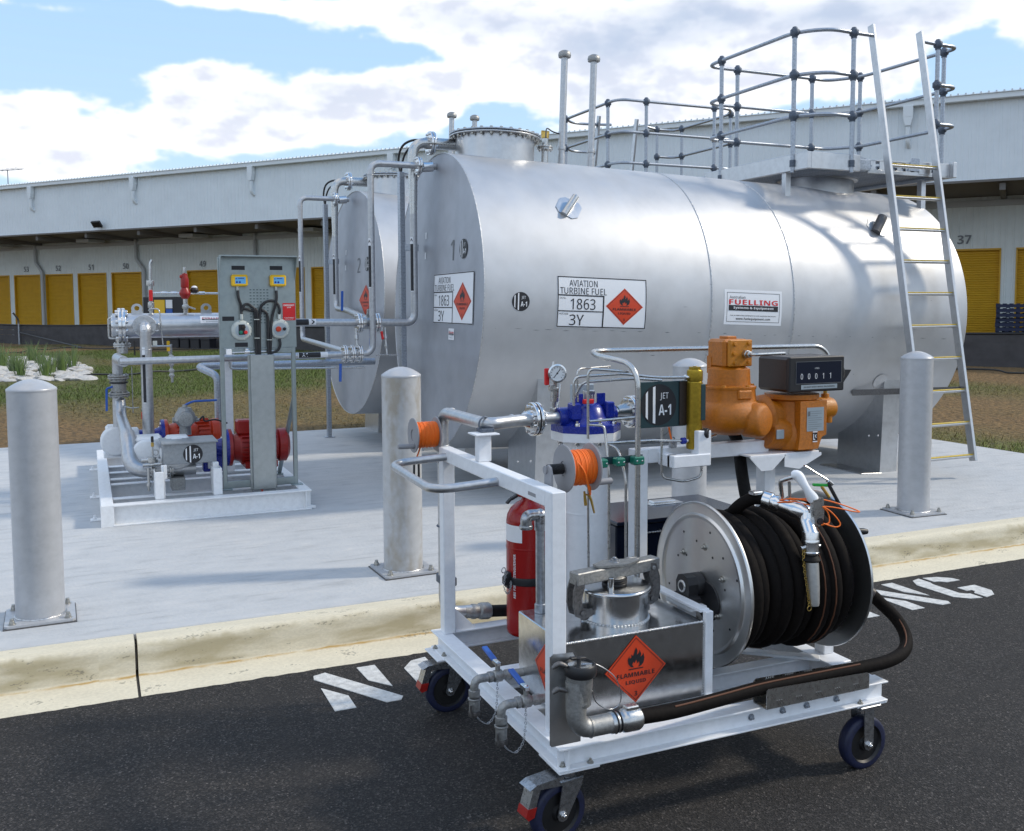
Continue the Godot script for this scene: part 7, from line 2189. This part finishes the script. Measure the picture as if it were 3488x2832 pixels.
	var main := smooth([Vector3(1.60, 0.254, -2.64), Vector3(1.75, 0.242, -2.655), Vector3(1.95, 0.238, -2.68), Vector3(2.15, 0.236, -2.705), Vector3(2.40, 0.234, -2.71), Vector3(2.62, 0.236, -2.705), Vector3(2.76, 0.240, -2.71), Vector3(2.87, 0.252, -2.745), Vector3(2.93, 0.285, -2.80), Vector3(2.925, 0.34, -2.845), Vector3(2.87, 0.40, -2.87), Vector3(2.80, 0.455, -2.87), Vector3(2.735, 0.50, -2.95), Vector3(2.71, 0.527, -3.03)], 8)
	m = Mb.new(); m.tube(main, 0.0245, 16); var mh := part(o, "inlet_hose", m, M.hose)
	m = Mb.new()
	var line := []
	for i in range(8, 40): line.append(main[i] + Vector3(0, 0.021, 0.0125))
	m.tube(line, 0.0036, 6)
	part(mh, "hose_stripe", m, M.stripe)
	m = Mb.new()
	line = []
	for i in range(54, 80): line.append(main[i] + Vector3(-0.012, 0.018, 0.011))
	m.tube(line, 0.0034, 6)
	part(mh, "hose_stripe", m, M.stripe)
	m = Mb.new(); m.tube([main[86], main[92], main[100]], 0.030, 16); part(mh, "hose_cuff", m, M.brownblack)
	# pressed guide channel for the hose on the front beam
	m = Mb.new()
	m.box(2.15, 0.168, -2.745, 2.622, 0.171, -2.672, 0.001)
	m.prism(PackedVector2Array([Vector2(2.15, 0.171), Vector2(2.622, 0.171), Vector2(2.622, 0.222), Vector2(2.612, 0.230), Vector2(2.16, 0.242), Vector2(2.15, 0.234)]), Vector3(0, 0, -2.674), Vector3.RIGHT, Vector3.UP, 0.003)
	m.prism(PackedVector2Array([Vector2(2.15, 0.171), Vector2(2.622, 0.171), Vector2(2.622, 0.238), Vector2(2.612, 0.244), Vector2(2.16, 0.254), Vector2(2.15, 0.246)]), Vector3(0, 0, -2.747), Vector3.RIGHT, Vector3.UP, 0.003)
	var gd := part(o, "hose_guide", m, M.steel)
	m = Mb.new()
	for k in 5:
		for j in 4:
			var x := 2.20 + k * 0.088 + j * 0.010
			m.bar(Vector3(x, 0.236 - k * 0.002, -2.7435), Vector3(x + 0.008, 0.252 - k * 0.002, -2.7435), 0.002, 0.003, Vector3.BACK, 0.0)
			if j < 3: m.bar(Vector3(x + 0.006, 0.178, -2.6705), Vector3(x - 0.004, 0.196, -2.6705), 0.002, 0.003, Vector3.BACK, 0.0)
	part(gd, "pressed_slots", m, M.chrome)
	# inlet elbow on its plate at the front left corner
	m = Mb.new()
	m.prism(PackedVector2Array([Vector2(1.302, 0.19), Vector2(1.308, 0.184), Vector2(1.412, 0.184), Vector2(1.412, 0.43), Vector2(1.384, 0.482), Vector2(1.312, 0.488), Vector2(1.302, 0.48)]), Vector3(0.012, 0, -2.700), Vector3.RIGHT, Vector3.UP, 0.004)
	part(o, "inlet_plate", m, M.alu)
	m = Mb.new()
	m.tuber(bend([Vector3(1.384, 0.41, -2.645), Vector3(1.376, 0.254, -2.640), Vector3(1.505, 0.254, -2.640)], 0.06, 8), [0.038, 0.033, 0.032, 0.032, 0.032, 0.032, 0.032, 0.032, 0.032, 0.032, 0.032], 22)
	m.lathe([Vector2(0.034, 0.33), Vector2(0.038, 0.335), Vector2(0.038, 0.345), Vector2(0.036, 0.35), Vector2(0.042, 0.395), Vector2(0.043, 0.43)], Vector3(1.385, 0, -2.646), Vector3(0.02, 1, 0), 26)
	m.torus(Vector3(1.425, 0.254, -2.640), Vector3.RIGHT, 0.032, 0.0028, 24, 6)
	var ie := part(o, "inlet_elbow", m, M.cast)
	m = Mb.new(); m.lathe([Vector2(0.044, 0.425), Vector2(0.051, 0.430), Vector2(0.053, 0.445), Vector2(0.051, 0.462), Vector2(0.045, 0.466), Vector2(0.041, 0.460)], Vector3(1.387, 0, -2.646), Vector3(0.02, 1, 0), 30); m.bar(Vector3(1.37, 0.478, -2.665), Vector3(1.425, 0.472, -2.665), 0.016, 0.008, Vector3.UP, 0.003); m.rod(Vector3(1.392, 0.455, -2.648), Vector3(1.392, 0.482, -2.648), 0.007, 10); part(ie, "dust_cap", m, M.black)
	m = Mb.new(); m.cyl(Vector3(1.395, 0.455, -2.646), Vector3(1.3952, 0.461, -2.646), 0.0405, 28); part(ie, "cap_disc", m, M.chrome)
	m = Mb.new()
	for s in [0.475, 0.395]: m.tuber(smooth([Vector3(1.345, s - 0.01, -2.64), Vector3(1.32, s, -2.645), Vector3(1.30, s - 0.012, -2.65)], 4), [0.006, 0.007, 0.008, 0.009, 0.009, 0.009, 0.009, 0.007, 0.006], 10)
	part(ie, "cam_lever", m, M.castdark)
	m = Mb.new(); camlock(m, Vector3(1.46, 0.254, -2.640), Vector3(1.61, 0.252, -2.640), 0.0345)
	for y in [0.0]: m.box(1.555, 0.285, -2.655, 1.602, 0.300, -2.625, 0.006)
	part(ie, "coupling", m, M.steel)
	m = Mb.new(); m.torus(Vector3(1.515, 0.254, -2.64), Vector3.RIGHT, 0.0345, 0.003, 26, 6); m.torus(Vector3(1.53, 0.254, -2.64), Vector3.RIGHT, 0.0335, 0.0025, 26, 6); part(ie, "black_bands", m, M.black)
	m = Mb.new(); m.tube(smooth([Vector3(1.395, 0.462, -2.648), Vector3(1.45, 0.455, -2.64), Vector3(1.51, 0.41, -2.63), Vector3(1.535, 0.35, -2.63), Vector3(1.53, 0.31, -2.635), Vector3(1.49, 0.305, -2.63), Vector3(1.44, 0.34, -2.62), Vector3(1.42, 0.385, -2.61)], 8), 0.0018, 6); part(ie, "cap_cable", m, M.zinc)

func make_sump(o: Node3D) -> void:
	var yt := 0.4545
	var m := Mb.new()
	m.box(1.445, 0.178, -3.235, 2.008, yt, -2.850, 0.003)
	var t := part(o, "sump_tank", m, M.sumpalu)
	m = Mb.new()
	for k in 78:
		var x := 1.452 + k * 0.0071
		m.sphere(Vector3(x, yt - 0.001 + 0.0008 * sin(k * 2.7), -2.8505), 0.0058, 8, 0.75)
	for k in 30: m.sphere(Vector3(2.007, 0.185 + k * 0.009, -2.8505), 0.0042, 7, 0.8)
	part(t, "weld_bead", m, M.weld)
	var C := Vector3(1.745, 0, -3.04)
	m = Mb.new(); m.lathe([Vector2(0.124, yt - 0.002), Vector2(0.124, 0.559)], C, Vector3.UP, 48); part(t, "filler_neck", m, M.sumpalu)
	m = Mb.new()
	for k in 60:
		var a := TAU * k / 60
		m.sphere(C + Vector3(cos(a) * 0.125, yt + 0.001, sin(a) * 0.125), 0.0060, 7, 0.8)
	part(t, "neck_weld", m, M.weld)
	m = Mb.new(); m.lathe([Vector2(0.126, 0.556), Vector2(0.134, 0.560), Vector2(0.135, 0.566), Vector2(0.132, 0.571), Vector2(0.126, 0.574), Vector2(0.06, 0.578), Vector2(0, 0.578)], C, Vector3.UP, 48)
	m.cyl(C + Vector3(-0.055, 0.572, 0.07), C + Vector3(-0.055, 0.622, 0.072), 0.011, 12)
	part(t, "lid", m, M.sumpalu)
	m = Mb.new(); m.lathe([Vector2(0, 0.577), Vector2(0.046, 0.577), Vector2(0.047, 0.583), Vector2(0.043, 0.585), Vector2(0.047, 0.587), Vector2(0.043, 0.590), Vector2(0.047, 0.593), Vector2(0.046, 0.597), Vector2(0.03, 0.60), Vector2(0, 0.60)], C, Vector3.UP, 26); part(t, "clamp_pad", m, M.black)
	m = Mb.new(); m.lathe([Vector2(0, 0.598), Vector2(0.040, 0.60), Vector2(0.034, 0.605), Vector2(0.02, 0.609), Vector2(0, 0.61)], C, Vector3.UP, 20)
	# clamp bar, hooks, wing handle
	m.bar(C + Vector3(-0.185, 0.622, 0.03), C + Vector3(0.195, 0.626, -0.03), 0.054, 0.046, Vector3.UP, 0.004)
	m.prism(PackedVector2Array([Vector2(-0.085, -0.035), Vector2(0.03, -0.05), Vector2(0.10, -0.012), Vector2(0.095, 0.012), Vector2(-0.03, 0.035), Vector2(-0.09, 0.0)]), C + Vector3(0.0, 0.649, 0.0), Vector3.RIGHT, Vector3.FORWARD, 0.008)
	m.box(C.x + 0.075, 0.640, C.z - 0.045, C.x + 0.085, 0.655, C.z - 0.01, 0.002); m.box(C.x + 0.10, 0.640, C.z - 0.045, C.x + 0.11, 0.655, C.z - 0.01, 0.002); m.box(C.x + 0.075, 0.648, C.z - 0.03, C.x + 0.11, 0.656, C.z - 0.024, 0.002)
	m.cyl(C + Vector3(0.165, 0.617, 0.0), C + Vector3(0.165, 0.617, 0.012), 0.008, 10)
	var cl := part(t, "lid_clamp", m, M.cast)
	m = Mb.new(); m.cyl(C + Vector3(0, 0.656, 0), C + Vector3(0, 0.659, 0), 0.02, 18); m.hexnut(C + Vector3(0, 0.659, 0), Vector3.UP, 0.015, 0.009); m.cyl(C + Vector3(0, 0.668, 0), C + Vector3(0, 0.674, 0), 0.008, 10); part(cl, "bolt", m, M.zinc)
	for s in [-1.0, 1.0]:
		m = Mb.new()
		var hook := PackedVector2Array([Vector2(0, 0.636), Vector2(0.028, 0.63), Vector2(0.044, 0.58), Vector2(0.046, 0.53), Vector2(0.036, 0.49), Vector2(0.006, 0.476), Vector2(-0.03, 0.485), Vector2(-0.045, 0.502), Vector2(-0.02, 0.510), Vector2(0.006, 0.515), Vector2(0.014, 0.545), Vector2(0.0, 0.59)])
		for i in hook.size(): hook[i].x *= s
		for z in [0.020, -0.028]: m.prism(hook, C + Vector3(s * 0.150, 0, z + s * -0.024), Vector3.RIGHT, Vector3.UP, 0.008)
		m.cyl(C + Vector3(s * 0.15 + s * 0.01, 0.50, 0.035 - s * 0.024), C + Vector3(s * 0.15 + s * 0.01, 0.50, -0.035 - s * 0.024), 0.010, 12)
		m.bar(C + Vector3(s * 0.128, 0.46, 0.01), C + Vector3(s * 0.128, 0.52, 0.01), 0.012, 0.03)
		part(cl, "hook", m, M.castdark)
	# breather with twin-bend head
	m = Mb.new(); m.rod(Vector3(1.512, yt, -3.185), Vector3(1.512, 0.80, -3.185), 0.0165, 16); m.cyl(Vector3(1.512, yt, -3.185), Vector3(1.512, yt + 0.035, -3.185), 0.021, 16); m.cyl(Vector3(1.512, 0.765, -3.185), Vector3(1.512, 0.80, -3.185), 0.021, 16)
	var br := part(t, "breather_pipe", m, M.galv)
	m = Mb.new(); m.tube(bend([Vector3(1.512, 0.79, -3.185), Vector3(1.512, 0.825, -3.185), Vector3(1.455, 0.825, -3.185), Vector3(1.455, 0.785, -3.185)], 0.035, 6), 0.021, 16); m.sphere(Vector3(1.512, 0.822, -3.185), 0.025, 16); m.cyl(Vector3(1.53, 0.82, -3.185), Vector3(1.55, 0.815, -3.185), 0.02, 14); m.cyl(Vector3(1.455, 0.775, -3.185), Vector3(1.455, 0.79, -3.185), 0.025, 16); part(br, "return_bend", m, M.zinc)
	hazard_diamond(t, Surf.flat(Vector3(0, 0, -2.8498), Vector3.RIGHT, Vector3.UP), 1.722, 0.324, 0.123, 0.121)
	hazard_diamond(t, Surf.flat(Vector3(1.4448, 0, 0), Vector3.BACK, Vector3.UP), -2.965, 0.32, 0.118, 0.121)
	m = Mb.new(); m.box(2.010, 0.166, -2.862, 2.042, 0.490, -2.840, 0.002); m.box(2.000, 0.482, -3.24, 2.04, 0.494, -2.862, 0.002); m.prism(PackedVector2Array([Vector2(0, 0), Vector2(0.05, 0), Vector2(0.03, 0.02), Vector2(0, 0.02)]), Vector3(2.012, 0.166, -2.842), Vector3.RIGHT, Vector3.UP, 0.012); part(o, "tank_strap", m, M.white)
	# drain taps poking out at the left end
	for e in [[-2.95, "lower drain"], [-3.20, "upper drain"]]:
		var z: float = e[0]
		m = Mb.new()
		m.tube(bend([Vector3(1.446, 0.232, z), Vector3(1.252, 0.236, z), Vector3(1.252, 0.175, z)], 0.035, 7), 0.0155, 14)
		m.cyl(Vector3(1.40, 0.233, z), Vector3(1.372, 0.233, z), 0.019, 6); m.cyl(Vector3(1.365, 0.234, z), Vector3(1.325, 0.235, z), 0.022, 16, 0.006); m.cyl(Vector3(1.325, 0.235, z), Vector3(1.305, 0.235, z), 0.020, 6); m.cyl(Vector3(1.345, 0.25, z), Vector3(1.345, 0.278, z), 0.009, 10)
		m.cyl(Vector3(1.252, 0.198, z), Vector3(1.252, 0.172, z), 0.021, 16); m.cyl(Vector3(1.252, 0.168, z), Vector3(1.252, 0.158, z), 0.024, 18); m.cyl(Vector3(1.252, 0.158, z), Vector3(1.252, 0.118, z), 0.020, 18)
		var d := part(t, "drain_tap", m, M.cast)
		m = Mb.new(); m.box(1.336, 0.272, z - 0.035, 1.354, 0.288, z + 0.012, 0.002); m.cyl(Vector3(1.345, 0.285, z), Vector3(1.345, 0.292, z), 0.007, 6); part(d, "lever", m, M.chrome)
		m = Mb.new(); m.bar(Vector3(1.345, 0.284, z - 0.03), Vector3(1.345, 0.300, z - 0.13), 0.022, 0.010, Vector3.UP, 0.004); part(d, "blue_grip", m, M.bluehandle)
		m = Mb.new(); m.cyl(Vector3(1.252, 0.118, z), Vector3(1.252, 0.098, z), 0.022, 18); m.bar(Vector3(1.23, 0.15, z + 0.02), Vector3(1.232, 0.105, z + 0.022), 0.008, 0.006); part(d, "dust_cap", m, M.castdark)
		m = Mb.new()
		var ch := smooth([Vector3(1.335, 0.225, z + 0.02), Vector3(1.333, 0.16, z + 0.022), Vector3(1.322, 0.10, z + 0.024), Vector3(1.295, 0.072, z + 0.024), Vector3(1.268, 0.085, z + 0.022), Vector3(1.255, 0.10, z + 0.02)], 5)
		for i in ch.size() - 1: m.torus((ch[i] + ch[i + 1]) / 2, (ch[i + 1] - ch[i]).cross(Vector3.BACK if i % 2 else Vector3(0.6, 0, 0.8)).normalized(), 0.0045, 0.0012, 8, 5)
		part(d, "chain", m, M.zinc)

# ---------------------------------------------------------------- loose things carried by the cart
func make_carried() -> void:
	var o := thing("fire_extinguisher", "red fire extinguisher strapped upright inside the cart's left end", "fire extinguisher", Vector3(1.722, 0.17, -3.75))
	var c := Vector3(1.722, 0, -3.75)
	var m := Mb.new()
	m.lathe([Vector2(0, 0.172), Vector2(0.082, 0.172), Vector2(0.092, 0.18), Vector2(0.0945, 0.195), Vector2(0.0945, 0.55), Vector2(0.0960, 0.553), Vector2(0.0960, 0.560), Vector2(0.0945, 0.563), Vector2(0.0945, 0.668), Vector2(0.090, 0.695), Vector2(0.076, 0.722), Vector2(0.052, 0.744), Vector2(0.030, 0.756), Vector2(0.026, 0.77), Vector2(0, 0.772)], c, Vector3.UP, 48)
	part(o, "cylinder", m, M.red)
	m = Mb.new(); m.cyl(c + Vector3(0, 0.765, 0), c + Vector3(0, 0.785, 0), 0.022, 16); m.box(c.x - 0.018, 0.783, c.z - 0.014, c.x + 0.022, 0.80, c.z + 0.014, 0.003); var v := part(o, "valve", m, M.brass)
	m = Mb.new(); m.bar(c + Vector3(-0.01, 0.802, 0), c + Vector3(-0.085, 0.768, 0.01), 0.020, 0.012, Vector3.UP, 0.003); m.bar(c + Vector3(-0.085, 0.770, 0.01), c + Vector3(-0.105, 0.752, 0.012), 0.018, 0.010, Vector3.UP, 0.003); part(v, "lever", m, M.black)
	m = Mb.new(); m.prism(PackedVector2Array([Vector2(0, 0), Vector2(-0.055, 0.016), Vector2(-0.04, -0.008), Vector2(0.0, -0.016)]), c + Vector3(-0.01, 0.785, 0.005), Vector3.RIGHT, Vector3.UP, 0.014); part(v, "carry_handle", m, M.redpaint)
	m = Mb.new(); m.box(c.x - 0.028, 0.798, c.z + 0.0, c.x + 0.002, 0.818, c.z + 0.02, 0.004); part(v, "green_tag", m, M.greentag)
	m = Mb.new(); var s := Surf.round(c, Vector3.UP, Vector3.LEFT, Vector3.BACK, 0.0948, deg_to_rad(52))
	var lab := Surf.round(c, Vector3.UP, Vector3.LEFT, Vector3.BACK, 0.0948, deg_to_rad(15))
	fill(m, lab, rect(0.588, -0.058, 0.66, 0.058), 0.0006); part(o, "white_label", m, M.paperwhite)
	m = Mb.new()
	letters(m, Surf.round(c, Vector3.UP, Vector3.LEFT, Vector3.BACK, 0.0948, deg_to_rad(28)), "ABE FIRE EXTINGUISHER", 0.44, 0, 0.012, 0.0008, true); part(o, "lettering", m, M.paperwhite)
	m = Mb.new(); m.cyl(c + Vector3(0, 0.40, 0), c + Vector3(0, 0.435, 0), 0.0985, 40, 0.004); m.box(c.x + 0.02, 0.22, c.z + 0.075, c.x + 0.10, 0.53, c.z + 0.10, 0.003); m.box(c.x - 0.125, 0.40, c.z + 0.0, c.x - 0.085, 0.44, c.z + 0.03, 0.006); m.box(c.x - 0.11, 0.385, c.z - 0.01, c.x - 0.09, 0.455, c.z + 0.03, 0.004); m.box(c.x + 0.03, 0.50, c.z + 0.07, c.x + 0.06, 0.53, c.z + 0.11, 0.003); part(o, "bracket", m, M.black)
	m = Mb.new(); m.torus(Vector3(1.585, 0.475, -3.70), Vector3(0.3, 0, 1), 0.011, 0.002, 16, 6)
	var ch := smooth([Vector3(1.60, 0.465, -3.70), Vector3(1.588, 0.43, -3.70), Vector3(1.59, 0.39, -3.70), Vector3(1.605, 0.372, -3.70), Vector3(1.618, 0.40, -3.70), Vector3(1.622, 0.42, -3.71)], 4)
	for i in ch.size() - 1: m.torus((ch[i] + ch[i + 1]) / 2, (ch[i + 1] - ch[i]).cross(Vector3.BACK if i % 2 else Vector3(0.8, 0, 0.6)).normalized(), 0.0045, 0.0012, 8, 5)
	part(o, "pin_chain", m, M.zinc)
	# nozzle hanging on the reel
	o = thing("fuel_nozzle", "chrome fuelling nozzle with white grip resting on the wound hose", "nozzle", Vector3(2.42, 0.6, -2.8))
	var I := Vector3(2.350, 0.852, -2.955)
	var E := Vector3(2.437, 0.818, -2.825)
	m = Mb.new()
	var d := (E - I)
	m.lathe([Vector2(0, 0), Vector2(0.034, 0), Vector2(0.035, 0.03), Vector2(0.030, 0.034), Vector2(0.030, 0.046), Vector2(0.032, 0.048), Vector2(0.032, 0.062), Vector2(0.027, 0.066), Vector2(0.029, 0.10), Vector2(0.036, 0.118), Vector2(0.037, 0.15), Vector2(0.030, 0.168), Vector2(0, 0.176)], I, d, 26)
	m.sphere(E, 0.031, 18)
	m.tuber(bend([E + d * 0.05, E + Vector3(0.0, -0.03, 0.012), Vector3(2.425, 0.742, -2.775)], 0.02), [0.032, 0.032, 0.031, 0.030, 0.030, 0.030, 0.029, 0.029], 20)
	m.lathe([Vector2(0.026, 0), Vector2(0.031, 0.004), Vector2(0.031, 0.03), Vector2(0.0335, 0.033), Vector2(0.0335, 0.042), Vector2(0.030, 0.044), Vector2(0.029, 0.075), Vector2(0.032, 0.078), Vector2(0.031, 0.085), Vector2(0, 0.086)], Vector3(2.425, 0.760, -2.778), Vector3(-0.01, -1, 0.05), 26)
	for s2 in [-1.0, 1.0]: m.cyl(Vector3(2.424 + s2 * 0.028, 0.70, -2.775), Vector3(2.424 + s2 * 0.045, 0.70, -2.775), 0.007, 10)
	m.box(2.30, 0.868, -2.985, 2.345, 0.884, -2.95, 0.005)
	var body := part(o, "body", m, M.chrome)
	m = Mb.new()
	m.tube(smooth([I + d * 0.46 + Vector3(0, 0.02, 0), Vector3(2.372, 0.925, -2.885), Vector3(2.378, 0.938, -2.875), Vector3(2.40, 0.952, -2.845)], 5), 0.0085, 12)
	part(body, "lever_guard", m, M.steel)
	m = Mb.new(); m.rod(Vector3(2.40, 0.93, -2.87), Vector3(2.405, 0.85, -2.87), 0.006, 8); part(body, "trigger", m, M.steel)
	m = Mb.new()
	m.prism(PackedVector2Array([Vector2(-0.022, 0.06), Vector2(0.02, 0.065), Vector2(0.026, 0.02), Vector2(0.02, -0.03), Vector2(0.0, -0.042), Vector2(-0.02, -0.03), Vector2(-0.024, 0.02)]), Vector3(2.457, 0.815, -2.792), Vector3.RIGHT, Vector3.UP, 0.022)
	part(body, "grip_bracket", m, M.steel)
	m = Mb.new(); m.cyl(Vector3(2.462, 0.793, -2.7695), Vector3(2.462, 0.793, -2.767), 0.013, 16, 0.0); part(body, "pivot_hole", m, M.ink)
	m = Mb.new(); m.tuber(smooth([Vector3(2.396, 0.955, -2.85), Vector3(2.410, 0.958, -2.835), Vector3(2.424, 0.925, -2.815), Vector3(2.438, 0.892, -2.80), Vector3(2.452, 0.868, -2.79)], 5), [0.012, 0.015, 0.0175, 0.019, 0.0195, 0.020, 0.020, 0.019, 0.018, 0.0165, 0.0155, 0.015, 0.015, 0.0155, 0.017, 0.019, 0.020, 0.021, 0.021, 0.020, 0.016], 16); part(body, "white_grip", m, M.paperwhite)
	m = Mb.new(); m.lathe([Vector2(0.020, 0), Vector2(0.034, 0.018), Vector2(0.037, 0.024), Vector2(0.032, 0.030), Vector2(0, 0.031)], Vector3(2.423, 0.677, -2.772), Vector3(-0.02, -1, 0.05), 26); part(o, "rubber_collar", m, M.rubber)
	m = Mb.new(); m.lathe([Vector2(0, 0), Vector2(0.0235, 0), Vector2(0.0235, 0.04), Vector2(0.022, 0.10), Vector2(0.018, 0.155), Vector2(0.015, 0.165), Vector2(0, 0.16)], Vector3(2.421, 0.650, -2.762), Vector3(0.02, -1, 0.09), 24); part(o, "spout", m, M.spout)
	m = Mb.new()
	var cc := smooth([Vector3(2.392, 0.695, -2.775), Vector3(2.388, 0.63, -2.765), Vector3(2.396, 0.55, -2.755), Vector3(2.402, 0.49, -2.75)], 7)
	for i in cc.size() - 1: m.torus((cc[i] + cc[i + 1]) / 2, (cc[i + 1] - cc[i]).cross(Vector3.BACK if i % 2 else Vector3(0.7, 0, 0.7)).normalized(), 0.0048, 0.0012, 8, 5)
	m.torus(Vector3(2.402, 0.478, -2.75), Vector3.BACK, 0.009, 0.0016, 14, 6)
	part(o, "chain", m, M.brass)
	m = Mb.new(); m.tube(smooth([I + d * 0.05, I - d * 0.18 + Vector3(-0.004, -0.004, 0), Vector3(2.305, 0.838, -3.005), Vector3(2.285, 0.812, -3.03), Vector3(2.28, 0.78, -3.06)], 6), 0.0245, 14); part(o, "hose_tail", m, M.hose)
	m = Mb.new()
	for l in [[[2.40, 0.862, -2.86], [2.47, 0.872, -2.80], [2.56, 0.848, -2.77], [2.635, 0.818, -2.755], [2.60, 0.822, -2.75], [2.52, 0.842, -2.76], [2.455, 0.850, -2.78]], [[2.455, 0.858, -2.78], [2.50, 0.83, -2.76], [2.535, 0.785, -2.745], [2.515, 0.772, -2.745], [2.465, 0.788, -2.755]], [[2.45, 0.862, -2.78], [2.49, 0.83, -2.765], [2.492, 0.79, -2.755], [2.46, 0.782, -2.76]], [[2.37, 0.858, -2.89], [2.41, 0.868, -2.85], [2.46, 0.86, -2.79]], [[2.36, 0.85, -2.89], [2.40, 0.856, -2.85], [2.45, 0.848, -2.79]]]:
		var q := []
		for e in l: q.append(Vector3(e[0], e[1], e[2]))
		m.tube(smooth(q, 7), 0.0026, 7)
	part(o, "bonding_cord", m, M.orangecord)
	# earth clamp gripping the reel's far flange
	o = thing("earth_clamp", "silver lever earth clamp clipped on the rim of the reel's far flange", "clamp", Vector3(2.69, 0.80, -2.96))
	m = Mb.new()
	m.bar(Vector3(2.565, 0.962, -2.98), Vector3(2.650, 0.905, -2.945), 0.022, 0.006, Vector3.UP, 0.002); m.bar(Vector3(2.650, 0.902, -2.945), Vector3(2.672, 0.885, -2.94), 0.02, 0.012, Vector3.UP, 0.003)
	part(o, "lever", m, M.chrome)
	m = Mb.new(); m.bar(Vector3(2.655, 0.89, -2.945), Vector3(2.70, 0.80, -2.925), 0.020, 0.012, Vector3.UP, 0.004); part(o, "jaw", m, M.black)
	m = Mb.new(); m.bar(Vector3(2.60, 0.885, -2.97), Vector3(2.665, 0.882, -2.945), 0.018, 0.010, Vector3.UP, 0.003); part(o, "green_body", m, M.greentag)
	m = Mb.new(); m.bar(Vector3(2.63, 0.88, -2.955), Vector3(2.655, 0.835, -2.935), 0.014, 0.012, Vector3.UP, 0.003); part(o, "brass_jaw", m, M.brass)

func _ready() -> void:
	rng.seed = 4711
	# camera: 1.6 m above the slab, the lens shifted as in the photograph
	var cam := Camera3D.new()
	cam.name = "camera"
	cam.projection = Camera3D.PROJECTION_FRUSTUM
	cam.near = 0.1
	cam.far = 900.0
	cam.size = 0.1 * 2832.0 / 3292.0
	cam.frustum_offset = Vector2(0, -0.1 * (1416.0 - 1278.0) / 3292.0)
	var yaw := deg_to_rad(23.75)
	var pitch := deg_to_rad(4.19)
	var roll := deg_to_rad(-0.257)
	var fw := Vector3(sin(yaw) * cos(pitch), -sin(pitch), -cos(yaw) * cos(pitch))
	var rt := Vector3(cos(yaw), 0, sin(yaw))
	var up := rt.cross(fw)
	var r2 := rt * cos(roll) + up * sin(roll)
	var u2 := up * cos(roll) - rt * sin(roll)
	cam.transform = Transform3D(Basis(r2, u2, -fw), Vector3(0, 1.6, 0))
	add_child(cam)
	cam.make_current()
	var env := Environment.new()
	env.background_mode = Environment.BG_SKY
	var sky := Sky.new()
	sky.sky_material = make_sky()
	env.sky = sky
	env.sky_rotation = Vector3(0, PI, 0)
	env.background_energy_multiplier = 1.0
	env.tonemap_mode = Environment.TONE_MAPPER_LINEAR
	env.tonemap_exposure = 1.34
	env.sdfgi_enabled = true; env.ssao_enabled = true; env.ssil_enabled = true
	var we := WorldEnvironment.new()
	we.name = "world_environment"
	we.environment = env
	add_child(we)
	var sun := DirectionalLight3D.new()
	sun.name = "sun"
	sun.light_energy = 0.60
	sun.light_color = Color(1.0, 0.955, 0.88)
	sun.light_angular_distance = 5.0
	sun.shadow_enabled = true
	add_child(sun)
	sun.look_at_from_position(Vector3(0.745, 0.63, 0.20) * 30.0, Vector3.ZERO)
	make_materials()
	make_ground()
	make_warehouse()
	make_far_things()
	make_tank(Vector3(2.82, 1.621, -8.13), 0.032, -0.036, false)
	make_tank(Vector3(2.85, 1.621, -11.14), -0.018, -0.036, true)
	make_pipework()
	make_platforms()
	make_bollards()
	make_skid()
	make_panel()
	make_cart()
	make_carried()
	make_verge()
